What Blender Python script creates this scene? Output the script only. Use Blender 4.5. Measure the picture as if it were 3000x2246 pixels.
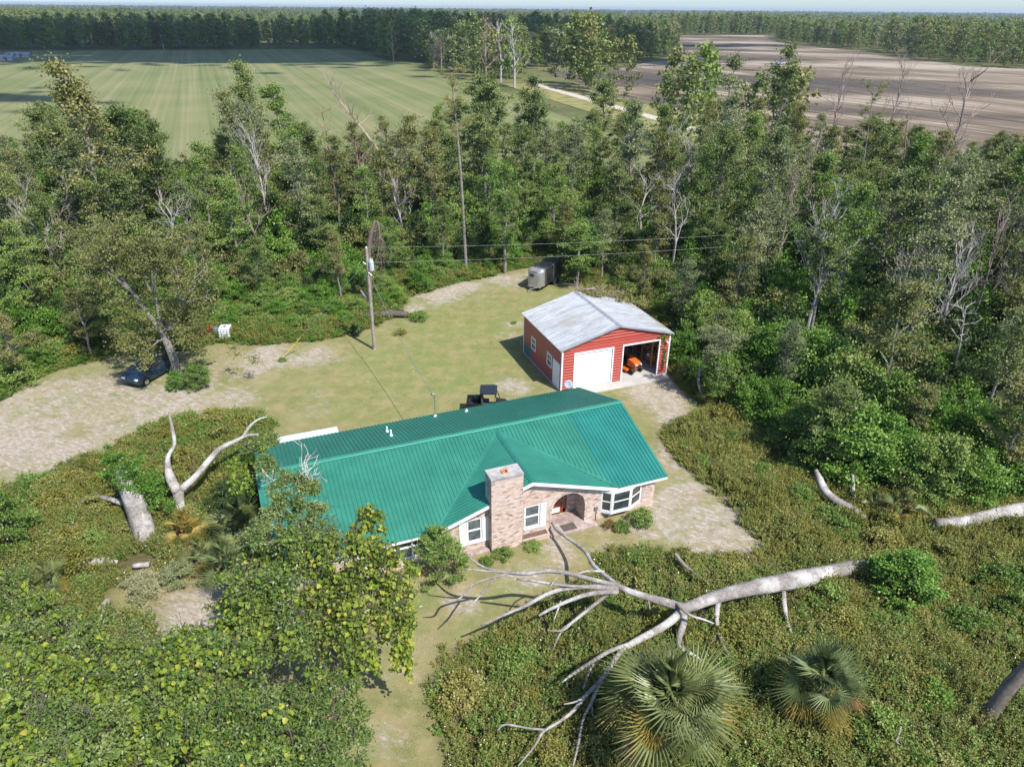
import bpy, bmesh, math, random
import numpy as np
from mathutils import Vector, Matrix

R = math.radians
scene = bpy.context.scene
for o in list(bpy.data.objects):
    bpy.data.objects.remove(o)
COL = scene.collection
rng = np.random.default_rng(7)
random.seed(7)

# ------------------------------------------------------------------ camera
CAM_H = 26.0
FPX = 2093.0                       # focal length in pixels of the 3000 px wide photograph
PITCH, ROLL = R(27.75), R(0.4966)
_r = np.array([1, 0, 0.0]); _f = np.array([0, math.cos(PITCH), -math.sin(PITCH)]); _u = np.cross(_r, _f)
CR = math.cos(ROLL) * _r + math.sin(ROLL) * _u
CU = -math.sin(ROLL) * _r + math.cos(ROLL) * _u
CF = _f
cam_data = bpy.data.cameras.new('camera')
cam = bpy.data.objects.new('camera', cam_data)
COL.objects.link(cam)
cam_data.sensor_width = 36.0
cam_data.lens = FPX / 3000 * 36.0
cam_data.clip_start = 0.5
cam_data.clip_end = 30000
cam.matrix_world = Matrix(((CR[0], CU[0], -CF[0], 0), (CR[1], CU[1], -CF[1], 0), (CR[2], CU[2], -CF[2], CAM_H), (0, 0, 0, 1)))
scene.camera = cam

# ------------------------------------------------------------------ light
SUN_ELEV = R(52)
SUN_AZ = R(-46)                    # direction towards the sun, measured from +x
world = bpy.data.worlds.new('World')
scene.world = world
world.use_nodes = True
wn = world.node_tree
wn.nodes.clear()
sky = wn.nodes.new('ShaderNodeTexSky')
sky.sky_type = 'NISHITA'
sky.sun_disc = False
sky.sun_elevation = SUN_ELEV
sky.sun_rotation = math.pi / 2 - SUN_AZ
sky.air_density = 0.85
sky.altitude = 300
sky.dust_density = 1.0
sky.ozone_density = 7.0
bg = wn.nodes.new('ShaderNodeBackground')
bg.inputs['Strength'].default_value = 0.15
wo = wn.nodes.new('ShaderNodeOutputWorld')
wn.links.new(sky.outputs[0], bg.inputs[0])
wn.links.new(bg.outputs[0], wo.inputs[0])
sun_data = bpy.data.lights.new('sun', 'SUN')
sun_data.energy = 4.4
sun_data.angle = R(0.53)
sun_data.color = (1.0, 0.955, 0.88)
sun = bpy.data.objects.new('sun', sun_data)
COL.objects.link(sun)
sd = Vector((math.cos(SUN_ELEV) * math.cos(SUN_AZ), math.cos(SUN_ELEV) * math.sin(SUN_AZ), math.sin(SUN_ELEV)))
sun.rotation_euler = sd.to_track_quat('Z', 'Y').to_euler()
sun.location = (60, -60, 120)
scene.view_settings.view_transform = 'Standard'
scene.view_settings.look = 'None'
scene.view_settings.gamma = 1.0
scene.view_settings.exposure = 0.68
scene.render.engine = 'CYCLES'

# ------------------------------------------------------------------ pixel -> place
CAMP = np.array([0, 0, CAM_H])
def ray(px, py):
    return CF + CR * (px - 1500) / FPX + CU * (1123 - py) / FPX
def gp(px, py, z=0.0):
    d = ray(px, py)
    t = (z - CAM_H) / d[2]
    return CAMP + d * t
def proj(P):
    v = np.atleast_2d(P) - CAMP
    w = v @ CF
    return np.stack([1500 + FPX * (v @ CR) / w, 1123 - FPX * (v @ CU) / w], 1)
def height_at(base, ytop):
    """height of an upright thing that stands at base and whose top shows at row ytop"""
    d = ray(*proj(base)[0])
    lo, hi = 0.0, 40.0
    for _ in range(30):
        m = (lo + hi) / 2
        if proj(np.array(base) + [0, 0, m])[0][1] > ytop: lo = m
        else: hi = m
    return lo

# ------------------------------------------------------------------ mesh helpers
class MB:
    def __init__(s):
        s.v = []; s.f = []
    def add(s, verts, faces):
        o = len(s.v)
        s.v += [tuple(map(float, p)) for p in verts]
        s.f += [tuple(i + o for i in f) for f in faces]
        return s
    def box(s, x0, x1, y0, y1, z0, z1):
        return s.add([(x0, y0, z0), (x1, y0, z0), (x1, y1, z0), (x0, y1, z0), (x0, y0, z1), (x1, y0, z1), (x1, y1, z1), (x0, y1, z1)],
                     [(0, 3, 2, 1), (4, 5, 6, 7), (0, 1, 5, 4), (1, 2, 6, 5), (2, 3, 7, 6), (3, 0, 4, 7)])
    def tube(s, pts, rad, n=8, cap=True):
        pts = [np.array(p, float) for p in pts]
        if np.isscalar(rad): rad = [rad] * len(pts)
        vs = []; fs = []
        ref = np.array([0.31, 0.2, 0.93])
        for i, p in enumerate(pts):
            t = pts[min(i + 1, len(pts) - 1)] - pts[max(i - 1, 0)]
            t = t / (np.linalg.norm(t) + 1e-9)
            if abs(t @ ref) > 0.95: ref = np.array([1.0, 0.1, 0.05])
            a = np.cross(t, ref); a /= np.linalg.norm(a); b = np.cross(t, a)
            for k in range(n):
                an = 2 * math.pi * k / n
                vs.append(p + rad[i] * (a * math.cos(an) + b * math.sin(an)))
        for i in range(len(pts) - 1):
            for k in range(n):
                k2 = (k + 1) % n
                fs.append((i * n + k, (i + 1) * n + k, (i + 1) * n + k2, i * n + k2))
        if cap:
            fs.append(tuple(range(n))); fs.append(tuple(range((len(pts) - 1) * n, len(pts) * n))[::-1])
        return s.add(vs, fs)
    def lathe(s, prof, c=(0, 0, 0), n=16, axis='z'):
        vs = []; fs = []
        for r, h in prof:
            for k in range(n):
                a = 2 * math.pi * k / n
                p = (r * math.cos(a), r * math.sin(a), h)
                if axis == 'y': p = (p[0], h, p[1])
                if axis == 'x': p = (h, p[0], p[1])
                vs.append((p[0] + c[0], p[1] + c[1], p[2] + c[2]))
        for i in range(len(prof) - 1):
            for k in range(n):
                k2 = (k + 1) % n
                fs.append((i * n + k, i * n + k2, (i + 1) * n + k2, (i + 1) * n + k))
        fs.append(tuple(range(n))[::-1]); fs.append(tuple(range((len(prof) - 1) * n, len(prof) * n)))
        return s.add(vs, fs)
    def prism(s, poly, a0, a1, axis='y'):
        """extrude a 2D polygon: axis y -> poly is (x,z); axis x -> (y,z); axis z -> (x,y)"""
        def P(u, v, a):
            return {'y': (u, a, v), 'x': (a, u, v), 'z': (u, v, a)}[axis]
        n = len(poly)
        vs = [P(u, v, a0) for u, v in poly] + [P(u, v, a1) for u, v in poly]
        fs = [tuple(range(n)), tuple(range(n, 2 * n))[::-1]] + [(i, i + n, (i + 1) % n + n, (i + 1) % n) for i in range(n)]
        return s.add(vs, fs)
    def xf(s, M):
        s.v = [tuple(M @ Vector(p)) for p in s.v]
        return s
    def mesh(s, name, m, smooth=False):
        me = bpy.data.meshes.new(name)
        me.from_pydata(s.v, [], s.f)
        bm = bmesh.new(); bm.from_mesh(me)
        bmesh.ops.recalc_face_normals(bm, faces=bm.faces)
        bm.to_mesh(me); bm.free()
        if m: me.materials.append(m)
        if smooth:
            me.polygons.foreach_set('use_smooth', [True] * len(me.polygons))
        return me
    def build(s, name, m, parent=None, smooth=False, bevel=0, loc=None, rot=None):
        o = bpy.data.objects.new(name, s.mesh(name, m, smooth))
        COL.objects.link(o)
        if parent: o.parent = parent
        if loc is not None: o.location = loc
        if rot is not None: o.rotation_euler = rot
        if bevel:
            b = o.modifiers.new('bevel', 'BEVEL'); b.width = bevel; b.segments = 2; b.limit_method = 'ANGLE'
        return o

def tag(o, label=None, cat=None, group=None, kind=None):
    if label: o['label'] = label
    if cat: o['category'] = cat
    if group: o['group'] = group
    if kind: o['kind'] = kind
    return o
def thing(name, label, cat, loc=(0, 0, 0), rz=0.0, group=None):
    o = bpy.data.objects.new(name, None)
    COL.objects.link(o)
    o.location = loc; o.rotation_euler = (0, 0, rz)
    o.empty_display_size = 0.2
    return tag(o, label, cat, group)
def link(name, me, parent=None, loc=(0, 0, 0), rot=(0, 0, 0), scale=(1, 1, 1)):
    o = bpy.data.objects.new(name, me)
    COL.objects.link(o)
    o.parent = parent; o.location = loc; o.rotation_euler = rot; o.scale = scale
    return o

# ------------------------------------------------------------------ materials
def newmat(name):
    m = bpy.data.materials.new(name)
    m.use_nodes = True
    nt = m.node_tree
    return m, nt, nt.nodes['Principled BSDF'], nt.links
def nd(nt, t, **kw):
    n = nt.nodes.new(t)
    for k, v in kw.items():
        if k in n.inputs: n.inputs[k].default_value = v
        else: setattr(n, k, v)
    return n
def ramp(nt, fac, stops):
    r = nt.nodes.new('ShaderNodeValToRGB')
    e = r.color_ramp.elements
    while len(e) < len(stops): e.new(0.5)
    for i, (p, c) in enumerate(stops):
        e[i].position = p
        e[i].color = (*c, 1) if len(c) == 3 else c
    if fac is not None: nt.links.new(fac, r.inputs[0])
    return r
def mixc(nt, fac, a, b, mode='MIX'):
    m = nt.nodes.new('ShaderNodeMix')
    m.data_type = 'RGBA'; m.blend_type = mode
    for sock, val in ((m.inputs[0], fac), (m.inputs[6], a), (m.inputs[7], b)):
        if hasattr(val, 'links'): nt.links.new(val, sock)
        elif isinstance(val, tuple): sock.default_value = (*val, 1) if len(val) == 3 else val
        else: sock.default_value = val
    return m.outputs[2]
def noise(nt, scale, detail=4, rough=0.6, vec=None, dist=0.0):
    n = nd(nt, 'ShaderNodeTexNoise', Scale=scale, Detail=detail, Roughness=rough, Distortion=dist)
    if vec is not None: nt.links.new(vec, n.inputs['Vector'])
    return n
def objcoord(nt, scale=None):
    t = nt.nodes.new('ShaderNodeTexCoord')
    if scale is None: return t.outputs['Object']
    mp = nt.nodes.new('ShaderNodeMapping'); mp.inputs['Scale'].default_value = scale
    nt.links.new(t.outputs['Object'], mp.inputs['Vector'])
    return mp.outputs[0]
def worldpos(nt):
    return nt.nodes.new('ShaderNodeNewGeometry').outputs['Position']
def simple(name, col, rough=0.6, metal=0.0, var=0.15, scale=6.0, bump=0.0, bscale=40.0, dirt=None, spec=0.5):
    m, nt, b, L = newmat(name)
    v = objcoord(nt)
    n = noise(nt, scale, 5, 0.6, v)
    dk = tuple(c * (1 - var) for c in col); lt = tuple(min(1, c * (1 + var)) for c in col)
    c = ramp(nt, n.outputs[0], [(0.3, dk), (0.7, lt)]).outputs[0]
    if dirt:
        n2 = noise(nt, scale * 0.37, 6, 0.7, v)
        k = ramp(nt, n2.outputs[0], [(0.5, (0, 0, 0)), (0.72, (1, 1, 1))]).outputs[0]
        c = mixc(nt, k, c, dirt)
    L.new(c, b.inputs['Base Color'])
    b.inputs['Roughness'].default_value = rough
    b.inputs['Metallic'].default_value = metal
    b.inputs['Specular IOR Level'].default_value = spec
    if bump:
        nb = noise(nt, bscale, 4, 0.6, v)
        bp = nd(nt, 'ShaderNodeBump', Strength=bump, Distance=0.02)
        L.new(nb.outputs[0], bp.inputs['Height']); L.new(bp.outputs[0], b.inputs['Normal'])
    return m

def leafmat(name, cols, trans=0.3, rough=0.55, spread=0.35, drift=0.5):
    """foliage: colour by a per-leaf random number and a per-clump tone, part translucent"""
    m, nt, b, L = newmat(name)
    a = nd(nt, 'ShaderNodeAttribute', attribute_name='rnd')
    oi = nt.nodes.new('ShaderNodeObjectInfo')
    mx = nd(nt, 'ShaderNodeMath', operation='MULTIPLY_ADD')
    L.new(oi.outputs['Random'], mx.inputs[0]); mx.inputs[1].default_value = spread; 
    sb = nd(nt, 'ShaderNodeMath', operation='SUBTRACT'); L.new(a.outputs['Fac'], sb.inputs[0]); sb.inputs[1].default_value = spread * 0.5
    nl = noise(nt, 0.33, 3, .6, oi.outputs['Location'])
    nl2 = nd(nt, 'ShaderNodeMath', operation='MULTIPLY_ADD'); L.new(nl.outputs[0], nl2.inputs[0]); nl2.inputs[1].default_value = drift; nl2.inputs[2].default_value = -drift * .5
    ad_ = nd(nt, 'ShaderNodeMath', operation='ADD'); L.new(sb.outputs[0], ad_.inputs[0]); L.new(nl2.outputs[0], ad_.inputs[1])
    L.new(ad_.outputs[0], mx.inputs[2])
    n = len(cols)
    c = ramp(nt, mx.outputs[0], [(i / (n - 1) if n > 1 else 0, q) for i, q in enumerate(cols)]).outputs[0]
    L.new(c, b.inputs['Base Color'])
    b.inputs['Roughness'].default_value = rough
    b.inputs['Specular IOR Level'].default_value = 0.35
    tr = nt.nodes.new('ShaderNodeBsdfTranslucent')
    tc = mixc(nt, 1.0, c, (1.0, 1.0, 0.55), 'MULTIPLY')
    L.new(tc, tr.inputs['Color'])
    ms = nd(nt, 'ShaderNodeMixShader'); ms.inputs[0].default_value = trans
    L.new(b.outputs[0], ms.inputs[1]); L.new(tr.outputs[0], ms.inputs[2])
    L.new(ms.outputs[0], nt.nodes['Material Output'].inputs['Surface'])
    return m
# ================================================================== THE GROUND
TH = 0.382                                   # the house, garage, fields and road share one grid
UX = np.array([math.cos(TH), math.sin(TH)]); UY = np.array([-math.sin(TH), math.cos(TH)])
def poly_px(pts, z=0.0):
    return np.array([gp(x, y, z)[:2] for x, y in pts])
def inside(P, poly):
    x, y = P[:, 0], P[:, 1]
    r = np.zeros(len(P), bool)
    n = len(poly)
    for i in range(n):
        x0, y0 = poly[i]; x1, y1 = poly[(i + 1) % n]
        c = ((y0 > y) != (y1 > y)) & (x < (x1 - x0) * (y - y0) / (y1 - y0 + 1e-12) + x0)
        r ^= c
    return r
def dist_poly(P, poly, closed=True):
    d = np.full(len(P), 1e9)
    n = len(poly)
    for i in range(n if closed else n - 1):
        a = np.array(poly[i]); b = np.array(poly[(i + 1) % n]); ab = b - a
        t = np.clip(((P - a) @ ab) / (ab @ ab + 1e-12), 0, 1)
        d = np.minimum(d, np.linalg.norm(P - (a + t[:, None] * ab), axis=1))
    return d
def vnoise(P, scale, seed=0):
    """cheap smooth value noise in the ground plane"""
    q = P / scale
    i = np.floor(q).astype(int); f = q - i; f = f * f * (3 - 2 * f)
    def h(a, b):
        s = np.sin(a * 127.1 + b * 311.7 + seed * 17.3) * 43758.5453
        return s - np.floor(s)
    a, b = i[:, 0], i[:, 1]
    return (h(a, b) * (1 - f[:, 0]) + h(a + 1, b) * f[:, 0]) * (1 - f[:, 1]) + (h(a, b + 1) * (1 - f[:, 0]) + h(a + 1, b + 1) * f[:, 0]) * f[:, 1]

YARD = poly_px([(-120, 1230), (0, 1172), (60, 1132), (150, 1087), (250, 1062), (330, 1042), (420, 1040), (560, 1020), (640, 1000), (760, 1010), (850, 1000), (960, 990),
                (1030, 968), (1080, 962), (1150, 930), (1180, 905), (1190, 872), (1260, 850), (1340, 826), (1440, 808), (1500, 792), (1560, 775), (1640, 810), (1720, 850), (1800, 950), (1960, 1080),
                (1965, 1105), (2010, 1140), (2072, 1195), (2050, 1215), (1962, 1240), (1945, 1280), (1985, 1345), (2110, 1440), (2190, 1525), (2280, 1612), (2290, 1640),
                (2200, 1645), (1950, 1622), (1800, 1612), (1765, 1640), (1790, 1692), (1700, 1722), (1580, 1770), (1490, 1840), (1310, 1920), (1265, 2000), (1295, 2130), (1330, 2300),
                (900, 2300), (560, 1800), (700, 1600), (740, 1500), (770, 1300), (785, 1240), (740, 1207), (560, 1217), (430, 1252), (310, 1332), (230, 1345), (130, 1400), (60, 1425), (-120, 1450)])
FOREST_EDGE = poly_px([(-400, 1300), (-120, 1230), (0, 1165), (150, 1080), (330, 1030), (560, 960), (640, 925), (800, 900), (950, 890), (1060, 880), (1170, 850), (1260, 830), (1440, 790), (1560, 760), (1720, 800),
                       (1930, 960), (1965, 1090), (2100, 1190), (2200, 1232), (2330, 1345), (2420, 1390), (2560, 1425), (2800, 1465), (3000, 1445), (3400, 1440)])
FOREST = np.vstack([FOREST_EDGE, [[75, 60], [120, 128], [60, 122], [36, 116], [0, 114], [-60, 120], [-130, 125], [-80, 60]]])
GREEN_FIELD = np.vstack([poly_px([(68, 149), (1037, 144), (1119, 173), (1275, 210), (1376, 230), (1478, 271)]), [[10, 215], [26, 165], [38, 128], [36, 113], [-60, 112], [-200, 118], [-330, 200], [-420, 380]]])
BROWN_FIELD = np.vstack([poly_px([(1600, 211), (1760, 212), (1975, 168), (1985, 138), (1800, 130), (1697, 105), (2266, 103), (2280, 125), (2517, 149), (2809, 193), (3000, 203)]), [[420, 395], [300, 118], [60, 112], [52, 150]], poly_px([(1920, 330), (1800, 285), (1680, 235)])])
ROAD_C = np.array([[60, 118], [43, 186], [25.4, 239.8], [10.2, 286.5], [6.5, 298]])

def sheet(name, poly, z, m, label=None):
    me = bpy.data.meshes.new(name)
    bm = bmesh.new()
    f = bm.faces.new([bm.verts.new((x, y, z)) for x, y in poly])
    bmesh.ops.triangulate(bm, faces=[f])
    bmesh.ops.recalc_face_normals(bm, faces=bm.faces)
    for q in bm.faces:
        if q.normal.z < 0: q.normal_flip()
    bm.to_mesh(me); bm.free()
    me.materials.append(m)
    o = link(name, me)
    tag(o, kind='structure')
    return o

# --- far ground: dry grass between the woods
m_far, nt, b, L = newmat('far_grass')
p = worldpos(nt)
n1 = noise(nt, 0.02, 5, 0.6, p); n2 = noise(nt, 0.4, 5, 0.7, p)
c1 = ramp(nt, n1.outputs[0], [(0.35, (0.055, 0.08, 0.025)), (0.5, (0.12, 0.13, 0.05)), (0.66, (0.2, 0.175, 0.085))]).outputs[0]
c2 = mixc(nt, 0.35, c1, ramp(nt, n2.outputs[0], [(0.3, (0.04, 0.06, 0.02)), (0.7, (0.19, 0.18, 0.08))]).outputs[0])
L.new(c2, b.inputs['Base Color']); b.inputs['Roughness'].default_value = 0.95; b.inputs['Specular IOR Level'].default_value = 0.1
g = MB().add([(-9000, -300, -0.06), (9000, -300, -0.06), (9000, 16000, -0.06), (-9000, 16000, -0.06)], [(0, 1, 2, 3)]).build('ground', m_far)
tag(g, kind='structure')

# --- green field in mown strips
def rot_uv(nt, ang, sx, sy):
    mp = nt.nodes.new('ShaderNodeMapping'); mp.vector_type = 'POINT'
    vr = nt.nodes.new('ShaderNodeVectorRotate'); vr.rotation_type = 'Z_AXIS'; vr.inputs['Angle'].default_value = ang
    nt.links.new(worldpos(nt), vr.inputs['Vector'])
    mp.inputs['Scale'].default_value = (sx, sy, 1)
    nt.links.new(vr.outputs[0], mp.inputs['Vector'])
    return mp.outputs[0]
m_gf, nt, b, L = newmat('field_green')
v1 = rot_uv(nt, -TH, 0.16, 0.0012)
s1 = noise(nt, 1.0, 3, 0.7, v1)
v2 = rot_uv(nt, -TH, 0.9, 0.004)
s2 = noise(nt, 1.0, 3, 0.6, v2)
s3 = noise(nt, 0.03, 5, 0.6, worldpos(nt))
c = ramp(nt, s1.outputs[0], [(0.36, (0.085, 0.125, 0.038)), (0.5, (0.155, 0.175, 0.072)), (0.64, (0.245, 0.225, 0.115))]).outputs[0]
c = mixc(nt, 0.35, c, ramp(nt, s2.outputs[0], [(0.38, (0.085, 0.125, 0.04)), (0.62, (0.25, 0.225, 0.12))]).outputs[0])
c = mixc(nt, 0.3, c, ramp(nt, s3.outputs[0], [(0.35, (0.12, 0.16, 0.05)), (0.65, (0.27, 0.24, 0.12))]).outputs[0])
L.new(c, b.inputs['Base Color']); b.inputs['Roughness'].default_value = 0.95; b.inputs['Specular IOR Level'].default_value = 0.1
sheet('green_field', GREEN_FIELD, 0.02, m_gf)

# --- harvested field: grey-brown soil with pale sand streaks
m_bf, nt, b, L = newmat('field_brown')
va = rot_uv(nt, R(62), 0.010, 0.35)
va2 = rot_uv(nt, R(62), 0.03, 1.1)
s1 = noise(nt, 1.0, 6, 0.72, va, 0.6)
s2 = noise(nt, 1.0, 5, 0.7, va2, 0.3)
big = noise(nt, 1.0, 4, 0.55, rot_uv(nt, R(20), .0045, .017), .4)
mxv = nd(nt, 'ShaderNodeMath', operation='MULTIPLY_ADD'); L.new(big.outputs[0], mxv.inputs[0]); mxv.inputs[1].default_value = 0.85; 
h2 = nd(nt, 'ShaderNodeMath', operation='MULTIPLY'); L.new(s1.outputs[0], h2.inputs[0]); h2.inputs[1].default_value = 0.5
L.new(h2.outputs[0], mxv.inputs[2])
c = ramp(nt, mxv.outputs[0], [(0.54, (0.043, 0.042, 0.038)), (0.62, (0.08, 0.068, 0.052)), (0.70, (0.21, 0.155, 0.095)), (0.79, (0.48, 0.42, 0.33))]).outputs[0]
c = mixc(nt, 0.4, c, ramp(nt, s2.outputs[0], [(0.40, (0.04, 0.038, 0.036)), (0.54, (0.13, 0.095, 0.07)), (0.64, (0.52, 0.46, 0.40))]).outputs[0])
L.new(c, b.inputs['Base Color']); b.inputs['Roughness'].default_value = 0.95; b.inputs['Specular IOR Level'].default_value = 0.1
sheet('ploughed_field', BROWN_FIELD, 0.03, m_bf)

# --- sandy farm road with a dry-grass verge
m_road = simple('pale_sand', (0.46, 0.415, 0.35), 0.95, var=0.12, scale=0.5, spec=0.1)
m_verge, nt, b, L = newmat('yellow_verge')
n1 = noise(nt, 0.25, 5, 0.7, worldpos(nt))
L.new(ramp(nt, n1.outputs[0], [(0.35, (0.1, 0.12, 0.03)), (0.55, (0.25, 0.22, 0.07)), (0.7, (0.34, 0.29, 0.1))]).outputs[0], b.inputs['Base Color'])
b.inputs['Roughness'].default_value = 0.95
def strip(name, cl, w, z, m):
    L_ = []; R_ = []
    for i in range(len(cl)):
        t = cl[min(i + 1, len(cl) - 1)] - cl[max(i - 1, 0)]; t = t / np.linalg.norm(t); nrm = np.array([-t[1], t[0]])
        L_.append(cl[i] + nrm * w / 2); R_.append(cl[i] - nrm * w / 2)
    return sheet(name, np.vstack([L_, R_[::-1]]), z, m)
strip('road_verge', ROAD_C, 24.0, 0.06, m_verge)
strip('sand_road', ROAD_C, 3.8, 0.10, m_road)

# --- the yard: mown grass wearing through to pale sand
gx = np.arange(-95, 96, 0.55); gy = np.arange(6, 111.3, 0.55)
GXX, GYY = np.meshgrid(gx, gy); GP_ = np.stack([GXX.ravel(), GYY.ravel()], 1)
yard_in = inside(GP_, YARD); d_y = dist_poly(GP_, YARD)
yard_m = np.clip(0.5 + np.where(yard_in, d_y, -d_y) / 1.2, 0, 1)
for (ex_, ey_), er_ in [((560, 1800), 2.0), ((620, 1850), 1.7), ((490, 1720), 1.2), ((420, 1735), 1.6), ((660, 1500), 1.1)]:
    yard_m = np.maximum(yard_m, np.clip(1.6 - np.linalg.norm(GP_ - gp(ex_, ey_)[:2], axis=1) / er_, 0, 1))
SANDS = [((590, 1810), 2.2, 1.2), ((60, 1250), 6.5, .9), ((200, 1190), 6, .95), ((330, 1200), 5, .85), ((120, 1330), 5, .8), ((480, 1190), 4, .75), ((620, 1090), 3.5, .6), ((760, 1065), 4, .65), ((900, 1045), 3, .6), ((560, 1130), 3, .55), ((1240, 870), 3, .7), ((1330, 845), 4, .7), ((1480, 812), 3.4, .7), ((1200, 900), 2, .5),
         ((1500, 980), 1.6, .6), ((1510, 955), 1.3, .6), ((1500, 1130), 1.8, .6), ((1960, 1160), 3, .9), ((1900, 1150), 2.2, .7), ((1990, 1220), 2.5, .75), ((1930, 1190), 2, .6), ((1960, 1340), 2.0, .75), ((2020, 1440), 2.2, .75), ((2100, 1500), 2.2, .8), ((1960, 1470), 1.6, .6), ((2080, 1580), 2.6, .8), ((2200, 1600), 2.4, .85), ((2260, 1630), 1.6, .85), ((1900, 1540), 1.4, .9), ((1760, 1550), 1.2, .6), ((1790, 1610), 1.3, .75), ((1650, 1610), 1.4, .65), ((1530, 1690), 1.6, .5), ((1350, 1740), 1.5, .65), ((1180, 2000), 1.5, .45), ((1150, 2150), 1.4, .45), ((540, 1770), 1.6, .8), ((660, 1520), 1.0, .8), ((1060, 1090), 1.6, .35), ((900, 1180), 3, .35), ((700, 1160), 3, .55)]
sand = np.zeros(len(GP_))
for (px, py), r, a in SANDS:
    c = gp(px, py)[:2]
    sand = np.maximum(sand, a * np.exp(-((GP_ - c) ** 2).sum(1) / (r * r * 1.3)))
sand = np.clip(sand * (0.3 + 0.6 * vnoise(GP_, 2.3, 3)), 0, .36) + 0.12 * vnoise(GP_, 5, 5)
LUSH = [((1250, 1080), 9, .9), ((1350, 950), 9, .95), ((1420, 1060), 6, .8), ((1150, 1180), 6, .6), ((1560, 900), 5, .7), ((1000, 1130), 5, .5), ((1120, 960), 4, .6), ((650, 1490), 2, 1.0)]
lush = np.zeros(len(GP_))
for (px, py), r, a in LUSH:
    c = gp(px, py)[:2]
    lush = np.maximum(lush, a * np.exp(-((GP_ - c) ** 2).sum(1) / (r * r)))
zz = 0.0 + 0.05 * (vnoise(GP_, 7, 1) - 0.5) + 0.025 * (vnoise(GP_, 1.7, 2) - 0.5)
nx, ny = len(gx), len(gy)
ii = np.arange(nx * ny).reshape(ny, nx)
quads = np.stack([ii[:-1, :-1].ravel(), ii[:-1, 1:].ravel(), ii[1:, 1:].ravel(), ii[1:, :-1].ravel()], 1)
me = bpy.data.meshes.new('lawn')
me.from_pydata(np.column_stack([GP_, zz]).tolist(), [], quads.tolist())
for nm, arr in (('sand', sand), ('yard', yard_m), ('lush', lush)):
    a = me.attributes.new(nm, 'FLOAT', 'POINT'); a.data.foreach_set('value', arr.astype(np.float32))
me.polygons.foreach_set('use_smooth', [True] * len(me.polygons))
m_lawn, nt, b, L = newmat('lawn_grass')
P_ = worldpos(nt)
def attr(nm):
    return nd(nt, 'ShaderNodeAttribute', attribute_name=nm).outputs['Fac']
nA = noise(nt, 0.35, 5, 0.65, P_); nB = noise(nt, 3.0, 5, 0.75, P_); nC = noise(nt, 14.0, 4, 0.7, P_)
gr = ramp(nt, nA.outputs[0], [(0.3, (0.155, 0.165, 0.058)), (0.5, (0.215, 0.20, 0.088)), (0.7, (0.295, 0.25, 0.14))]).outputs[0]
gl = ramp(nt, nB.outputs[0], [(0.3, (0.135, 0.175, 0.045)), (0.7, (0.235, 0.245, 0.085))]).outputs[0]
gr = mixc(nt, attr('lush'), gr, gl)
fine = ramp(nt, nC.outputs[0], [(0.3, (0.55, 0.6, 0.5)), (0.55, (1.0, 1.0, 1.0)), (0.75, (1.3, 1.25, 1.3))]).outputs[0]
gr = mixc(nt, 0.75, gr, fine, 'MULTIPLY')
nM = noise(nt, 0.9, 6, 0.7, P_)
gr = mixc(nt, ramp(nt, nM.outputs[0], [(0.42, (0, 0, 0)), (0.66, (.8, .8, .8))]).outputs[0], gr, (0.30, 0.245, 0.125))
nM2 = noise(nt, 0.55, 6, 0.7, rot_uv(nt, .6, 1.0, .35))
gr = mixc(nt, ramp(nt, nM2.outputs[0], [(0.48, (0, 0, 0)), (0.68, (.7, .7, .7))]).outputs[0], gr, (0.16, 0.205, 0.065))
dry = ramp(nt, nB.outputs[0], [(0.56, (0, 0, 0)), (0.72, (.8, .8, .8))]).outputs[0]
gr = mixc(nt, dry, gr, (0.29, 0.225, 0.145))
sa = nd(nt, 'ShaderNodeMath', operation='ADD'); L.new(attr('sand'), sa.inputs[0])
nD = noise(nt, 1.1, 9, 0.78, rot_uv(nt, .4, 1.0, 1.7))
L.new(nD.outputs[0], sa.inputs[1])
sm = ramp(nt, sa.outputs[0], [(0.76, (0, 0, 0)), (0.86, (0.35, 0.35, 0.35)), (0.95, (0.85, 0.85, 0.85))]).outputs[0]
nE = noise(nt, 2.4, 9, 0.8, rot_uv(nt, .4, 1.0, 2.2))
sc = ramp(nt, nE.outputs[0], [(0.36, (0.25, 0.20, 0.16)), (0.50, (0.35, 0.295, 0.25)), (0.62, (0.52, 0.475, 0.435))]).outputs[0]
gr = mixc(nt, sm, gr, sc)
nS = noise(nt, 2.6, 3, 0.55, P_)
gr = mixc(nt, ramp(nt, nS.outputs[0], [(0.70, (0, 0, 0)), (0.75, (.8, .8, .8))]).outputs[0], gr, (0.52, 0.46, 0.40))
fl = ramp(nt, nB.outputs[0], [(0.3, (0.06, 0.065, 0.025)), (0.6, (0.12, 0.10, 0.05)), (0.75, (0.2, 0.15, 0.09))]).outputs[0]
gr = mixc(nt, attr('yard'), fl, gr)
L.new(gr, b.inputs['Base Color']); b.inputs['Roughness'].default_value = 0.95; b.inputs['Specular IOR Level'].default_value = 0.1
bp = nd(nt, 'ShaderNodeBump', Strength=0.7, Distance=0.05); L.new(nC.outputs[0], bp.inputs['Height']); L.new(bp.outputs[0], b.inputs['Normal'])
me.materials.append(m_lawn)
tag(link('lawn', me), kind='structure')
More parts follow.
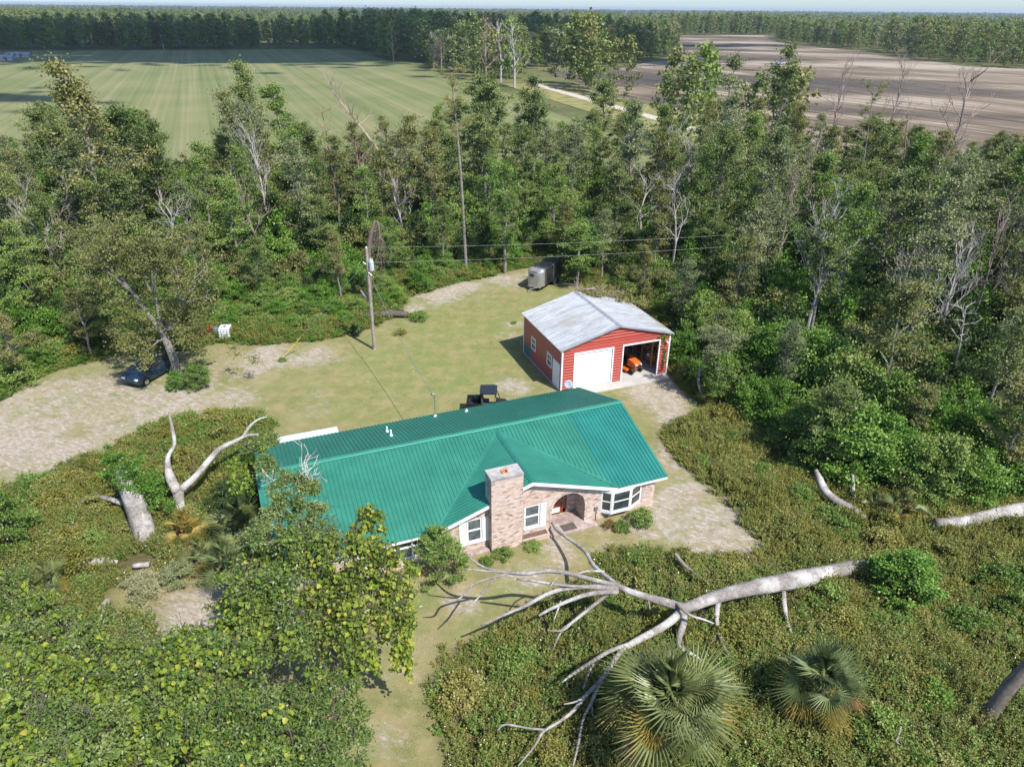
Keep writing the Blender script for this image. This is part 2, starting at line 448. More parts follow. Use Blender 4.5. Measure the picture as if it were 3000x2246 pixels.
# ================================================================== THE HOUSE
def roofmetal(name, col, rough=0.44):
    m, nt, b, L = newmat(name)
    v = objcoord(nt)
    n = noise(nt, 0.7, 5, 0.6, v); n2 = noise(nt, 9.0, 3, 0.6, v)
    c = ramp(nt, n.outputs[0], [(0.3, tuple(x * 0.88 for x in col)), (0.7, tuple(x * 1.08 for x in col))]).outputs[0]
    sp = ramp(nt, n2.outputs[0], [(0.70, (0, 0, 0)), (0.78, (1, 1, 1))]).outputs[0]
    c = mixc(nt, sp, c, tuple(min(1, x * 1.25 + 0.04) for x in col))
    L.new(c, b.inputs['Base Color'])
    L.new(ramp(nt, n.outputs[0], [(0.3, (rough,) * 3), (0.7, (rough + 0.12,) * 3)]).outputs[0], b.inputs['Roughness'])
    b.inputs['Specular IOR Level'].default_value = 0.5
    b.inputs['Metallic'].default_value = 0.4
    return m
m_rgreen = roofmetal('roof_green', (0.036, 0.225, 0.160))
m_rteal = roofmetal('roof_teal', (0.022, 0.210, 0.175))
m_rtrim = roofmetal('roof_trim_green', (0.035, 0.23, 0.165))
m_screw = simple('screw_steel', (0.5, 0.55, 0.55), 0.3, 0.8)
m_white = simple('white_paint', (0.74, 0.74, 0.72), 0.5, var=0.07, scale=2.0, dirt=(0.55, 0.53, 0.48))
m_white2 = simple('white_vinyl', (0.78, 0.79, 0.79), 0.35, var=0.04, scale=3.0)
m_conc = simple('weathered_concrete', (0.40, 0.38, 0.36), 0.9, var=0.25, scale=2.5, bump=0.4, dirt=(0.2, 0.19, 0.18))
m_flue = simple('clay_flue', (0.50, 0.22, 0.09), 0.8)
m_mortar = simple('mortar', (0.42, 0.355, 0.30), 0.95, var=0.2, scale=6)
m_dark = simple('dark_interior', (0.02, 0.02, 0.02), 0.9)
m_galv = simple('galvanised_steel', (0.42, 0.44, 0.46), 0.35, 0.75, var=0.15)
m_pvc = simple('white_pvc', (0.8, 0.8, 0.78), 0.4, var=0.05)
def brickmat(name):
    m, nt, b, L = newmat(name)
    a = nd(nt, 'ShaderNodeAttribute', attribute_name='rnd'); oi = nt.nodes.new('ShaderNodeObjectInfo')
    ad = nd(nt, 'ShaderNodeMath', operation='ADD'); L.new(a.outputs['Fac'], ad.inputs[0]); L.new(oi.outputs['Random'], ad.inputs[1])
    fr = nd(nt, 'ShaderNodeMath', operation='FRACT'); L.new(ad.outputs[0], fr.inputs[0])
    c = ramp(nt, fr.outputs[0], [(0.0, (0.27, 0.195, 0.155)), (0.08, (0.33, 0.24, 0.19)), (0.16, (0.48, 0.355, 0.285)), (0.55, (0.555, 0.435, 0.36)), (1.0, (0.62, 0.515, 0.45))]).outputs[0]
    mp = nt.nodes.new('ShaderNodeMapping'); mp.inputs['Scale'].default_value = (3.0, 3.0, 11.0)
    L.new(worldpos(nt), mp.inputs['Vector'])
    n = noise(nt, 1.3, 5, 0.7, mp.outputs[0])
    k = ramp(nt, n.outputs[0], [(0.60, (0, 0, 0)), (0.68, (0.6, 0.6, 0.6))]).outputs[0]
    c = mixc(nt, k, c, (0.20, 0.145, 0.115))
    n2 = noise(nt, 0.9, 5, 0.65, worldpos(nt))
    k2 = ramp(nt, n2.outputs[0], [(0.56, (0, 0, 0)), (0.78, (0.4, 0.4, 0.4))]).outputs[0]
    c = mixc(nt, k2, c, (0.30, 0.26, 0.235))
    L.new(c, b.inputs['Base Color']); b.inputs['Roughness'].default_value = 0.9; b.inputs['Specular IOR Level'].default_value = 0.2
    return m
m_brick = brickmat('tan_brick')
def panemat(name, col, rough=0.06):
    m, nt, b, L = newmat(name)
    n = noise(nt, 2.2, 4, 0.6, objcoord(nt))
    L.new(ramp(nt, n.outputs[0], [(0.35, tuple(c * 0.5 for c in col)), (0.65, col)]).outputs[0], b.inputs['Base Color'])
    b.inputs['Roughness'].default_value = rough
    b.inputs['Specular IOR Level'].default_value = 0.8
    b.inputs['Coat Weight'].default_value = 0.3
    return m
m_pane = panemat('window_glass', (0.13, 0.15, 0.165))
m_pane_d = panemat('window_glass_dark', (0.05, 0.06, 0.065))
m_wood = simple('red_wood_door', (0.26, 0.06, 0.022), 0.4, var=0.3, scale=5)
m_paver = simple('pink_paver', (0.30, 0.225, 0.20), 0.9, var=0.3, scale=3, dirt=(0.5, 0.46, 0.42), bump=0.3)
m_soil = simple('dark_soil', (0.12, 0.085, 0.065), 0.95, var=0.4, scale=8)

house = thing('ranch_house', 'brick ranch house with long green metal roof, front gable and chimney', 'house', (6.867, 39.525, 0), TH)
SL = 0.33; RZ = 4.01; XL, XR = -22.0, 0.0; EY = -5.82; BY = 5.80
GXC, GZR = -8.5, 3.84                      # front gable ridge
WY = -5.55                                 # front wall
zmain = lambda y: RZ - SL * abs(y)
zgab = lambda x: GZR - SL * abs(x - GXC)
# roof body (white boards under the metal): the main prism and the gable prism, two boxes of thickness
rb = MB()
T = 0.14; off = 0.012
hw = GZR - zmain(EY); hwx = hw / SL
for xa, xb, fy_ in ((XL + .01, GXC - hwx, EY), (GXC + hwx, XR - .01, EY), (GXC - hwx + .001, GXC + hwx - .001, -.45)):
    rb.prism([(fy_, zmain(fy_) - off), (0, RZ - off), (BY, zmain(BY) - off), (BY, zmain(BY) - T), (0, RZ - T - .05), (fy_, zmain(fy_) - T)], xa, xb, 'x')
gab = [(GXC - hwx, zgab(GXC - hwx) - off), (GXC, GZR - off), (GXC + hwx, zgab(GXC + hwx) - off), (GXC + hwx, zgab(GXC + hwx) - T), (GXC, GZR - T), (GXC - hwx, zgab(GXC - hwx) - T)]
rb.prism(gab, EY - .02, -2.2, 'y')
roof = rb.build('roof', m_white, house)

RIB = 0.2286
def rib_profile(u0, u1, first=0.0):
    pr = []
    n = int(round((u1 - u0) / RIB))
    step = (u1 - u0) / n
    for i in range(n):
        c = u0 + step * (i + 0.5)
        pr += [(u0 + step * i, 0.0), (c - 0.036, 0.0), (c - 0.02, 0.038), (c + 0.02, 0.038), (c + 0.036, 0.0)]
    pr.append((u1, 0.0))
    return pr
def panel_main(x0, x1, sign, m):
    ye = EY if sign < 0 else BY
    mb = MB(); vs = []; pr = rib_profile(x0, x1)
    for u, h in pr: vs.append((u, -0.05 * (1 if sign < 0 else -1), zmain(0.05) + h))
    def yend_(u):
        if sign > 0: return ye * 1.004
        return max(ye * 1.004, -(RZ - GZR) / SL - abs(u - GXC) - .12)
    for u, h in pr: vs.append((u, yend_(u), zmain(yend_(u)) + h))
    n = len(pr)
    mb.add(vs, [(i, i + 1, n + i + 1, n + i) for i in range(n - 1)])
    # turned-down front edge
    vs2 = [(u, yend_(u), zmain(yend_(u)) + h) for u, h in pr] + [(u, yend_(u), zmain(yend_(u)) - 0.035) for u, h in pr]
    mb.add(vs2, [(i, i + 1, n + i + 1, n + i) for i in range(n - 1)])
    return mb.build('roof_panel', m, roof)
PW = RIB * 4
npan = 24; pw = (XR - XL) / npan
for i in range(npan):
    x0 = XL + i * pw; x1 = x0 + pw - 0.004
    panel_main(x0, x1, -1, m_rteal if x1 > -3.3 else m_rgreen)
    panel_main(x0, x1, 1, m_rgreen)
# front gable: panels run down from the gable ridge to the valleys
yend = -0.45
ng = 6; gw = (yend - EY) / ng
for i in range(ng):
    y0 = EY - .03 + i * gw; y1 = y0 + gw - 0.004
    if i == ng - 1: y1 = yend - .1
    for sgn in (-1, 1):
        pr = rib_profile(y0, y1); vs = []
        for u, h in pr: vs.append((GXC + sgn * 0.03, u, GZR + 0.012 + h))
        for u, h in pr:
            ln = max(0.04, min(hwx + .04, (GZR - zmain(u)) / SL + 0.03))
            vs.append((GXC + sgn * ln, u, zgab(GXC + ln) + 0.012 + h))
        n = len(pr)
        MB().add(vs, [(k, k + 1, n + k + 1, n + k) for k in range(n - 1)]).build('roof_panel', m_rgreen, roof)
# caps and flashing
def capmesh(p0, p1, w, rise, side):
    p0 = np.array(p0, float); p1 = np.array(p1, float); side = np.array(side, float)
    vs = []
    for p in (p0, p1):
        for s, dz in ((-1, -rise), (-.9, .012 - rise * .9), (0, 0.02), (.9, .012 - rise * .9), (1, -rise)):
            vs.append(p + side * w * s + np.array([0, 0, dz + 0.045]))
    return MB().add(vs, [(i, i + 1, 6 + i, 5 + i) for i in range(4)])
capmesh((XL - .02, 0, RZ), (XR + .02, 0, RZ), 0.17, 0.17 * SL, (0, 1, 0)).build('ridge_cap', m_rtrim, roof)
capmesh((GXC, EY - .05, GZR + .012), (GXC, -0.35, GZR + .012), 0.16, 0.16 * SL, (1, 0, 0)).build('ridge_cap', m_rtrim, roof)
for sgn in (-1, 1):
    a = np.array([GXC, -0.5, GZR]); e = np.array([GXC + sgn * hwx, EY, zmain(EY)])
    d = (e - a)[:2]; d = d / np.linalg.norm(d); sd2 = np.array([-d[1], d[0], 0])
    vs = []
    for p in (a, e):
        for s in (-1, 0, 1):
            q = p + sd2 * 0.11 * s
            vs.append((q[0], q[1], max(zmain(q[1]), zgab(q[0])) + 0.04))
    MB().add(vs, [(0, 1, 4, 3), (1, 2, 5, 4)]).build('valley_flashing', m_rtrim, roof)
for xe, o in ((XL, -1), (XR, 1)):
    for ye in (EY, BY):
        mb = MB()
        vs = []
        for y in (0, ye):
            z = zmain(y)
            vs += [(xe - o * .1, y, z + .03), (xe + o * .03, y, z + .032), (xe + o * .03, y, z - .10)]
        mb.add(vs, [(0, 1, 4, 3), (1, 2, 5, 4)])
        mb.build('rake_trim', m_rtrim, roof)
# fascia boards
fas = MB()
MB().box(XL, GXC - hwx - .02, EY - .025, EY + .0, zmain(EY) - .19, zmain(EY) - .04).build('fascia', m_white2, roof)
fas.box(GXC + hwx + .02, XR, EY - .025, EY + .0, zmain(EY) - .19, zmain(EY) - .04)
fas.build('fascia', m_white2, roof)
for sgn in (-1, 1):
    ex = GXC + sgn * hwx
    p = [(GXC, GZR - .035), (ex, zgab(ex) - .035), (ex, zgab(ex) - .20), (GXC, GZR - .20)]
    MB().prism(p, EY - .055, EY - .03, 'y').build('gable_fascia', m_white2, roof)
for xa, xb in ((XL + .3, GXC - hwx), (GXC + hwx, XR - .1)):
    MB().box(xa, xb, EY + .02, WY - .014, zmain(EY) - .175, zmain(EY) - .155).build('soffit', m_white2, roof)

# ---- walls
WXL, WXR, WYB = -21.65, -0.6, 5.5
def wtop(x):
    return max(min(zgab(x), GZR) - T - .01, zmain(WY) - T - .01) if abs(x - GXC) < hwx else zmain(WY) - T - .01
ACX, ARW, ASP, AZB = -6.17, 1.03, 1.30, 0.14   # arch centre, half width, spring height
def arch_z(x):
    return ASP + math.sqrt(max(0.0, 1 - ((x - ACX) / ARW) ** 2)) * 1.0
OPEN = [(-17.9, -13.7, 0.6, 1.76, 'picture'), (-12.12, -11.3, 0.62, 2.1, 'single'), (-8.83, -7.93, 0.62, 2.08, 'single'), (-4.12, -1.5, 0.55, 1.98, 'bay')]
def front_wall():
    xs = {WXL, WXR, GXC, GXC - hwx + .35, GXC + hwx - .35}
    for a, c_, *_r in OPEN: xs |= {a, c_}
    xs |= set(np.linspace(ACX - ARW, ACX + ARW, 17))
    xs = sorted(xs); mb = MB()
    for x0, x1 in zip(xs[:-1], xs[1:]):
        xm = (x0 + x1) / 2; segs = [(0.0, 0.0, wtop(x0 + 1e-4), wtop(x1 - 1e-4))]
        for a, c_, z0, z1, k in OPEN:
            if a <= xm <= c_:
                segs = [(0, 0, z0, z0), (z1, z1, wtop(x0), wtop(x1))]
        if abs(xm - ACX) < ARW: segs = [(arch_z(x0), arch_z(x1), wtop(x0), wtop(x1))]
        for za, zb, zc, zd_ in segs:
            mb.prism([(x0, za - (.1 if za == 0 else 0)), (x1, zb - (.1 if zb == 0 else 0)), (x1, zd_), (x0, zc)], WY, WY + .2, 'y')
    return mb
wall = front_wall().build('wall', m_mortar, house)
def bricks_rect(rects, plane, fixed, topf, holes, depth=0.012, course=0.0755, blen=0.212, seed=1):
    """brick boxes on a wall plane: plane 'y' -> bricks run along x at y=fixed, outside is -y"""
    r = random.Random(seed); out = []
    for (u0, u1, z0, z1) in rects:
        nz = int((z1 - z0) / course)
        for j in range(nz):
            z = z0 + j * course; u = u0 - (blen / 2 if j % 2 else 0)
            while u < u1:
                a, c_ = max(u, u0), min(u + blen - .011, u1)
                u += blen
                if c_ - a < .03: continue
                um = (a + c_) / 2
                if topf and z + course > min(topf(a), topf(c_)): continue
                if holes and any(h(a, c_, z, z + course) for h in holes): continue
                out.append((a, c_, z, z + course - .011, depth + r.uniform(-.004, .004)))
    return out
def rects_hole(a, b_, z0, z1): return lambda u0, u1, za, zb: u1 > a and u0 < b_ and zb > z0 and za < z1
def arch_hole(u0, u1, za, zb):
    return u1 > ACX - ARW - .11 and u0 < ACX + ARW + .11 and (za < ASP or any(abs(u - ACX) < ARW + .11 and z < ASP + math.sqrt(max(0, 1 - ((u - ACX) / (ARW + .11)) ** 2)) * 1.1 for u in (u0, u1) for z in (za, zb))) 
def brick_stuff(name, bl, parent, plane, fixed, out):
    n = len(bl); V = np.zeros((n, 8, 3)); 
    for i, (a, c_, z0, z1, d) in enumerate(bl):
        y0, y1 = fixed, fixed + out * d
        if plane == 'y': V[i] = [(a, y1, z0), (c_, y1, z0), (c_, y1, z1), (a, y1, z1), (a, y0, z0), (c_, y0, z0), (c_, y0, z1), (a, y0, z1)]
        else: V[i] = [(y1, a, z0), (y1, c_, z0), (y1, c_, z1), (y1, a, z1), (y0, a, z0), (y0, c_, z0), (y0, c_, z1), (y0, a, z1)]
    F0 = np.array([(0, 1, 2, 3), (0, 4, 5, 1), (3, 2, 6, 7), (0, 3, 7, 4), (1, 5, 6, 2)])
    F_ = (F0[None] + 8 * np.arange(n)[:, None, None]).reshape(-1, 4)
    me = bpy.data.meshes.new(name); me.from_pydata(V.reshape(-1, 3).tolist(), [], F_.tolist())
    at = me.attributes.new('rnd', 'FLOAT', 'FACE'); at.data.foreach_set('value', np.repeat(rng.random(n), 5).astype(np.float32))
    me.materials.append(m_brick)
    o = link(name, me, parent); tag(o, kind='stuff')
    return o
holes = [rects_hole(a - .01, c_ + .01, z0 - .06, z1 + .01) for a, c_, z0, z1, k in OPEN] + [arch_hole]
brick_stuff('brickwork', bricks_rect([(WXL, WXR, 0.0, 3.8)], 'y', WY, wtop, holes), wall, 'y', WY, -1)
# arch voussoirs: a ring of bricks on end, picked out one by one
vm = MB().box(-.034, .034, -.016, .05, 0, .10).mesh('brick', m_brick)
for k in range(33):
    a = math.pi * (k + .5) / 33
    x = ACX + math.cos(a) * (ARW + .005); z = ASP + math.sin(a) * 1.005
    link('brick', vm, wall, (x, WY, z), (0, math.pi / 2 - a, 0))
for z in np.arange(0.18, ASP - .05, .0755):
    for s in (-1, 1): link('brick', vm, wall, (ACX + s * (ARW + .005), WY, z + .034), (0, s * math.pi / 2, 0))
# side and back walls
sw = MB()
for xa, xb in ((WXR - .2, WXR - .003), (WXL + .003, WXL + .2)):
    sw.prism([(WY + .2, -.1), (WYB - .2, -.1), (WYB - .2, zmain(WYB) - T - .02), (0, RZ - T - .1), (WY + .2, zmain(WY) - T - .02)], xa, xb, 'x')
sw.box(WXL, WXR, WYB - .2, WYB, -.1, zmain(WYB) - T - .02)
sw.build('side_wall', m_brick, house)

# ---- porch recess behind the arch
pr_ = MB()
pr_.box(ACX - ARW - .5, ACX - .99, -4.42, -4.32, 0, 2.5)         # back wall pieces round the door
pr_.box(-5.72, ACX + ARW + .3, -4.42, -4.32, 0, 2.5)
pr_.box(ACX - .99, -5.72, -4.42, -4.32, 2.16, 2.5)
pr_.box(ACX + ARW, ACX + ARW + .1, WY + .2, -4.42, 0, 2.5)
pr_.box(ACX - ARW - .1, ACX - ARW, WY + .2, -4.42, 0, 2.5)
porch = pr_.build('porch_recess', m_mortar, house)
brick_stuff('brickwork', bricks_rect([(-5.72, ACX + ARW, 0.15, 2.4)], 'y', -4.42, None, None, seed=4), porch, 'y', -4.42, -1)
brick_stuff('brickwork', bricks_rect([(WY + .2, -4.42, 0.15, 2.4)], 'x', ACX + ARW, None, None, seed=5), porch, 'x', ACX + ARW, -1)
MB().box(ACX - ARW - .1, ACX + ARW + .1, WY + .2, -4.32, 2.42, 2.5).build('porch_ceiling', m_white, house)
MB().box(-5.5, -5.4, -4.5, -4.43, 1.75, 1.95).build('wall_lamp', m_dark, house)
MB().box(-7.45, -4.55, -6.15, -4.42, -.08, 0.13).build('porch_step', m_paver, house, bevel=.015)
dr = MB().box(-6.95, -6.05, -4.41, -4.36, .16, 2.14).build('door', m_wood, house)
MB().box(-6.85, -6.15, -4.425, -4.41, .22, .55).build('kick_panel', m_white, dr)
MB().box(-6.85, -6.15, -4.43, -4.41, .75, .95).build('cross_panel', m_wood, dr)
ov = [(-6.5 + .2 * math.cos(t), 1.55 + .42 * math.sin(t)) for t in np.linspace(0, 2 * math.pi, 24, endpoint=False)]
MB().prism(ov, -4.43, -4.41, 'y').build('oval_glass', m_pane, dr)
MB().box(-6.13, -6.09, -4.47, -4.41, 1.0, 1.12).build('door_handle', m_galv, dr)
fr = MB().box(-7.1, -6.96, -4.44, -4.33, .13, 2.2); fr.box(-6.04, -5.97, -4.44, -4.33, .13, 2.2); fr.box(-5.78, -5.72, -4.44, -4.33, .13, 2.2)
fr.build('door_frame', m_wood, house)
MB().box(-5.97, -5.78, -4.40, -4.37, .4, 2.1).build('sidelight', m_pane_d, house)
mat_ = MB().box(-.42, .42, -.28, .28, 0, .018).build('doormat', simple('mat_fibre', (0.09, 0.075, 0.06), .95, var=.4, scale=20, bump=.5), bevel=.004)
hM = Matrix.Translation((6.867, 39.525, 0)) @ Matrix.Rotation(TH, 4, 'Z')
def hw_(x, y, z): return hM @ Vector((x, y, z))
mat_.location = hw_(-6.2, -5.75, .134); mat_.rotation_euler = (0, 0, TH)
tag(mat_, 'dark rectangular doormat lying on the paved step under the brick arch', 'doormat')
# planter ledges along the wall
pl = MB().box(-9.1, -7.5, -6.05, -5.98, -.05, .28); pl.box(-7.57, -7.5, -5.98, WY, -.05, .28); pl.build('planter', m_brick, house)
MB().box(-9.1, -7.58, -5.975, WY - .01, -.05, .22).build('planter_soil', m_soil, house)
MB().box(-12.9, -11.0, -5.95, WY - .01, -.05, .12).build('planter_ledge', m_paver, house)

# ---- windows
def single_window(x0, x1, z0, z1, y=WY):
    fr = MB(); w = .07
    fr.box(x0, x0 + w, y + .01, y + .11, z0, z1); fr.box(x1 - w, x1, y + .01, y + .11, z0, z1)
    fr.box(x0 + w, x1 - w, y + .01, y + .11, z0, z0 + w); fr.box(x0 + w, x1 - w, y + .01, y + .11, z1 - w, z1)
    zm = (z0 + z1) / 2
    fr.box(x0 + w, x1 - w, y + .02, y + .1, zm - .035, zm + .035)
    o = fr.build('window', m_white2, house)
    MB().box(x0 + w, x1 - w, y + .05, y + .06, z0 + w, zm - .035).build('pane', m_pane, o)
    MB().box(x0 + w, x1 - w, y + .065, y + .075, zm + .035, z1 - w).build('pane', m_pane, o)
    MB().box(x0 - .05, x1 + .05, y - .07, y + .01, z0 - .075, z0 - .002).build('sill', m_white2, o)
    MB().box(x0, x1, y + .14, y + .16, z0, z1).build('blind', m_dark, o)
    return o
single_window(*OPEN[1][:4]); single_window(*OPEN[2][:4])
# wide picture window of three lights
x0, x1, z0, z1 = OPEN[0][:4]
pwm = MB()
for a in np.linspace(x0, x1, 4): pwm.box(a - .05, a + .05, WY - .01, WY + .1, z0, z1)
for i in range(3):
    a, c_ = np.linspace(x0, x1, 4)[i:i + 2]
    pwm.box(a + .05, c_ - .05, WY - .01, WY + .1, z0, z0 + .08); pwm.box(a + .05, c_ - .05, WY - .01, WY + .1, z1 - .08, z1)
    pwm.box(a + .05, c_ - .05, WY, WY + .09, 1.28, 1.36)
po = pwm.build('window', m_white2, house)
for i in range(3):
    a, c_ = np.linspace(x0, x1, 4)[i:i + 2]
    MB().box(a + .05, c_ - .05, WY + .04, WY + .05, z0 + .08, 1.28).build('pane', m_pane, po)
    MB().box(a + .05, c_ - .05, WY + .04, WY + .05, 1.36, z1 - .08).build('pane', m_pane_d, po)
# louvred shutters
for xa in (-12.56, -11.28, -7.9):
    w = .38 if xa != -7.9 else .34
    sh = MB().box(xa, xa + w, WY - .045, WY - .014, .5, 2.1).build('shutter', m_white2, house)
    sl = MB().box(0.04, w - .04, -.012, 0, 0, .03).mesh('slat', m_white2)
    for z in np.arange(.56, 2.02, .06):
        link('slat', sl, sh, (xa, WY - .045, z), (-.35, 0, 0))
# bay window
BP = [(-4.14, WY), (-3.62, -5.96), (-2.42, -5.96), (-1.5, WY)]
bay = MB().prism(BP, .44, .56, 'z').build('bay_window', m_white2, house)
MB().prism(BP, 1.93, 1.985, 'z').build('bay_head', m_white2, bay)
for (a, b_) in zip(BP[:-1], BP[1:]):
    a = np.array(a); b_ = np.array(b_); d = b_ - a; ln = np.linalg.norm(d); an = math.atan2(d[1], d[0])
    f = MB(); w = .10
    f.box(0, w, 0, .08, 0, 1.37); f.box(ln - w, ln, 0, .08, 0, 1.37); f.box(w, ln - w, 0, .08, 0, .09); f.box(w, ln - w, 0, .08, 1.28, 1.37); f.box(w, ln - w, .01, .07, .66, .72)
    f.build('window_frame', m_white2, bay, loc=(a[0], a[1], .56), rot=(0, 0, an))
    MB().box(w, ln - w, .03, .04, .09, .66).build('pane', m_pane_d, bay, loc=(a[0], a[1], .56), rot=(0, 0, an))
    MB().box(w, ln - w, .03, .04, .72, 1.28).build('pane', m_pane_d, bay, loc=(a[0], a[1], .56), rot=(0, 0, an))
MB().tube([(-3.6, -5.6, .05), (-3.3, -5.9, .46)], .03, 6).build('bay_brace', m_white2, house)
MB().box(-4.1, -1.55, WY + .2, -4.9, .52, .58).build('window_seat', m_white, house)
# meter box with conduit
mbx = MB().box(-4.52, -4.34, WY - .11, WY - .013, .72, .98).build('meter_box', m_galv, house, bevel=.01)
MB().tube([(-4.4, WY - .04, .72), (-4.4, WY - .04, 0)], .018, 6).build('conduit', m_dark, mbx)

# ---- chimney
CX0, CX1, CY0, CY1, CZ = -10.92, -9.15, -6.06, -5.12, 4.62
ch = MB().box(CX0 + .012, CX1 - .012, CY0 + .012, CY1, -.1, CZ).build('chimney', m_mortar, house)
bl = bricks_rect([(CX0, CX1, 0.0, CZ)], 'y', CY0, None, None, seed=9)
full = [q for q in bl if abs(q[1] - q[0] - .201) < .002]
keep = full[-290:]
km = {}
bme = MB().box(-.1005, .1005, 0, .02, 0, .0645).mesh('brick', m_brick)
for (a, c_, z0, z1, d) in keep: link('brick', bme, ch, ((a + c_) / 2, CY0 + .002 - (d - .012), z0))
ks = set(id(q) for q in keep)
brick_stuff('brickwork', [q for q in bl if id(q) not in ks], ch, 'y', CY0 + .012, -1)
brick_stuff('brickwork', bricks_rect([(CY0 + .012, CY1, 0, CZ)], 'x', CX0 + .012, None, None, seed=10), ch, 'x', CX0 + .012, -1)
brick_stuff('brickwork', bricks_rect([(CY0 + .012, CY1, 0, CZ)], 'x', CX1 - .012, None, None, seed=11), ch, 'x', CX1 - .012, 1)
cp = MB()
fx, fy, fs = -10.03, -5.6, .17
cp.box(CX0 - .02, fx - fs, CY0 - .02, CY1 + .02, CZ, CZ + .13); cp.box(fx + fs, CX1 + .02, CY0 - .02, CY1 + .02, CZ, CZ + .13)
cp.box(fx - fs, fx + fs, CY0 - .02, fy - fs, CZ, CZ + .13); cp.box(fx - fs, fx + fs, fy + fs, CY1 + .02, CZ, CZ + .13)
cp.build('chimney_cap', m_conc, ch)
fl_ = MB(); t_ = .035
fl_.box(fx - fs, fx + fs, fy - fs, fy - fs + t_, CZ - .5, CZ + .19); fl_.box(fx - fs, fx + fs, fy + fs - t_, fy + fs, CZ - .5, CZ + .19)
fl_.box(fx - fs, fx - fs + t_, fy - fs + t_, fy + fs - t_, CZ - .5, CZ + .19); fl_.box(fx + fs - t_, fx + fs, fy - fs + t_, fy + fs - t_, CZ - .5, CZ + .19)
fl_.build('flue', m_flue, ch)

# ---- roof fittings
mz = zmain(5.2)
ms_ = MB().tube([(-10.7, 5.2, mz - .3), (-10.7, 5.2, mz + 1.55)], .035, 10)
mast = ms_.build('service_mast', m_galv, house)
MB().tube([(-10.7, 5.2, mz + 1.5), (-10.7, 5.2, mz + 1.62), (-10.78, 5.27, mz + 1.66), (-10.86, 5.34, mz + 1.56)], [.05, .06, .06, .05], 8).build('weatherhead', m_galv, mast)
MB().lathe([(.13, -.02), (.07, .06), (.045, .12)], (-10.7, 5.2, mz + .02), 12).build('pipe_flashing', m_pvc, mast)
for x, y, h in ((-8.63, 4.95, .16), (-14.23, 3.55, .36), (-14.22, 2.4, .4)):
    z = zmain(y)
    v_ = MB().tube([(x, y, z - .1), (x, y, z + h)], .048, 10).build('vent_pipe', m_pvc, house)
    MB().lathe([(.14, -.03), (.07, .06), (.052, .1)], (x, y, z + .02), 12).build('pipe_flashing', m_pvc, v_)
# satellite dish on the back eave
dz_ = zmain(5.6)
dish = MB().tube([(-.8, 5.62, dz_ - .1), (-.9, 5.6, dz_ + .3), (-.95, 5.5, dz_ + .48)], .025, 8).build('dish_mast', m_galv, house)
prof = [(.02, .0), (.1, .006), (.2, .026), (.3, .06), (.302, .052), (.2, .016), (.1, -.004), (.02, -.01)]
dm = MB().lathe(prof, n=20)
dm.xf(Matrix.Translation((-.97, 5.45, dz_ + .55)) @ Matrix.Rotation(R(-25), 4, 'Z') @ Matrix.Rotation(R(62), 4, 'X'))
dm.build('dish_reflector', simple('dish_grey', (0.30, 0.33, 0.37), .45), dish, smooth=True)
MB().tube([(-.95, 5.45, dz_ + .3), (-.8, 5.1, dz_ + .42)], .012, 6).build('feed_arm', m_galv, dish)
# pale metal awning on the back wall
aw = MB()
awn = thing_aw = MB()
ax0, ax1 = -20.6, -16.85
n = 5
prof = []
for i in range(n):
    y = 5.62 + 1.3 * i / n
    prof += [(y, 2.02 - .1 * i / n * 1.3), (y + .18, 2.02 - .1 * i / n * 1.3), (y + .2, 1.95 - .1 * i / n * 1.3), (y + .25, 1.95 - .1 * i / n * 1.3)]
poly = prof + [(p[0], p[1] - .03) for p in prof[::-1]]
m_awn = simple('awning_metal', (0.62, 0.66, 0.70), .45, .1, var=.1)
awo = MB().prism(poly, ax0, ax1, 'x').build('awning', m_awn, house)
for x in (ax0 + .1, ax1 - .1): MB().box(x - .04, x + .04, 6.75, 6.83, -.05, 1.86).build('awning_post', m_white, awo)
# ================================================================== THE GARAGE
def sidingmat(name, col):
    m, nt, b, L = newmat(name)
    v = objcoord(nt)
    n = noise(nt, 0.8, 5, 0.6, v)
    cc = ramp(nt, n.outputs[0], [(0.3, tuple(c * .85 for c in col)), (0.7, tuple(c * 1.1 for c in col))]).outputs[0]
    # pale highlight stripes painted into the base colour along the rib crests
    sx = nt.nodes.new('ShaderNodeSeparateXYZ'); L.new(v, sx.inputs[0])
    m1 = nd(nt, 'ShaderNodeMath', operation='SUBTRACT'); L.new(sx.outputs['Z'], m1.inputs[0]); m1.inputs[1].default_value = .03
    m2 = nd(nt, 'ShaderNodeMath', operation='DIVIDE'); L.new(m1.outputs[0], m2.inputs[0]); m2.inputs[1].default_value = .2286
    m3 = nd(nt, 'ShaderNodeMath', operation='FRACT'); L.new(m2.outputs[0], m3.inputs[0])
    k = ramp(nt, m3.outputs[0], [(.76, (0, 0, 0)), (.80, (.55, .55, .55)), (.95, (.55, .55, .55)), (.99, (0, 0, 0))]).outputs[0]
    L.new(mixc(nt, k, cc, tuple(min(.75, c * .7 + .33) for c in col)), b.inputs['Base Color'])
    b.inputs['Roughness'].default_value = .38; b.inputs['Specular IOR Level'].default_value = .5
    return m
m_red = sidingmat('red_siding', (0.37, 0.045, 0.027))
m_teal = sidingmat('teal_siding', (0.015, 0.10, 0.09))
m_roofw, nt, b, L = newmat('galvalume_roof')
v = objcoord(nt, (0.5, 3.0, 1.0))
n1 = noise(nt, 1.2, 6, 0.7, v); n2 = noise(nt, 0.35, 5, 0.6, objcoord(nt))
c = ramp(nt, n1.outputs[0], [(0.38, (0.31, 0.32, 0.33)), (0.6, (0.47, 0.48, 0.49))]).outputs[0]
c = mixc(nt, ramp(nt, n2.outputs[0], [(.5, (0, 0, 0)), (.68, (.8, .8, .8))]).outputs[0], c, (0.31, 0.28, 0.24))
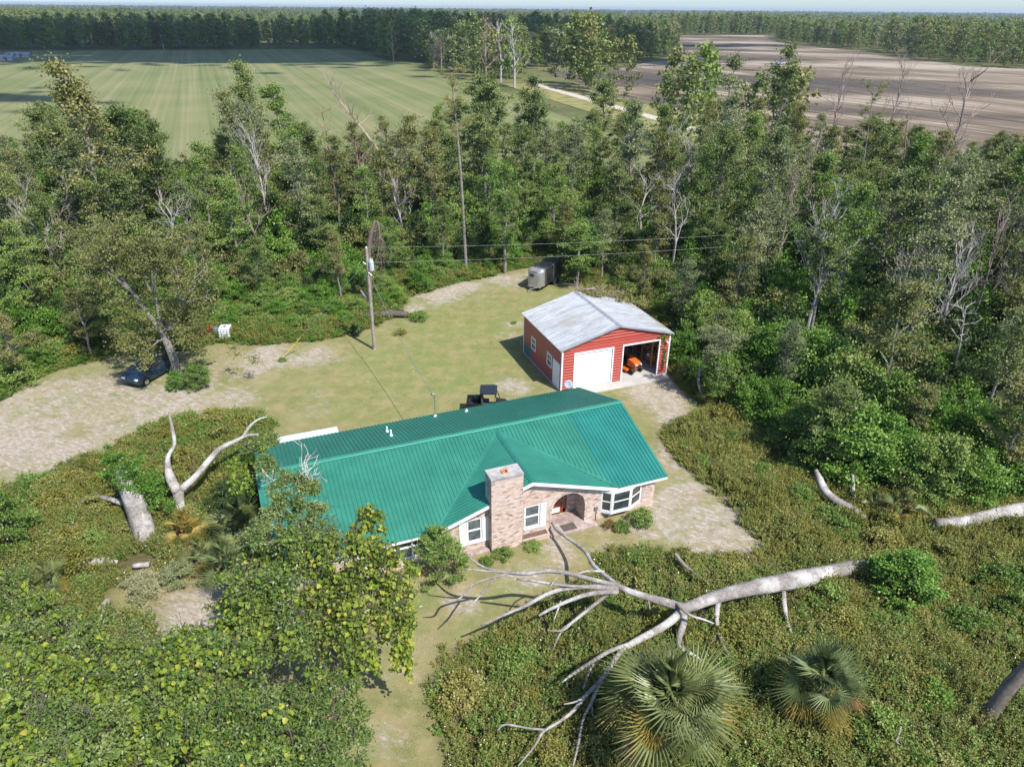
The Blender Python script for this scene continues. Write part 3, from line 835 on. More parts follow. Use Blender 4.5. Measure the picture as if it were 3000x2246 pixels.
L.new(c, b.inputs['Base Color']); b.inputs['Metallic'].default_value = .35; b.inputs['Roughness'].default_value = .42
m_door = simple('door_white', (0.80, 0.80, 0.79), .45, var=.04, scale=1.5)
m_slab = simple('concrete_slab', (0.42, 0.40, 0.37), .9, var=.15, scale=1.2, bump=.2, dirt=(0.42, 0.38, 0.33))
GW, GD, GH, GR_ = 9.29, 7.63, 3.58, 4.84
GAR = (3.732, 48.12, 0); GTH = 0.368
gar = thing('garage', 'red metal two-bay garage with pale ribbed roof and one white roll-up door', 'garage', GAR, GTH)
gM = Matrix.Translation(GAR) @ Matrix.Rotation(GTH, 4, 'Z')
def gw_(x, y, z): return gM @ Vector((x, y, z))
gtop = lambda x: GH + (GR_ - GH) * (1 - abs(x - GW / 2) / (GW / 2))
DO = [(1.05, 4.28, 3.02), (5.17, 8.37, 3.06)]
PIT = 0.2286
def siding_strip(parent, segs, z0, z1, m, axis, fixed, out, name='siding_panel', topf=None):
    """ribbed horizontal sheet between z0 and z1 over the given runs; ribs stand out from the wall"""
    mb = MB()
    for a, c_ in segs:
        pr = []; z = z0
        while z < z1 - 1e-6:
            zz = min(z + PIT, z1); w = zz - z
            pr += [(z, 0)] + ([(z + w * .72, 0), (z + w * .78, .022), (z + w * .93, .022)] if w > .1 else [])
            z = zz
        pr.append((z1, 0))
        vs = []
        for zq, h in pr:
            for u in (a, c_):
                p = fixed + out * (h + .004)
                zt = zq
                if topf: zt = min(zq, topf(u))
                vs.append((u, p, zt) if axis == 'y' else (p, u, zt))
        mb.add(vs, [(2 * i, 2 * i + 1, 2 * i + 3, 2 * i + 2) for i in range(len(pr) - 1)])
    return mb.build(name, m, parent)
# body: thin inner walls with openings
gb = MB(); t_ = .08
for x0, x1, zt in ((0, DO[0][0], 0), (DO[0][1], DO[1][0], 0), (DO[1][1], GW, 0)): gb.prism([(x0, 0), (x1, 0), (x1, gtop(x1) - .06), (x0, gtop(x0) - .06)], 0, t_, 'y')
gb.prism([(DO[0][0], DO[0][2]), (DO[0][1], DO[0][2]), (DO[0][1], gtop(DO[0][1]) - .06), (DO[0][0], gtop(DO[0][0]) - .06)], 0, t_, 'y')
gb.prism([(DO[1][0], DO[1][2]), (DO[1][1], DO[1][2]), (DO[1][1], gtop(DO[1][1]) - .06), (DO[1][0], gtop(DO[1][0]) - .06)], 0, t_, 'y')
WIN = [(5.1, 5.9, 1.15, 2.15), (1.85, 2.68, 1.18, 2.18)]; SD = (0.32, 1.52, 0.05, 2.12)
cuts = sorted({t_, GD - t_, *[w for q in WIN for w in q[:2]], SD[0], SD[1]})
for y0, y1 in zip(cuts[:-1], cuts[1:]):
    ym = (y0 + y1) / 2; segs = [(0, GH - .06)]
    for a, c_, z0, z1 in WIN + [SD]:
        if a < ym < c_: segs = [(0, z0), (z1, GH - .06)]
    for z0, z1 in segs:
        if z1 - z0 > .01: gb.box(0, t_, y0, y1, z0, z1)
gb.box(GW - t_, GW, t_, GD - t_, 0, GH - .06)
gb.prism([(0, 0), (GW, 0), (GW, GH - .06), (GW / 2, GR_ - .06), (0, GH - .06)], GD - t_, GD, 'y')
body = gb.build('wall', m_red, gar)
# siding panels: bands of four ribs
bz = 0.03; band = PIT * 4; k = 0
while bz < GR_ - .1:
    z1 = bz + band
    # front
    zc = sorted({bz, z1, *[d[2] + .05 for d in DO if bz < d[2] + .05 < z1]})
    for za, zb in zip(zc[:-1], zc[1:]):
        zm = (za + zb) / 2
        runs = [(0, GW)]
        for a, c_, zt in DO:
            if zm < zt + .05:
                nr = []
                for r0, r1 in runs: nr += [(r0, a - .06), (c_ + .06, r1)] if r0 < a < r1 else [(r0, r1)]
                runs = nr
        if za >= GH - .08:
            runs = [(0, GW / 2), (GW / 2, GW)]
        # keep under the rake
        rr = []
        for r0, r1 in runs:
            if za > GH - band:
                hx = (GW / 2) * (1 - (za - GH) / (GR_ - GH)) if za > GH else GW / 2
                r0 = max(r0, GW / 2 - hx); r1 = min(r1, GW / 2 + hx)
                # split finely so the top can follow the rake
                if r1 - r0 > .05:
                    xs = np.linspace(r0, r1, max(2, int((r1 - r0) / .25)))
                    rr += list(zip(xs[:-1], xs[1:]))
            else: rr.append((r0, r1))
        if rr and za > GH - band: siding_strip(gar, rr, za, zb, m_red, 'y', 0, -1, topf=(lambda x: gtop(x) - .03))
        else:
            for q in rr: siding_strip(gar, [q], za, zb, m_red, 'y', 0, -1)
    # left wall with window and door gaps
    if bz < GH - .1:
        zt_ = min(z1, GH - .03)
        zc = sorted({bz, zt_, *[q for w in WIN + [SD] for q in (w[2] - .05, w[3] + .05) if bz < q < zt_]})
        for za, zb in zip(zc[:-1], zc[1:]):
            zm = (za + zb) / 2; runs = [(0.0, GD)]
            for a, c_, z0, zz1 in WIN + [SD]:
                if z0 - .05 < zm < zz1 + .05:
                    nr = []
                    for r0, r1 in runs: nr += [(r0, a - .05), (c_ + .05, r1)] if r0 < a < r1 else [(r0, r1)]
                    runs = nr
            rt = []
            if zm < .75:      # a patch of teal sheeting at the back corner
                rr = []
                for r0, r1 in runs:
                    if r1 > 6.02: rr.append((r0, 6.02)); rt.append((6.02, r1))
                    else: rr.append((r0, r1))
                runs = rr
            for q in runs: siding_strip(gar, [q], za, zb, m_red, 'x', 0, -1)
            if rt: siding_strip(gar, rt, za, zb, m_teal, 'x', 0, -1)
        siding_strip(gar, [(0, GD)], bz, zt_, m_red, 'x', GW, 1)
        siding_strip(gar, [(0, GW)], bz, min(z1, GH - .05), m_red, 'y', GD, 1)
    bz = z1
# corner and opening trim
tr = MB()
for x0, x1, y0, y1 in ((-.045, .07, -.045, .0), (-.045, -.004 - .022, 0, .08), (GW - .07, GW + .045, -.045, 0), (-.045, -.03, GD - .08, GD + .03)):
    tr.box(x0, x1, y0, y1, 0, GH - .03)
tr.build('corner_trim', m_white2, gar)
for a, c_, zt in DO:
    d = MB(); d.box(a - .07, a + .03, -.05, -.0, 0, zt + .07); d.box(c_ - .03, c_ + .07, -.05, 0, 0, zt + .07); d.box(a + .03, c_ - .03, -.05, 0, zt - .03, zt + .07)
    d.build('opening_trim', m_white2, gar)
# roll-up door in the left bay: corrugated curtain
a, c_, zt = DO[0]
pr = []; z = .06
while z < zt - .03:
    pr += [(z, 0), (z + .03, -.012), (z + .06, -.012), (z + .075, 0)]; z += .085
pr = [(min(q, zt - .03), h) for q, h in pr]
vs = []
for q, h in pr: vs += [(a + .02, .05 + h, q), (c_ - .02, .05 + h, q)]
MB().add(vs, [(2 * i, 2 * i + 1, 2 * i + 3, 2 * i + 2) for i in range(len(pr) - 1)]).build('roll_up_door', m_door, gar)
MB().lathe([(.2, DO[1][0] + .05), (.2, DO[1][1] - .05)], (0, .42, DO[1][2] - .02), 14, 'x').build('door_coil', m_door, gar)
# side door and windows
sdr = MB().box(-.03, .02, SD[0] + .04, SD[1] - .04, .05, SD[3] - .03).build('side_door', m_door, gar)
MB().lathe([(.035, -.08), (.035, -.03)], (0, SD[0] + .16, 1.02), 10, 'x').build('door_knob', m_galv, sdr)
f = MB(); f.box(-.04, .02, SD[0] - .05, SD[0] + .04, 0, SD[3] + .05); f.box(-.04, .02, SD[1] - .04, SD[1] + .05, 0, SD[3] + .05); f.box(-.04, .02, SD[0] + .04, SD[1] - .04, SD[3] - .03, SD[3] + .05)
f.build('door_frame', m_white2, gar)
for y0, y1, z0, z1 in WIN:
    f = MB(); w = .06; zm = (z0 + z1) / 2
    f.box(-.045, .02, y0 - .05, y0 + w, z0 - .05, z1 + .05); f.box(-.045, .02, y1 - w, y1 + .05, z0 - .05, z1 + .05)
    f.box(-.045, .02, y0 + w, y1 - w, z0 - .05, z0 + w); f.box(-.045, .02, y0 + w, y1 - w, z1 - w, z1 + .05); f.box(-.035, .01, y0 + w, y1 - w, zm - .03, zm + .03)
    wo_ = f.build('window', m_white2, gar)
    MB().box(-.012, -.004, y0 + w, y1 - w, z0 + w, zm - .03).build('pane', m_pane_d, wo_); MB().box(-.012, -.004, y0 + w, y1 - w, zm + .03, z1 - w).build('pane', m_pane_d, wo_)
    MB().box(-.02, -.013, (y0 + y1) / 2 - .012, (y0 + y1) / 2 + .012, z0 + w, z1 - w).build('muntin', m_white2, wo_)
# roof panels: ribs run down the slope
OV = .24; SLg = (GR_ - GH) / (GW / 2)
npg = 9; gy0, gy1 = -.18, GD + .16; wv = (gy1 - gy0) / npg
groof = MB().prism([(-OV + .03, GH - OV * SLg), (GW / 2, GR_ - .01), (GW + OV - .03, GH - OV * SLg), (GW + OV - .03, GH - OV * SLg - .05), (GW / 2, GR_ - .07), (-OV + .03, GH - OV * SLg - .05)], gy0 + .02, gy1 - .02, 'y').build('roof', m_white2, gar)
for i in range(npg):
    y0 = gy0 + i * wv; y1 = y0 + wv - .003
    pr = rib_profile(y0, y1)
    for sgn in (-1, 1):
        vs = []
        for u, h in pr: vs.append((GW / 2 + sgn * .02, u, GR_ + .012 + h * .8))
        for u, h in pr: vs.append((GW / 2 + sgn * (GW / 2 + OV), u, GH - OV * SLg + .012 + h * .8))
        n = len(pr)
        MB().add(vs, [(k, k + 1, n + k + 1, n + k) for k in range(n - 1)]).build('roof_panel', m_roofw, groof)
vs = []
for y in (gy0 - .02, gy1 + .02):
    for s, dz in ((-.17, -.035), (0, .04), (.17, -.035)): vs.append((GW / 2 + s, y, GR_ + .03 + dz))
MB().add(vs, [(0, 1, 4, 3), (1, 2, 5, 4)]).build('ridge_cap', m_roofw, groof)
for sgn in (-1, 1):
    vs = []
    for x in (GW / 2, GW / 2 + sgn * (GW / 2 + OV)):
        z = GR_ - abs(x - GW / 2) * SLg
        vs += [(x, gy0 - .012, z + .035), (x, gy0 - .012, z - .09), (x, gy0 + .1, z + .037)]
    MB().add(vs, [(0, 1, 4, 3), (0, 2, 5, 3)]).build('rake_trim', m_roofw, groof)
# slab and apron
MB().box(-.1, GW + .1, 0, GD + .1, -.06, .03).build('floor_slab', m_slab, gar)
MB().prism([(.9, -.0), (GW - .1, 0), (GW - .25, -.95), (2.1, -1.1)], -.06, .05, 'z').build('apron', m_slab, gar)
MB().box(GW - .35, GW - .2, -.2, -.03, 2.75, 2.86).build('flood_lamp', m_white2, gar)
# inner frame posts
fp = MB()
for y in np.arange(1.5, GD, 1.5): fp.box(GW - .14, GW - .085, y, y + .06, .03, GH - .1)
fp.build('inner_posts', m_galv, gar)

# ---- shelving and stored things on the right wall
m_ply = simple('raw_timber', (0.42, 0.24, 0.10), .8, var=.25, scale=4)
shx = GW - .12
shelf = thing('storage_shelf', 'tall raw timber storage shelf inside the open garage bay', 'shelf', gw_(shx, 1.2, .03), GTH)
for y in (0, 1.5, 3.0, 4.5):
    for x in (-.6, -.05): MB().box(x - .045, x + .045, y - .045, y + .045, 0, 2.85).build('post', m_ply, shelf)
for z in (.55, 1.25, 1.95, 2.6): MB().box(-.66, .0, -.08, 4.58, z, z + .04).build('shelf_board', m_ply, shelf)
cols = [('black plastic tote', (.02, .02, .022)), ('blue plastic tote', (.03, .09, .25)), ('red fuel can', (.45, .03, .02)), ('yellow tool case', (.55, .35, .03)), ('white bucket', (.7, .7, .68)), ('grey tool case', (.2, .2, .21)), ('green tin', (.04, .16, .06)), ('orange case', (.6, .17, .02))]
rr_ = random.Random(3)
used = {}
SH = {.55: 'lowest', 1.25: 'second', 1.95: 'third', 2.6: 'top'}
for z in (.55, 1.25, 1.95, 2.6):
    y = .1
    ks_ = rr_.sample(range(len(cols)), 6)
    for k in ks_:
        nm, cc = cols[k]
        w = rr_.uniform(.3, .5); h = rr_.uniform(.2, .36); d = rr_.uniform(.3, .45)
        bm_ = MB()
        mcol = used.setdefault(k, simple('storage_' + nm.replace(' ', '_'), cc, .45))
        r_ = thing(nm.split(' ', 1)[1].replace(' ', '_'), f'{nm} on the {SH[z]} board of the garage shelf', nm.split()[-1], gw_(shx - .33, 1.2 + y + w / 2, .03 + z + .042), GTH + rr_.uniform(-.1, .1))
        if 'bucket' in nm or 'tin' in nm:
            MB().lathe([(w * .36, 0), (w * .44, h)], n=14).build('body', mcol, r_)
            MB().lathe([(w * .46, h), (w * .46, h + .02), (w * .3, h + .025)], n=14).build('lid', mcol, r_)
        else:
            bm_.prism([(-d * .44, -w * .44), (d * .44, -w * .44), (d * .44, w * .44), (-d * .44, w * .44)], 0, h, 'z')
            bm_.build('body', mcol, r_, bevel=.02)
            MB().box(-d * .48, d * .48, -w * .48, w * .48, h, h + .03).build('lid', mcol, r_, bevel=.008)
            MB().tube([(-.06, 0, h + .03), (-.05, 0, h + .07), (.05, 0, h + .07), (.06, 0, h + .03)], .01, 6).build('handle', mcol, r_)
        y += w + .2
        if y > 4.0: break

# ---- orange zero-turn mower with roll bar, facing out of the bay
m_orange = simple('orange_paint', (0.62, 0.115, 0.012), .35, var=.08)
m_tyre = simple('rubber', (0.022, 0.022, 0.022), .85, var=.3, scale=12)
m_black = simple('black_plastic', (0.018, 0.018, 0.02), .45)
mow = thing('riding_mower', 'orange riding mower with black roll bar parked in the open garage bay', 'mower', gw_(6.75, 1.6, .03), GTH + R(14))
# front is -y (towards the apron)
def wheel(parent, x, y, r, w, mt=m_tyre, hub=m_galv):
    o = MB().lathe([(r * .55, -w / 2), (r * .9, -w / 2), (r, -w * .33), (r, w * .33), (r * .9, w / 2), (r * .55, w / 2)], n=20, axis='x').build('wheel', mt, parent, loc=(x, y, r), smooth=False)
    MB().lathe([(r * .2, -w * .42), (r * .56, -w * .38), (r * .56, w * .38), (r * .2, w * .42)], n=14, axis='x').build('rim', hub, o)
    return o
for s in (-1, 1):
    wheel(mow, s * .52, .62, .33, .28); wheel(mow, s * .42, -.72, .22, .16)
hood = [(-.95, .42), (-.98, .7), (-.85, .86), (-.3, .97), (-.1, .95), (-.1, .42)]
MB().prism(hood, -.3, .3, 'x').build('hood', m_orange, mow, bevel=.05)
MB().box(-.22, .22, -1.0, -.965, .48, .72).build('grille', m_black, mow, bevel=.01)
for s in (-1, 1): MB().lathe([(.05, -1.02), (.06, -.97)], (s * .2, 0, .74), 10, 'y').build('headlight', m_white2, mow)
MB().box(-.27, .27, -.1, .9, .36, .6).build('chassis', m_black, mow, bevel=.03)
for s in (-1, 1):
    MB().prism([(.25, .62), (.35, .8), (.75, .82), (.98, .66), (.98, .58), (.25, .55)], s * .52 - .16, s * .52 + .16, 'x').build('fender', m_orange, mow, bevel=.03)
MB().prism([(.35, .72), (.75, .72), (.85, 1.2), (.76, 1.24), (.66, .84), (.35, .82)], -.24, .24, 'x').build('seat', m_black, mow, bevel=.04)
MB().tube([(-.5, .98, .5), (-.5, .98, 1.75), (-.42, .98, 1.86), (.42, .98, 1.86), (.5, .98, 1.75), (.5, .98, .5)], .038, 8).build('roll_bar', simple('worn_black_steel', (.12, .12, .125), .4), mow)
mow.scale = (1.15, 1.15, 1.15)
MB().tube([(0, -.1, .9), (0, .12, 1.12)], .025, 8).build('steering_column', m_black, mow)
sw_ = MB()
sw_.tube([(.19 * math.cos(t), .12 + .08 * math.sin(t), 1.12 + .17 * math.sin(t)) for t in np.linspace(0, 2 * math.pi, 17)], .016, 6, cap=False)
sw_.build('steering_wheel', m_black, mow)
MB().box(-.62, .62, -.45, .3, .14, .3).build('mower_deck', m_orange, mow, bevel=.04)
# ================================================================== PLANT MAKERS
def unit(v): return v / (np.linalg.norm(v, axis=-1, keepdims=True) + 1e-9)
def leaf_arrays(P, D, N, Ln, W):
    """one folded diamond leaf per row"""
    S = unit(np.cross(D, N)); N2 = unit(np.cross(S, D))
    Ln = Ln[:, None]; W = W[:, None]
    mid = P + D * Ln * 0.45
    V = np.stack([P, mid + S * W + N2 * W * .25, P + D * Ln - N2 * Ln * .12, mid - S * W + N2 * W * .25], 1)
    return V
def quads_mesh(name, V, rnd, mats, mi=None):
    n = len(V)
    me = bpy.data.meshes.new(name)
    me.vertices.add(n * 4); me.loops.add(n * 4); me.polygons.add(n)
    me.vertices.foreach_set('co', V.reshape(-1).astype(np.float32))
    me.loops.foreach_set('vertex_index', np.arange(n * 4, dtype=np.int32))
    me.polygons.foreach_set('loop_start', np.arange(0, n * 4, 4, dtype=np.int32))
    me.polygons.foreach_set('loop_total', np.full(n, 4, dtype=np.int32))
    a = me.attributes.new('rnd', 'FLOAT', 'FACE'); a.data.foreach_set('value', np.clip(rnd, 0, 1).astype(np.float32))
    for m in mats: me.materials.append(m)
    if mi is not None: me.polygons.foreach_set('material_index', mi.astype(np.int32))
    me.update(calc_edges=True)
    return me
def clump_leaves(g, C, rad, n, Ln, wr=.42, up=.35, flat=.75, shell=2.4, hang=0.0):
    """leaves round many clump centres: C (k,3), rad (k,), n leaves each"""
    k = len(C); tot = k * n
    ci = np.repeat(np.arange(k), n)
    d = unit(g.normal(size=(tot, 3)))
    d[:, 2] = np.where(d[:, 2] < -.3, -d[:, 2] * .5, d[:, 2])
    r = np.clip(np.abs(g.normal(size=tot)) * .62, .05, 1.7)
    P = C[ci] + d * (rad[ci] * r)[:, None] * np.array([1, 1, flat])
    D = unit(d + g.normal(size=(tot, 3)) * .75 + np.array([0, 0, -hang]))
    N = unit(g.normal(size=(tot, 3)) * .7 + np.array([0, 0, up + .5]) + d * .5)
    L_ = Ln * g.uniform(.65, 1.3, tot)
    V = leaf_arrays(P, D, N, L_, L_ * wr * g.uniform(.8, 1.15, tot))
    tone = g.random(k)
    rnd = .18 + .42 * tone[ci] + .4 * g.random(tot)
    return V, rnd
def wood_branch(mb, g, p, d, length, r, level, ends, maxl, upturn=.15, wig=.16, kids=(3, 4), n=5, taper=.35, shrink=.62):
    seg = 4 if level < 2 else 3
    pts = [np.array(p, float)]; dd = np.array(d, float)
    for i in range(seg):
        dd = unit(dd + g.normal(size=3) * wig + np.array([0, 0, upturn * .4]))
        pts.append(pts[-1] + dd * length / seg)
    rad = np.linspace(r, max(r * taper, .012), seg + 1)
    mb.tube(pts, rad, n if level < 2 else 4, cap=False)
    if level >= maxl:
        ends.append(pts[-1]); return
    k = g.integers(kids[0], kids[1] + 1)
    for i in range(k):
        t = g.uniform(.4, 1.0) if i else 1.0
        q = pts[0] + (pts[-1] - pts[0]) * t if t < 1 else pts[-1]
        j = min(int(t * seg), seg - 1); q = pts[j] + (pts[j + 1] - pts[j]) * (t * seg - j) if t < 1 else pts[-1]
        side = unit(np.cross(dd, g.normal(size=3)))
        nd_ = unit(dd * .75 + side * g.uniform(.5, .95) + np.array([0, 0, upturn]))
        wood_branch(mb, g, q, nd_, length * shrink * g.uniform(.75, 1.15), rad[j] * .62, level + 1, ends, maxl, upturn, wig, kids, n, taper, shrink)
        if level == maxl - 1: ends.append(q)

BARK = simple('grey_bark', (0.20, 0.175, 0.15), .95, var=.35, scale=5, bump=.5, dirt=(0.32, 0.30, 0.27))
BARK_D = simple('dark_bark', (0.10, 0.08, 0.065), .95, var=.35, scale=5, bump=.5)
DEADWOOD = simple('bleached_wood', (0.40, 0.365, 0.335), .9, var=.25, scale=3, bump=.6, dirt=(0.22, 0.19, 0.165))
DEADWOOD_R = simple('reddish_dead_wood', (0.30, 0.225, 0.19), .95, var=.25, scale=4)
PINEBARK = simple('pine_bark', (0.27, 0.165, 0.115), .95, var=.3, scale=5)
LEAF_OAK = leafmat('leaf_oak', [(0.054, 0.092, 0.029), (0.114, 0.163, 0.046), (0.193, 0.250, 0.072), (0.314, 0.344, 0.124)])
LEAF_OLIVE = leafmat('leaf_olive', [(0.078, 0.095, 0.029), (0.153, 0.174, 0.050), (0.235, 0.241, 0.078), (0.329, 0.297, 0.123)])
LEAF_GREY = leafmat('leaf_greygreen', [(0.077, 0.107, 0.045), (0.151, 0.193, 0.082), (0.244, 0.279, 0.131), (0.365, 0.367, 0.193)])
LEAF_BRIGHT = leafmat('leaf_bright', [(0.045, 0.105, 0.014), (0.09, 0.195, 0.024), (0.14, 0.275, 0.04), (0.25, 0.38, 0.08)], rough=.42)
LEAF_SHRUB = leafmat('leaf_shrub', [(0.062, 0.111, 0.026), (0.125, 0.213, 0.040), (0.205, 0.305, 0.065), (0.330, 0.389, 0.121)])
LEAF_WEED = leafmat('leaf_weed', [(0.085, 0.115, 0.022), (0.175, 0.205, 0.045), (0.26, 0.27, 0.075), (0.36, 0.345, 0.125)], trans=.38, drift=.75)
LEAF_WEED_Y = leafmat('leaf_weed_yellow', [(0.11, 0.125, 0.02), (0.215, 0.22, 0.04), (0.31, 0.295, 0.075), (0.42, 0.385, 0.145)], trans=.38, drift=.7)
LEAF_STRAW = leafmat('leaf_straw', [(0.16, 0.115, 0.06), (0.28, 0.21, 0.12), (0.40, 0.32, 0.19)], drift=.6)
LEAF_VINE = leafmat('leaf_vine', [(0.10, 0.17, 0.025), (0.19, 0.275, 0.035), (0.30, 0.36, 0.045), (0.44, 0.42, 0.06), (0.5, 0.33, 0.07)], trans=.4, spread=.1, drift=.2)
LEAF_DARK = leafmat('leaf_dark', [(0.030, 0.054, 0.018), (0.054, 0.093, 0.027), (0.093, 0.143, 0.041)])
LEAF_RUSSET = leafmat('leaf_russet', [(0.154, 0.098, 0.042), (0.266, 0.168, 0.056), (0.378, 0.266, 0.084)])
LEAF_RED = leafmat('leaf_red', [(0.250, 0.030, 0.015), (0.450, 0.060, 0.030)])
PETAL = simple('white_petal', (0.75, 0.75, 0.68), .8)

def make_tree(name, seed, H=14.0, lo=.3, rad=2.6, limbs=13, per=150, Ln=.155, cr=(.5, 1.0), leaf=LEAF_OAK, bark=BARK, lean=0.0, top=.55, sub=2, trunk_r=.19, bare=.0, hang=.1):
    """returns (trunk mesh, crown mesh); profile widest at the lower middle of the crown"""
    g = np.random.default_rng(seed)
    mb = MB(); pts = []
    wob = g.normal(size=(7, 2)) * .22
    for i in range(7):
        t = i / 6
        pts.append(np.array([lean * t * t * H + wob[i, 0] * t, wob[i, 1] * t, t * H * .96]))
    mb.tube(pts, [trunk_r * (1 - .82 * i / 6) for i in range(7)], 7, cap=False)
    def trunk_at(t):
        j = min(int(t * 6), 5); return pts[j] + (pts[j + 1] - pts[j]) * (t * 6 - j)
    C = []
    az = g.random() * 6.28
    for i in range(limbs):
        t = lo + (.97 - lo) * (i + g.random() * .8) / limbs
        az += 2.4 + g.normal() * .35
        u = (t - lo) / (1 - lo)
        ln = rad * (.55 + .45 * math.sin(math.pi * min(1, u * 1.1 + .15))) * g.uniform(.55, 1.25) * (1 - top * u * u)
        d = np.array([math.cos(az), math.sin(az), g.uniform(.45, 1.15)])
        ends = []
        wood_branch(mb, g, trunk_at(t), unit(d), ln, trunk_r * .42 * (1 - .6 * u), 1, ends, sub, upturn=.25, kids=(2, 3))
        if g.random() < bare: continue
        for e in ends: C.append(e)
    C.append(pts[-1]); C.append(pts[-1] - np.array([0, 0, .7])); C.append(trunk_at(.9) + g.normal(size=3) * .4)
    for t in np.arange(lo, .92, .07): C.append(trunk_at(t) + g.normal(size=3) * np.array([.55, .55, .3]))
    C = np.array(C); r_ = g.uniform(cr[0], cr[1], len(C))
    V, rnd = clump_leaves(g, C, r_, per, Ln, hang=hang)
    return mb.mesh(name + '_trunk', bark), quads_mesh(name + '_crown', V, rnd, [leaf])

def make_bush(name, seed, R_=1.6, H=2.4, clumps=34, per=70, Ln=.2, leaf=LEAF_BRIGHT, cr=(.35, .7), wr=.42, stem=True, spiky=.0):
    g = np.random.default_rng(seed)
    a = g.random(clumps) * 6.28; u = g.random(clumps)
    z = u ** .8; rr = np.sqrt(np.clip(1 - z ** 2.2, 0.02, 1)) * g.uniform(.45, 1.0, clumps)
    C = np.stack([np.cos(a) * rr * R_, np.sin(a) * rr * R_, z * (H - .3) * g.uniform(.75, 1.1, clumps) + .15], 1)
    V, rnd = clump_leaves(g, C, g.uniform(cr[0], cr[1], clumps) * R_ * .55, per, Ln, wr=wr, hang=-spiky)
    mb = MB()
    for c in C[:10]: mb.tube([(c[0] * .1, c[1] * .1, -.05), (c[0] * .5, c[1] * .5, c[2] * .6), tuple(c)], [.05, .035, .012], 4, cap=False)
    return mb.mesh(name + '_stem', BARK_D), quads_mesh(name + '_foliage', V, rnd, [leaf])

def make_dead(name, seed, H=12.0, limbs=9, lo=.45, ln=2.6, mat=DEADWOOD_R, r=.17, lean=.03, maxl=3, up=.3, fan=.9):
    g = np.random.default_rng(seed); mb = MB(); pts = []
    wob = g.normal(size=(6, 2)) * .25
    for i in range(6):
        t = i / 5; pts.append(np.array([lean * H * t * t + wob[i, 0] * t, wob[i, 1] * t, H * t * .92]))
    mb.tube(pts, [r * (1 - .8 * i / 5) for i in range(6)], 7, cap=False)
    az = 0
    for i in range(limbs):
        t = lo + (.98 - lo) * i / limbs; az += 2.4
        j = min(int(t * 5), 4); p = pts[j] + (pts[j + 1] - pts[j]) * (t * 5 - j)
        d = unit(np.array([math.cos(az) * fan, math.sin(az) * fan, .7 + .6 * t]))
        wood_branch(mb, g, p, d, ln * g.uniform(.6, 1.1) * (1.25 - .6 * t), r * .4, 1, [], maxl, upturn=up, kids=(3, 4), wig=.2)
    tr = mb.mesh(name, mat)
    return tr

# weeds: a tuft of leafy stems
def make_weed(name, seed, H=.8, stems=9, per=9, Ln=.11, wr=.3, spread=.28, leaf=LEAF_WEED, flowers=0):
    g = np.random.default_rng(seed); P = []; D = []; N = []; LL = []
    for s in range(stems):
        a = g.random() * 6.28; r0 = g.random() * spread * .6; h = H * g.uniform(.55, 1.1)
        tip = np.array([math.cos(a), math.sin(a)]) * spread * g.uniform(.3, 1.1)
        base = np.array([math.cos(a + .7), math.sin(a + .7)]) * r0
        for k in range(per):
            t = (k + g.random()) / per
            xy = base + (tip) * t ** 1.4
            P.append((xy[0], xy[1], h * t)); q = g.random() * 6.28
            D.append((math.cos(q), math.sin(q), g.uniform(-.1, .9))); N.append((g.normal() * .4, g.normal() * .4, 1.0)); LL.append(Ln * g.uniform(.6, 1.3) * (1.15 - .5 * t))
        for k in range(3 if s % 3 == 0 else 0):      # the stem itself
            t = k / 3; xy = base + tip * t ** 1.4
            P.append((xy[0], xy[1], h * t)); D.append((tip[0] * .6, tip[1] * .6, h)); N.append((math.cos(a + 1.5), math.sin(a + 1.5), .1)); LL.append(h * .36)
    P = np.array(P); D = unit(np.array(D)); N = unit(np.array(N)); LL = np.array(LL)
    W = np.where(LL > H * .2, .009, LL * wr)
    V = leaf_arrays(P, D, N, LL, W)
    rnd = .1 + .8 * g.random(len(P))
    mi = np.zeros(len(P), int)
    if flowers:
        idx = g.choice(len(P), flowers, replace=False); mi[idx] = 1
    return quads_mesh(name, V, rnd, [leaf, PETAL], mi)

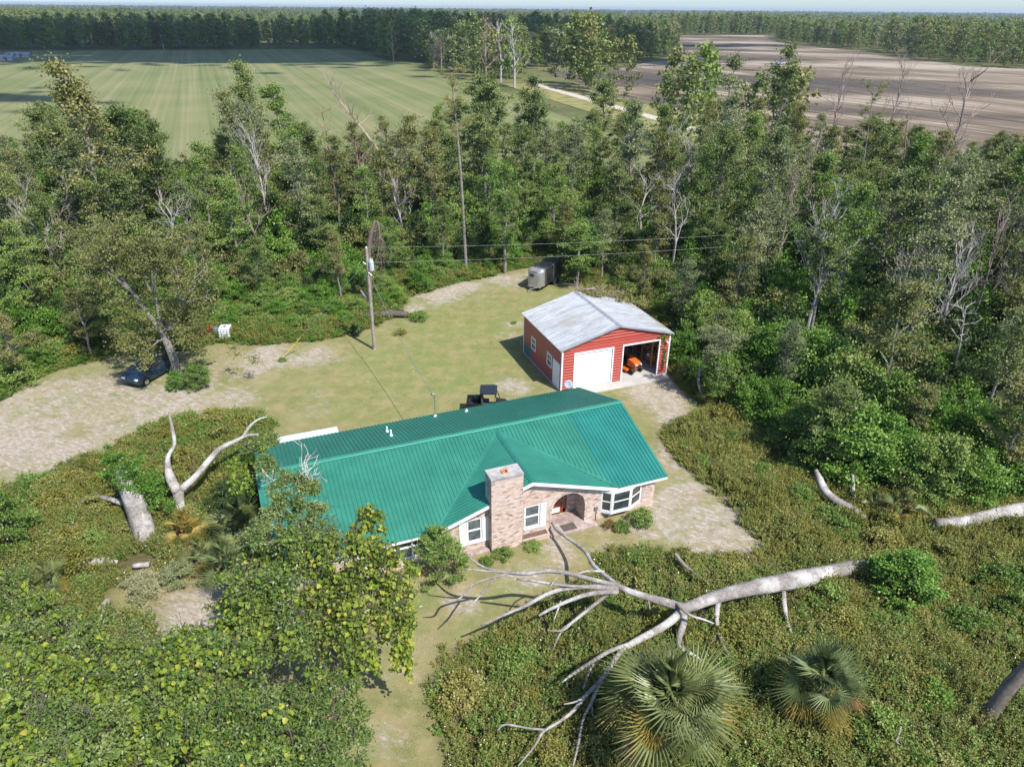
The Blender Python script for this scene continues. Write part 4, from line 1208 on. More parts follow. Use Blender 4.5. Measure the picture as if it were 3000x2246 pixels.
def instancer(name, pts, scl, rotz, protos, kind='stuff', tilt=.0, seed=0):
    """one object that scatters plants over points with geometry nodes"""
    me = bpy.data.meshes.new(name); me.from_pydata(np.asarray(pts, float).tolist(), [], [])
    n = len(pts); g = np.random.default_rng(seed)
    a = me.attributes.new('scl', 'FLOAT_VECTOR', 'POINT'); a.data.foreach_set('vector', np.asarray(scl, np.float32).reshape(-1))
    rot = np.column_stack([g.normal(size=n) * tilt, g.normal(size=n) * tilt, rotz]).astype(np.float32)
    a = me.attributes.new('rotv', 'FLOAT_VECTOR', 'POINT'); a.data.foreach_set('vector', rot.reshape(-1))
    a = me.attributes.new('idx', 'INT', 'POINT'); a.data.foreach_set('value', g.integers(0, len(protos), n).astype(np.int32))
    coll = bpy.data.collections.new(name + '_kinds')
    for i, m in enumerate(protos):
        if isinstance(m, bpy.types.Mesh): coll.objects.link(bpy.data.objects.new(f'{name}_kind_{i}', m))
        else: coll.objects.link(m)
    ng = bpy.data.node_groups.new(name + '_scatter', 'GeometryNodeTree')
    ng.interface.new_socket('Geometry', in_out='INPUT', socket_type='NodeSocketGeometry')
    ng.interface.new_socket('Geometry', in_out='OUTPUT', socket_type='NodeSocketGeometry')
    gi = ng.nodes.new('NodeGroupInput'); go = ng.nodes.new('NodeGroupOutput')
    ci = ng.nodes.new('GeometryNodeCollectionInfo'); ci.inputs['Collection'].default_value = coll
    ci.inputs['Separate Children'].default_value = True; ci.inputs['Reset Children'].default_value = True
    ip = ng.nodes.new('GeometryNodeInstanceOnPoints'); ip.inputs['Pick Instance'].default_value = True
    def na(nm, t):
        q = ng.nodes.new('GeometryNodeInputNamedAttribute'); q.data_type = t; q.inputs['Name'].default_value = nm
        return q.outputs['Attribute']
    Lk = ng.links
    Lk.new(gi.outputs[0], ip.inputs['Points']); Lk.new(ci.outputs[0], ip.inputs['Instance'])
    Lk.new(na('idx', 'INT'), ip.inputs['Instance Index'])
    e2r = ng.nodes.new('FunctionNodeEulerToRotation'); Lk.new(na('rotv', 'FLOAT_VECTOR'), e2r.inputs[0]); Lk.new(e2r.outputs[0], ip.inputs['Rotation'])
    Lk.new(na('scl', 'FLOAT_VECTOR'), ip.inputs['Scale'])
    Lk.new(ip.outputs[0], go.inputs[0])
    o = link(name, me)
    md = o.modifiers.new('scatter', 'NODES'); md.node_group = ng
    tag(o, kind=kind)
    return o
def s3(s, z=None):
    s = np.asarray(s, float); z = s if z is None else z
    return np.column_stack([s, s, z])
# ================================================================== THE WOOD
SKX = [-200, 0, 100, 170, 240, 300, 420, 545, 565, 600, 640, 690, 720, 790, 870, 920, 960, 1080, 1130, 1250, 1300, 1400, 1500, 1600, 1700, 1740, 1830, 1900, 2040, 2150, 2280, 2330, 2400, 2480, 2560, 2700, 2800, 2900, 3000, 3200]
SKY_ = [300, 330, 390, 380, 230, 270, 280, 330, 500, 520, 400, 380, 215, 230, 290, 340, 400, 340, 320, 340, 260, 230, 215, 330, 340, 240, 235, 330, 165, 145, 150, 330, 280, 330, 340, 370, 420, 360, 330, 300]
PROTO = []
kinds = [('tall_oak', LEAF_OAK, 'tall ragged dark green oak in the wood behind the yard'), ('olive_oak', LEAF_OLIVE, 'olive green oak with thin crown in the wood behind the yard'),
         ('grey_oak', LEAF_GREY, 'grey-green oak with bare pale limbs in the wood behind the yard'), ('leafy_tree', LEAF_SHRUB, 'fresh green leafy tree in the wood behind the yard')]
spec = [('tall_oak', 11, dict(rad=2.5, limbs=14, lo=.28)), ('tall_oak', 12, dict(rad=3.1, limbs=15, lo=.34, lean=.02)), ('tall_oak', 13, dict(rad=2.1, limbs=12, lo=.42, bare=.2)),
        ('olive_oak', 21, dict(rad=2.7, limbs=14, lo=.25, bare=.15)), ('olive_oak', 22, dict(rad=2.2, limbs=12, lo=.35, lean=.03)),
        ('grey_oak', 31, dict(rad=2.6, limbs=14, lo=.3, bare=.35, per=120)), ('grey_oak', 32, dict(rad=3.2, limbs=15, lo=.35, bare=.3, per=125)), ('grey_oak', 33, dict(rad=1.9, limbs=11, lo=.3, bare=.3)),
        ('leafy_tree', 41, dict(rad=2.9, limbs=15, lo=.2, top=.4)), ('leafy_tree', 42, dict(rad=2.4, limbs=13, lo=.2, top=.5))]
lf = {k: (m, lab) for k, m, lab in kinds}
for k, sd_, kw in spec:
    PROTO.append((k, *make_tree(k, sd_, leaf=lf[k][0], **kw)))
DEAD = [make_dead('dead_tree', s, H=12, limbs=9 + s % 3, lo=.4, lean=.03 * (s % 3 - 1), maxl=3) for s in (1, 2, 3)]
BUSHP = [make_bush('bush', 50 + i, R_=1.7 + .2 * (i % 2), H=2.6 + .4 * (i % 3), leaf=m, clumps=40, per=110, Ln=.15) for i, m in enumerate([LEAF_BRIGHT, LEAF_SHRUB, LEAF_BRIGHT, LEAF_SHRUB, LEAF_OLIVE, LEAF_DARK])]

def plant(kind_name, trunk, crown, base, scale, rz, label, cat, group=None, parts=('trunk', 'crown')):
    t = thing(kind_name, label, cat, base, rz, group)
    t.scale = scale
    link(parts[0], trunk, t); link(parts[1], crown, t)
    return t
g5 = np.random.default_rng(99)
cand = np.column_stack([g5.uniform(-95, 115, 60000), g5.uniform(34, 122, 60000)])
cand = cand[inside(cand, FOREST)]
pj = proj(np.column_stack([cand, np.zeros(len(cand))]))
cand = cand[(pj[:, 0] > -260) & (pj[:, 0] < 3260)]
# keep clear of garage
gc = np.array([GAR[0], GAR[1]]) + np.array([math.cos(GTH), math.sin(GTH)]) * GW / 2 + np.array([-math.sin(GTH), math.cos(GTH)]) * GD / 2
cand = cand[np.linalg.norm(cand - gc, axis=1) > 9.5]
acc = []
for c in cand:
    mind = 4.7
    if all((c[0] - a[0]) ** 2 + (c[1] - a[1]) ** 2 > mind * mind for a in acc): acc.append(c)
    if len(acc) >= 292: break
acc = np.array(acc)
de = dist_poly(acc, FOREST_EDGE, closed=False)
npl = 0
for c, d in zip(acc, de):
    base = np.array([c[0], c[1], -.05]); px = proj(base)[0][0]
    sky_y = np.interp(px, SKX, SKY_) + abs(g5.normal()) * 45
    hmax = height_at(base, sky_y)
    if d < 4: h = g5.uniform(5.5, 8.5)
    elif d < 10: h = g5.uniform(8, 12)
    else: h = g5.uniform(10.5, 17)
    h = min(h, hmax)
    if h < 3.5: h = 3.5
    w = g5.random()
    if px > 1750: pick = g5.choice([0, 1, 2, 3, 4, 5, 6, 7, 8, 9], p=[.1, .1, .1, .17, .13, .12, .12, .08, .04, .04])
    elif d < 9: pick = g5.choice([0, 1, 2, 3, 4, 8, 9], p=[.15, .1, .1, .1, .1, .25, .2])
    else: pick = g5.choice(10, p=[.16, .14, .12, .12, .1, .1, .08, .06, .06, .06])
    k, tm, cm = PROTO[pick]
    s = h / 14; sx = min(1.25, max(.62, s ** .6)) * g5.uniform(.85, 1.15)
    where = 'behind the parked car' if px < 620 else 'behind the utility pole' if px < 1220 else 'behind the horse trailer' if px < 1680 else 'behind the garage' if px < 2150 else 'beyond the bright bushes' if px < 2600 else 'beyond the thick bleached log'
    row_ = 'front' if d < 8 else 'middle' if d < 24 else 'rear'
    size_ = 'small' if h < 8 else 'mid-height' if h < 12 else 'tall'
    look = {'tall_oak': 'ragged dark green oak', 'olive_oak': 'thin-crowned olive oak', 'grey_oak': 'pale-limbed grey-green oak', 'leafy_tree': 'fresh green leafy tree'}[k]
    plant(k, tm, cm, base, (sx, sx, s), g5.random() * 6.28, f'{size_} {look}, {row_} of the wood {where}', 'tree', {'tall_oak': 'tall oaks of the wood', 'olive_oak': 'olive oaks of the wood', 'grey_oak': 'grey-green oaks of the wood', 'leafy_tree': 'fresh green trees of the wood'}[k])
    npl += 1
# undergrowth that closes the floor of the wood
ug = np.column_stack([g5.uniform(-95, 115, 26000), g5.uniform(34, 116, 26000)])
ug = ug[inside(ug, FOREST)]
pj = proj(np.column_stack([ug, np.zeros(len(ug))])); ug = ug[(pj[:, 0] > -350) & (pj[:, 0] < 3350)]
ug = ug[np.linalg.norm(ug - gc, axis=1) > 7.6][:7500]
du = dist_poly(ug, FOREST_EDGE, closed=False)
su = g5.uniform(.45, 1.0, len(ug)) * np.clip(.55 + du / 12, .6, 1.35)
instancer('undergrowth', np.column_stack([ug, np.full(len(ug), -.1)]), s3(su, su * g5.uniform(.7, 1.5, len(ug))), g5.random(len(ug)) * 6.28, [b[1] for b in BUSHP], tilt=.1, seed=5)
# far woods
FARP = [make_tree('far', 300 + i, H=14, lo=.12, rad=3.4, limbs=11, per=26, Ln=.6, cr=(.8, 1.6), leaf=m, sub=1) for i, m in enumerate([LEAF_OAK, LEAF_GREY, LEAF_OLIVE, LEAF_OAK, LEAF_SHRUB])]
FARD = [make_dead('far_dead', 320 + i, H=13, limbs=13, lo=.2, maxl=3, ln=2.8, r=.26, mat=DEADWOOD if i else DEADWOOD_R) for i in range(2)]
def far_scatter(n, y0, y1, spacing_pow, seed):
    g = np.random.default_rng(seed)
    u = g.random(n); r = (y0 ** spacing_pow + u * (y1 ** spacing_pow - y0 ** spacing_pow)) ** (1 / spacing_pow)
    x = g.uniform(-.84, .84, n) * r
    return np.column_stack([x, r])
BARN = gp(1700, 190)[:2]
fp_ = np.vstack([far_scatter(16000, 125, 1100, 1.7, 1), far_scatter(13000, 900, 6500, 1.25, 2)])
bad = inside(fp_, GREEN_FIELD) | inside(fp_, BROWN_FIELD) | (dist_poly(fp_, ROAD_C, closed=False) < 9) | inside(fp_, FOREST)
# lawn round the far homestead stays open
GRASS_FAR = poly_px([(1480, 285), (1560, 207), (1600, 196), (1760, 196), (1975, 168), (1985, 150), (1985, 205), (1760, 214), (1600, 245), (1700, 290), (1950, 420), (1800, 420)])
bad |= inside(fp_, GRASS_FAR)
for (px_, py_), rx_, ry_ in [(((1900), 72), 90, 110), ((2620, 100), 90, 60), ((300, 48), 200, 60), ((1200, 40), 300, 60), ((2850, 105), 80, 60), ((2100, 62), 150, 130)]:
    c = gp(px_, py_)[:2]; bad |= (((fp_ - c) / np.array([rx_, ry_])) ** 2).sum(1) < 1
fp_ = fp_[~bad]
nz_ = vnoise(fp_, 130, 4)
hs_ = (.75 + .55 * nz_) * g5.uniform(.75, 1.25, len(fp_))
# the belts along the fields stand tall
dg = np.minimum(dist_poly(fp_, GREEN_FIELD), dist_poly(fp_, BROWN_FIELD))
hs_ *= np.where(dg < 40, 1.15, 1.0)
wide = np.where(fp_[:, 1] > 1200, 1.9, 1.0)
midw = (fp_[:, 0] > -130) & (fp_[:, 0] < 60) & (fp_[:, 1] > 240) & (fp_[:, 1] < 560)
hs_ *= np.where(midw, 1.2, 1.0)
hs_ = np.clip(hs_, .5, 1.75)
deadm = (fp_[:, 0] > -95) & (fp_[:, 0] < 0) & (fp_[:, 1] > 250) & (fp_[:, 1] < 430) & (g5.random(len(fp_)) < .3)
live = ~deadm
instancer('far_wood', np.column_stack([fp_[live], np.full(live.sum(), -.1)]), s3(hs_[live] * wide[live], hs_[live]), g5.random(live.sum()) * 6.28, [b[1] for b in FARP], seed=6)
instancer('far_dead_wood', np.column_stack([fp_[deadm], np.full(deadm.sum(), -.1)]), s3(hs_[deadm] * 1.05), g5.random(deadm.sum()) * 6.28, FARD, seed=7)
# ================================================================== PLANTS OF THE YARD
def atY(px, py, Y):
    d = ray(px, py); return CAMP + d * (Y / d[1])
def smooth_path(pts, rad, n=4):
    """Catmull-Rom through the points"""
    P = np.array(pts, float); r = np.array(rad, float)
    P = np.vstack([2 * P[0] - P[1], P, 2 * P[-1] - P[-2]]); r = np.concatenate([[r[0]], r, [r[-1]]])
    out = []; ro = []
    for i in range(1, len(P) - 2):
        for k in range(n):
            t = k / n
            out.append(.5 * ((2 * P[i]) + (-P[i - 1] + P[i + 1]) * t + (2 * P[i - 1] - 5 * P[i] + 4 * P[i + 1] - P[i + 2]) * t * t + (-P[i - 1] + 3 * P[i] - 3 * P[i + 1] + P[i + 2]) * t ** 3))
            ro.append(r[i] + (r[i + 1] - r[i]) * t)
    out.append(P[-2]); ro.append(r[-2])
    return out, ro
def limb(name, pts, rad, m, parent, n=8, seg=4, knob=.05, seed=0):
    p, r = smooth_path(pts, rad, seg)
    g = np.random.default_rng(seed + len(pts))
    kn = np.convolve(g.normal(size=len(r) + 4), np.ones(5) / 5, 'valid')
    r = np.array(r) * (1 + kn * knob * 2)
    n = max(n, 11)
    mb = MB().tube(p, r, n)
    # long ridges and flutes that drift slowly round the limb
    ph = g.normal(size=n); P = np.array(p); V = np.array(mb.v).reshape(len(p), n, 3)
    for i in range(len(p)):
        ph = ph * .95 + g.normal(size=n) * .28
        f = 1 + np.clip(ph, -1.8, 1.8) * .1
        V[i] = P[i] + (V[i] - P[i]) * f[:, None]
    mb.v = [tuple(q) for q in V.reshape(-1, 3)]
    return mb.build(name, m, parent, smooth=True)

# ---- weeds
WP = [make_weed('weed', 400, H=.8, stems=12, per=13, Ln=.095, wr=.4, flowers=3), make_weed('weed', 401, H=.6, stems=13, per=12, Ln=.105, wr=.42, flowers=4), make_weed('weed', 402, H=1.0, stems=10, per=15, Ln=.085, wr=.4, spread=.24), make_weed('weed', 403, H=.6, stems=10, per=11, leaf=LEAF_SHRUB, Ln=.1, wr=.38),
      make_weed('weed', 405, H=.75, stems=12, per=15, leaf=LEAF_WEED_Y, Ln=.09, wr=.42, flowers=3), make_weed('weed', 406, H=.85, stems=11, per=13, leaf=LEAF_SHRUB, Ln=.095, wr=.42), make_weed('weed', 404, H=.75, stems=12, per=9, leaf=LEAF_STRAW, Ln=.06)]
WY_ = [make_weed('yweed', 410, H=.8, stems=12, per=14, leaf=LEAF_WEED_Y, Ln=.095, wr=.4), make_weed('yweed', 411, H=.7, stems=12, per=14, leaf=LEAF_WEED, Ln=.095, wr=.42), make_weed('yweed', 412, H=.95, stems=11, per=14, leaf=LEAF_WEED_Y, Ln=.085, wr=.4), make_weed('yweed', 413, H=.6, stems=9, per=9, leaf=LEAF_SHRUB, Ln=.13)]
WG = [make_weed('gweed', 420, H=.7, stems=9, per=9, leaf=LEAF_BRIGHT, Ln=.16, wr=.42, spread=.4), make_weed('gweed', 421, H=.9, stems=9, per=9, leaf=LEAF_SHRUB, Ln=.15, wr=.42, spread=.4), make_weed('gweed', 422, H=.6, stems=9, per=8, leaf=LEAF_BRIGHT, Ln=.13, wr=.4, spread=.4)]
g6 = np.random.default_rng(61)
wp = np.column_stack([g6.uniform(-48, 48, 150000), g6.uniform(11, 80, 150000)])
pw_ = proj(np.column_stack([wp, np.zeros(len(wp))]))
inv = (pw_[:, 0] > -150) & (pw_[:, 0] < 3150) & (pw_[:, 1] < 2420)
wp = wp[inv]; pw_ = pw_[inv]
dY = dist_poly(wp, YARD); inY = inside(wp, YARD)
edge = g6.random(len(wp)) * .8 * vnoise(wp, 2.0, 8)
inF = inside(wp, FOREST) & (dist_poly(wp, FOREST_EDGE, closed=False) > 4)
ok = ((~inY) | (dY < edge)) & ~inF
hl = np.column_stack([(wp - np.array([6.867, 39.525])) @ UX, (wp - np.array([6.867, 39.525])) @ UY])
ok &= ~((hl[:, 0] > -22.2) & (hl[:, 0] < 0.2) & (np.abs(hl[:, 1]) < 6))
gl_ = np.column_stack([(wp - np.array(GAR[:2])) @ UX, (wp - np.array(GAR[:2])) @ UY])
ok &= ~((gl_[:, 0] > -.6) & (gl_[:, 0] < GW + .4) & (gl_[:, 1] > -1.3) & (gl_[:, 1] < GD + .4))
for (ex_, ey_), er_ in [((420, 1735), 1.7), ((530, 1700), 1.25), ((400, 1655), 1.0), ((560, 1800), 1.9), ((620, 1850), 1.6), ((545, 1570), .8), ((590, 1640), .8), ((705, 1570), 1.0), ((660, 1500), 1.1), ((640, 1620), .9), ((490, 1720), 1.0)]:
    ok &= np.linalg.norm(wp - gp(ex_, ey_)[:2], axis=1) > er_ * g6.uniform(.8, 1.1, len(wp))
wp = wp[ok]; pw_ = pw_[ok]; dY = dY[ok]; inY = inY[ok]
hgt_ = np.clip(.5 + dY * .35, .5, 1.0) * g6.uniform(.6, 1.25, len(wp)) * (.2 + 1.0 * vnoise(wp, 3.2, 9) + .6 * vnoise(wp, 1.1, 19))
zone_y = (((wp[:, 0] > 9) & (wp[:, 1] > 29)).astype(float) * .75 + .22 + (vnoise(wp, 4, 10) - .5) * .7) > g6.random(len(wp))
zone_g = (wp[:, 1] > 52) & (wp[:, 0] < 6) | (wp[:, 0] < -14) & (wp[:, 1] > 40) | ((vnoise(wp, 4, 11) - .55) * 1.1 > g6.random(len(wp)))
zone_g |= (g6.random(len(wp)) < .06)
zone_y |= zone_g & (g6.random(len(wp)) < .3)
zone_g &= ~zone_y
thin = g6.random(len(wp)) * np.where(vnoise(wp, 1.6, 21) * .6 + vnoise(wp, 4.5, 22) * .4 < .36, 2.4, 1.0)
def sub(mask, frac):
    m = mask & (thin < frac)
    return m
for nm, mask, pr_, fr_ in (('weeds', ~zone_y & ~zone_g, WP, .95), ('yellow_weeds', zone_y, WY_, .85), ('ground_cover', zone_g, WG, .7)):
    m = sub(mask, fr_)
    s = hgt_[m]
    instancer(nm, np.column_stack([wp[m], np.full(m.sum(), -.03)]), s3(g6.uniform(.8, 1.25, m.sum()), s), g6.random(m.sum()) * 6.28, pr_, tilt=.12, seed=8)
# humps in the weeds: dense low mounds
MP = [make_bush('mound', 440 + i, R_=.8, H=.85, leaf=m, clumps=30, per=75, Ln=.075, cr=(.35, .65))[1] for i, m in enumerate([LEAF_WEED, LEAF_WEED_Y, LEAF_WEED_Y, LEAF_SHRUB, LEAF_WEED])]
far_in = (~inY) & (dY > .7)
mi_ = np.where(far_in)[0]; mi_ = mi_[g6.random(len(mi_)) < 900 / len(mi_)]
ms2 = g6.uniform(.5, 1.3, len(mi_))
instancer('weed_mounds', np.column_stack([wp[mi_], np.full(len(mi_), -.05)]), s3(ms2 * 1.1, ms2 * g6.uniform(.8, 1.4, len(mi_))), g6.random(len(mi_)) * 6.28, MP, seed=10)

# ---- bushes, one by one
BIGB = [make_bush('big_bush', 70 + i, R_=2.2, H=4.2, leaf=LEAF_BRIGHT if i % 3 else LEAF_SHRUB, clumps=85, per=125, Ln=.14, cr=(.3, .6)) for i in range(4)]
def bush(name, pr, px, py, h, r, label, cat='bush', group=None, base=None):
    st, fo = pr
    b_ = gp(px, py) if base is None else np.array(base)
    H0 = max(v.co.z for v in list(fo.vertices)[::7]); R0 = max(abs(v.co.x) for v in list(fo.vertices)[::7])
    t = thing(name, label, cat, (b_[0], b_[1], -.03), random.random() * 6.28, group)
    t.scale = (r / R0, r / R0, h / H0)
    link('stem', st, t); link('foliage', fo, t)
    return t
row = [(2110, 1180, 4.2), (2190, 1225, 3.6), (2265, 1245, 3.8), (2335, 1330, 4.6), (2405, 1375, 5.2), (2485, 1405, 5.6), (2570, 1405, 4.8), (2660, 1440, 4.4), (2750, 1455, 4.4), (2850, 1470, 3.8), (2960, 1455, 3.6), (3040, 1450, 4),
       (2150, 1085, 5.4), (2250, 1125, 5.8), (2350, 1190, 6.4), (2450, 1255, 6.6), (2560, 1305, 6), (2700, 1355, 5.5), (2830, 1385, 5), (2950, 1375, 5), (2040, 1020, 5.0), (2000, 1075, 3.8)]
for i, (x, y, h) in enumerate(row):
    near_ = 'beside the garage wall' if x < 2160 else 'behind the leaning snag' if x < 2300 else 'behind the curved broken log' if x < 2580 else 'behind the thick bleached log'
    bush('laurel_bush', BIGB[i % 4], x, y, h, h * .52, f"{'rounded' if h < 4 else 'tall' if h < 5.5 else 'towering'} {'glossy bright green' if i % 4 % 3 else 'fresh mid-green'} bush, {'front' if i < 12 else 'back'} row {near_}", 'bush', 'bright bushes right of the garage')
rowL = [(1490, 770, 3.4), (1430, 795, 1.6), (1600, 745, 4.5), (1665, 770, 5.2), (1720, 790, 5.5), (1230, 850, 3.2), (1130, 880, 3), (1170, 800, 3.6), (1050, 860, 3.2), (960, 880, 2.6), (870, 890, 2.6), (780, 900, 2.8), (700, 905, 3.2), (740, 830, 4.5), (860, 820, 4), (640, 890, 3.5), (1310, 800, 2.4), (1380, 770, 3), (1480, 690, 6), (1650, 700, 6.5)]
for i, (x, y, h) in enumerate(rowL):
    bush('leafy_bush', BIGB[(i + 1) % 4], x, y, h, h * .55, 'bright green bush at the back edge of the yard behind the utility pole' if x < 1250 else 'bright green bush at the back edge of the yard beside the horse trailer', 'bush', 'bright bushes at the back of the yard')
strip_ = [(690, 965, 1.3), (730, 940, 1.7), (780, 965, 1.4), (820, 930, 1.9), (860, 960, 1.3), (900, 930, 1.8), (940, 955, 1.2), (980, 925, 1.7), (1010, 945, 1.2), (1040, 915, 1.8), (1080, 925, 1.3), (1110, 900, 1.6), (660, 940, 1.9), (760, 915, 2.2), (850, 905, 2.2), (1150, 880, 1.7), (930, 900, 2.3)]
for i, (x, y, h) in enumerate(strip_):
    bush('vine_mound', BIGB[(i + 2) % 4], x, y, h, h * 1.05, ('low bright green mound of creepers' if h < 1.5 else 'knee-high leafy green mound' if h < 1.8 else 'waist-high leafy green mound') + ' between the white tote and the utility pole', 'bush', 'green mounds behind the lawn')
for i, (x, y, h) in enumerate([(60, 1130, 2.6), (160, 1060, 2.4), (250, 1030, 2.6), (20, 1000, 4), (120, 960, 4), (330, 1000, 2.6), (230, 930, 4)]):
    bush('edge_bush', BUSHP[[1, 3, 5][i % 3]], x, y, h, h * .6, 'dark green bush at the left edge of the yard beyond the car', 'bush', 'bushes beyond the car')
fine_cedar = make_bush('cedar', 90, R_=1.5, H=3.0, leaf=LEAF_SHRUB, clumps=75, per=110, Ln=.12, wr=.2, cr=(.2, .45))
dark_cedar = make_bush('dark_cedar', 91, R_=1.7, H=2.4, leaf=LEAF_DARK, clumps=80, per=120, Ln=.16, wr=.14, cr=(.25, .5))
bush('cedar_shrub', fine_cedar, 1290, 1690, 3.3, 1.7, 'upright feathery green shrub in front of the house window left of the chimney', 'shrub')
bush('juniper_shrub', dark_cedar, 690, 1490, 2.3, 1.8, 'dark needle-leaved shrub beside the left gable of the house', 'shrub')
bush('round_bush', make_bush('round_bush', 92, R_=1.9, H=3.3, leaf=LEAF_BRIGHT, clumps=110, per=110, Ln=.13, cr=(.25, .45)), 2640, 1745, 3.0, 1.95, 'bright green rounded bush in the weeds beside the fallen log', 'bush')
low = make_bush('low', 93, R_=.9, H=.7, leaf=LEAF_SHRUB, clumps=36, per=60, Ln=.09, cr=(.3, .6))
lowr = make_bush('lowr', 94, R_=.9, H=.6, leaf=LEAF_RUSSET, clumps=28, per=50, Ln=.08, cr=(.3, .6))
bush('low_shrub', low, 1880, 1530, .95, .95, 'low green shrub under the right end of the bay window', 'shrub')
bush('low_shrub', low, 1820, 1550, .6, .7, 'small green shrub below the bay window, between a russet one and the sand', 'shrub')
bush('dry_shrub', lowr, 1785, 1545, .5, .6, 'dry russet shrub below the bay window', 'shrub')
bush('low_shrub', low, 1560, 1600, .35, .75, 'low creeping green plant at the right foot of the chimney', 'shrub')
bush('low_shrub', low, 1470, 1625, .4, .8, 'low creeping green plant in front of the chimney', 'shrub')
bush('low_shrub', low, 1425, 1650, .5, .5, 'small leafy plant at the left foot of the chimney', 'shrub')
bush('base_bush', BIGB[0], 585, 1135, 2.1, 1.5, 'bright green bush round the foot of the oak beside the car', 'bush')
bush('base_bush', BIGB[1], 520, 1140, 1.7, .9, 'small bright green bush between the oak and the car', 'bush')
bush('clump_bush', low, 1228, 935, .85, 1.3, 'round green clump on the lawn beside the grey log', 'bush')
bush('magnolia_sapling', make_bush('mag', 95, R_=.6, H=1.3, leaf=LEAF_DARK, clumps=16, per=16, Ln=.24, cr=(.3, .5)), 1046, 985, 1.35, .6, 'dark large-leaved sapling standing left of the utility pole', 'sapling')
bush('lawn_weed', low, 1506, 948, .3, .42, 'small green weed on bare sand left of the garage', 'weed')
bush('lawn_weed', low, 826, 1058, .35, .5, 'small green weed on the lawn at the foot of the guy wire', 'weed')
bush('lily_clump', make_bush('lily', 96, R_=.6, H=.7, leaf=LEAF_WEED_Y, clumps=24, per=12, Ln=.45, wr=.08, cr=(.2, .4), spiky=.8), 1174, 978, .62, .75, 'clump of yellow-green strap leaves on the lawn right of the utility pole', 'plant')
bush('dogfennel', make_bush('fennel', 97, R_=.7, H=1.7, leaf=LEAF_WEED, clumps=40, per=140, Ln=.08, wr=.12, cr=(.3, .6)), 250, 1395, 1.5, .8, 'fine feathery pale green plant at the edge of the sandy drive', 'plant')
bush('left_bush', BIGB[3], 30, 1620, 4.6, 2.1, 'tall leafy green bush at the left end of the weed patch', 'bush')
bush('vine_bush', BIGB[0], 2340, 1480, 1.5, 1.2, 'low vine-covered hump beside the broken log', 'bush')
bush('hollow_bush', low, 2060, 2040, .9, 1.1, 'green shrub in the weeds between the two palms', 'bush')
bush('hollow_bush', BUSHP[0], 2720, 2060, 1.3, 1.3, 'green shrub in the weeds near the leaning palm trunk', 'bush')
bush('pale_shrub', make_bush('pale', 98, R_=1.2, H=1.4, leaf=leafmat('leaf_pale_needle', [(.22, .23, .10), (.36, .36, .19), (.48, .46, .28)]), clumps=60, per=130, Ln=.13, wr=.1, cr=(.25, .5)), 420, 1740, 1.3, 1.5, 'cut pale drooping needle branches heaped on the ground', 'branches')
bush('pale_shrub', make_bush('pale2', 99, R_=1.0, H=1.4, leaf=leafmat('leaf_pale_needle2', [(.17, .21, .09), (.28, .32, .15), (.40, .43, .24)]), clumps=50, per=130, Ln=.13, wr=.1, cr=(.25, .5)), 530, 1700, 1.2, 1.0, 'smaller pale green needle bush beside the heap of cut branches', 'bush')

# fallen treetop lying over the back corner of the garage roof
ft = thing('fallen_treetop', 'fallen leafy treetop lying over the back of the garage roof', 'tree', gw_(7.2, 8.2, 0), GTH)
gft = np.random.default_rng(77)
C = []
for i in range(210):
    x = gft.uniform(-1.9, 4.2); y = gft.normal() * 1.1 + .5; top = 4.1 - max(0, x) * .28 + gft.normal() * .3 - abs(y) * .35
    if y < -.3: top = 4.75 - abs(x + 2.55) * .27 + .1 if x > -2.55 else 4.5
    C.append((x, y, top if gft.random() < .6 or y < -.3 else gft.uniform(.5, max(.7, top))))
V, rnd = clump_leaves(gft, np.array(C), gft.uniform(.3, .6, len(C)), 85, .15)
link('crown', quads_mesh('fallen_crown', V, rnd, [LEAF_OLIVE]), ft)
mbt = MB()
for i in range(26):
    a = gft.uniform(0, 6.28); p0 = np.array([gft.uniform(-2.2, 1.0), gft.uniform(-1.4, .4), 0]); p0[2] = 4.88 - abs(p0[0] + 2.55) * .27 + .05
    wood_branch(mbt, gft, p0, np.array([math.cos(a), math.sin(a), .12]), 1.1, .03, 2, [], 3, upturn=.05)
mbt.tube([(4.5, 2.5, .2), (2, 1.2, 2.6), (-.5, .2, 4.6), (-2, -.7, 5.0)], [.2, .17, .11, .05], 7)
link('twigs', mbt.mesh('fallen_twigs', DEADWOOD_R), ft)
# vine on the right front corner of the garage
vg = thing('wall_vine', 'green vine climbing the front corner of the red garage', 'vine', gw_(GW - .4, -.04, 0), GTH)
Cv = np.array([(gft.normal() * .1, -.03, z) for z in np.arange(.9, 2.3, .09)] + [(x, -.03, 3.35 - abs(x) * .05) for x in np.arange(-.7, .3, .1)] + [(gft.normal() * .1 - .2, -.03, z) for z in np.arange(2.6, 3.3, .1)])
V, rnd = clump_leaves(gft, Cv, np.full(len(Cv), .13), 14, .1)
link('foliage', quads_mesh('wall_vine_leaves', V, rnd, [LEAF_SHRUB]), vg)
mv = MB(); mv.tube([(0, -.02, 0), (.03, -.02, 1.2), (-.05, -.02, 2.4), (-.1, -.02, 3.3)], .012, 4); link('stem', mv.mesh('wall_vine_stem', BARK_D), vg)

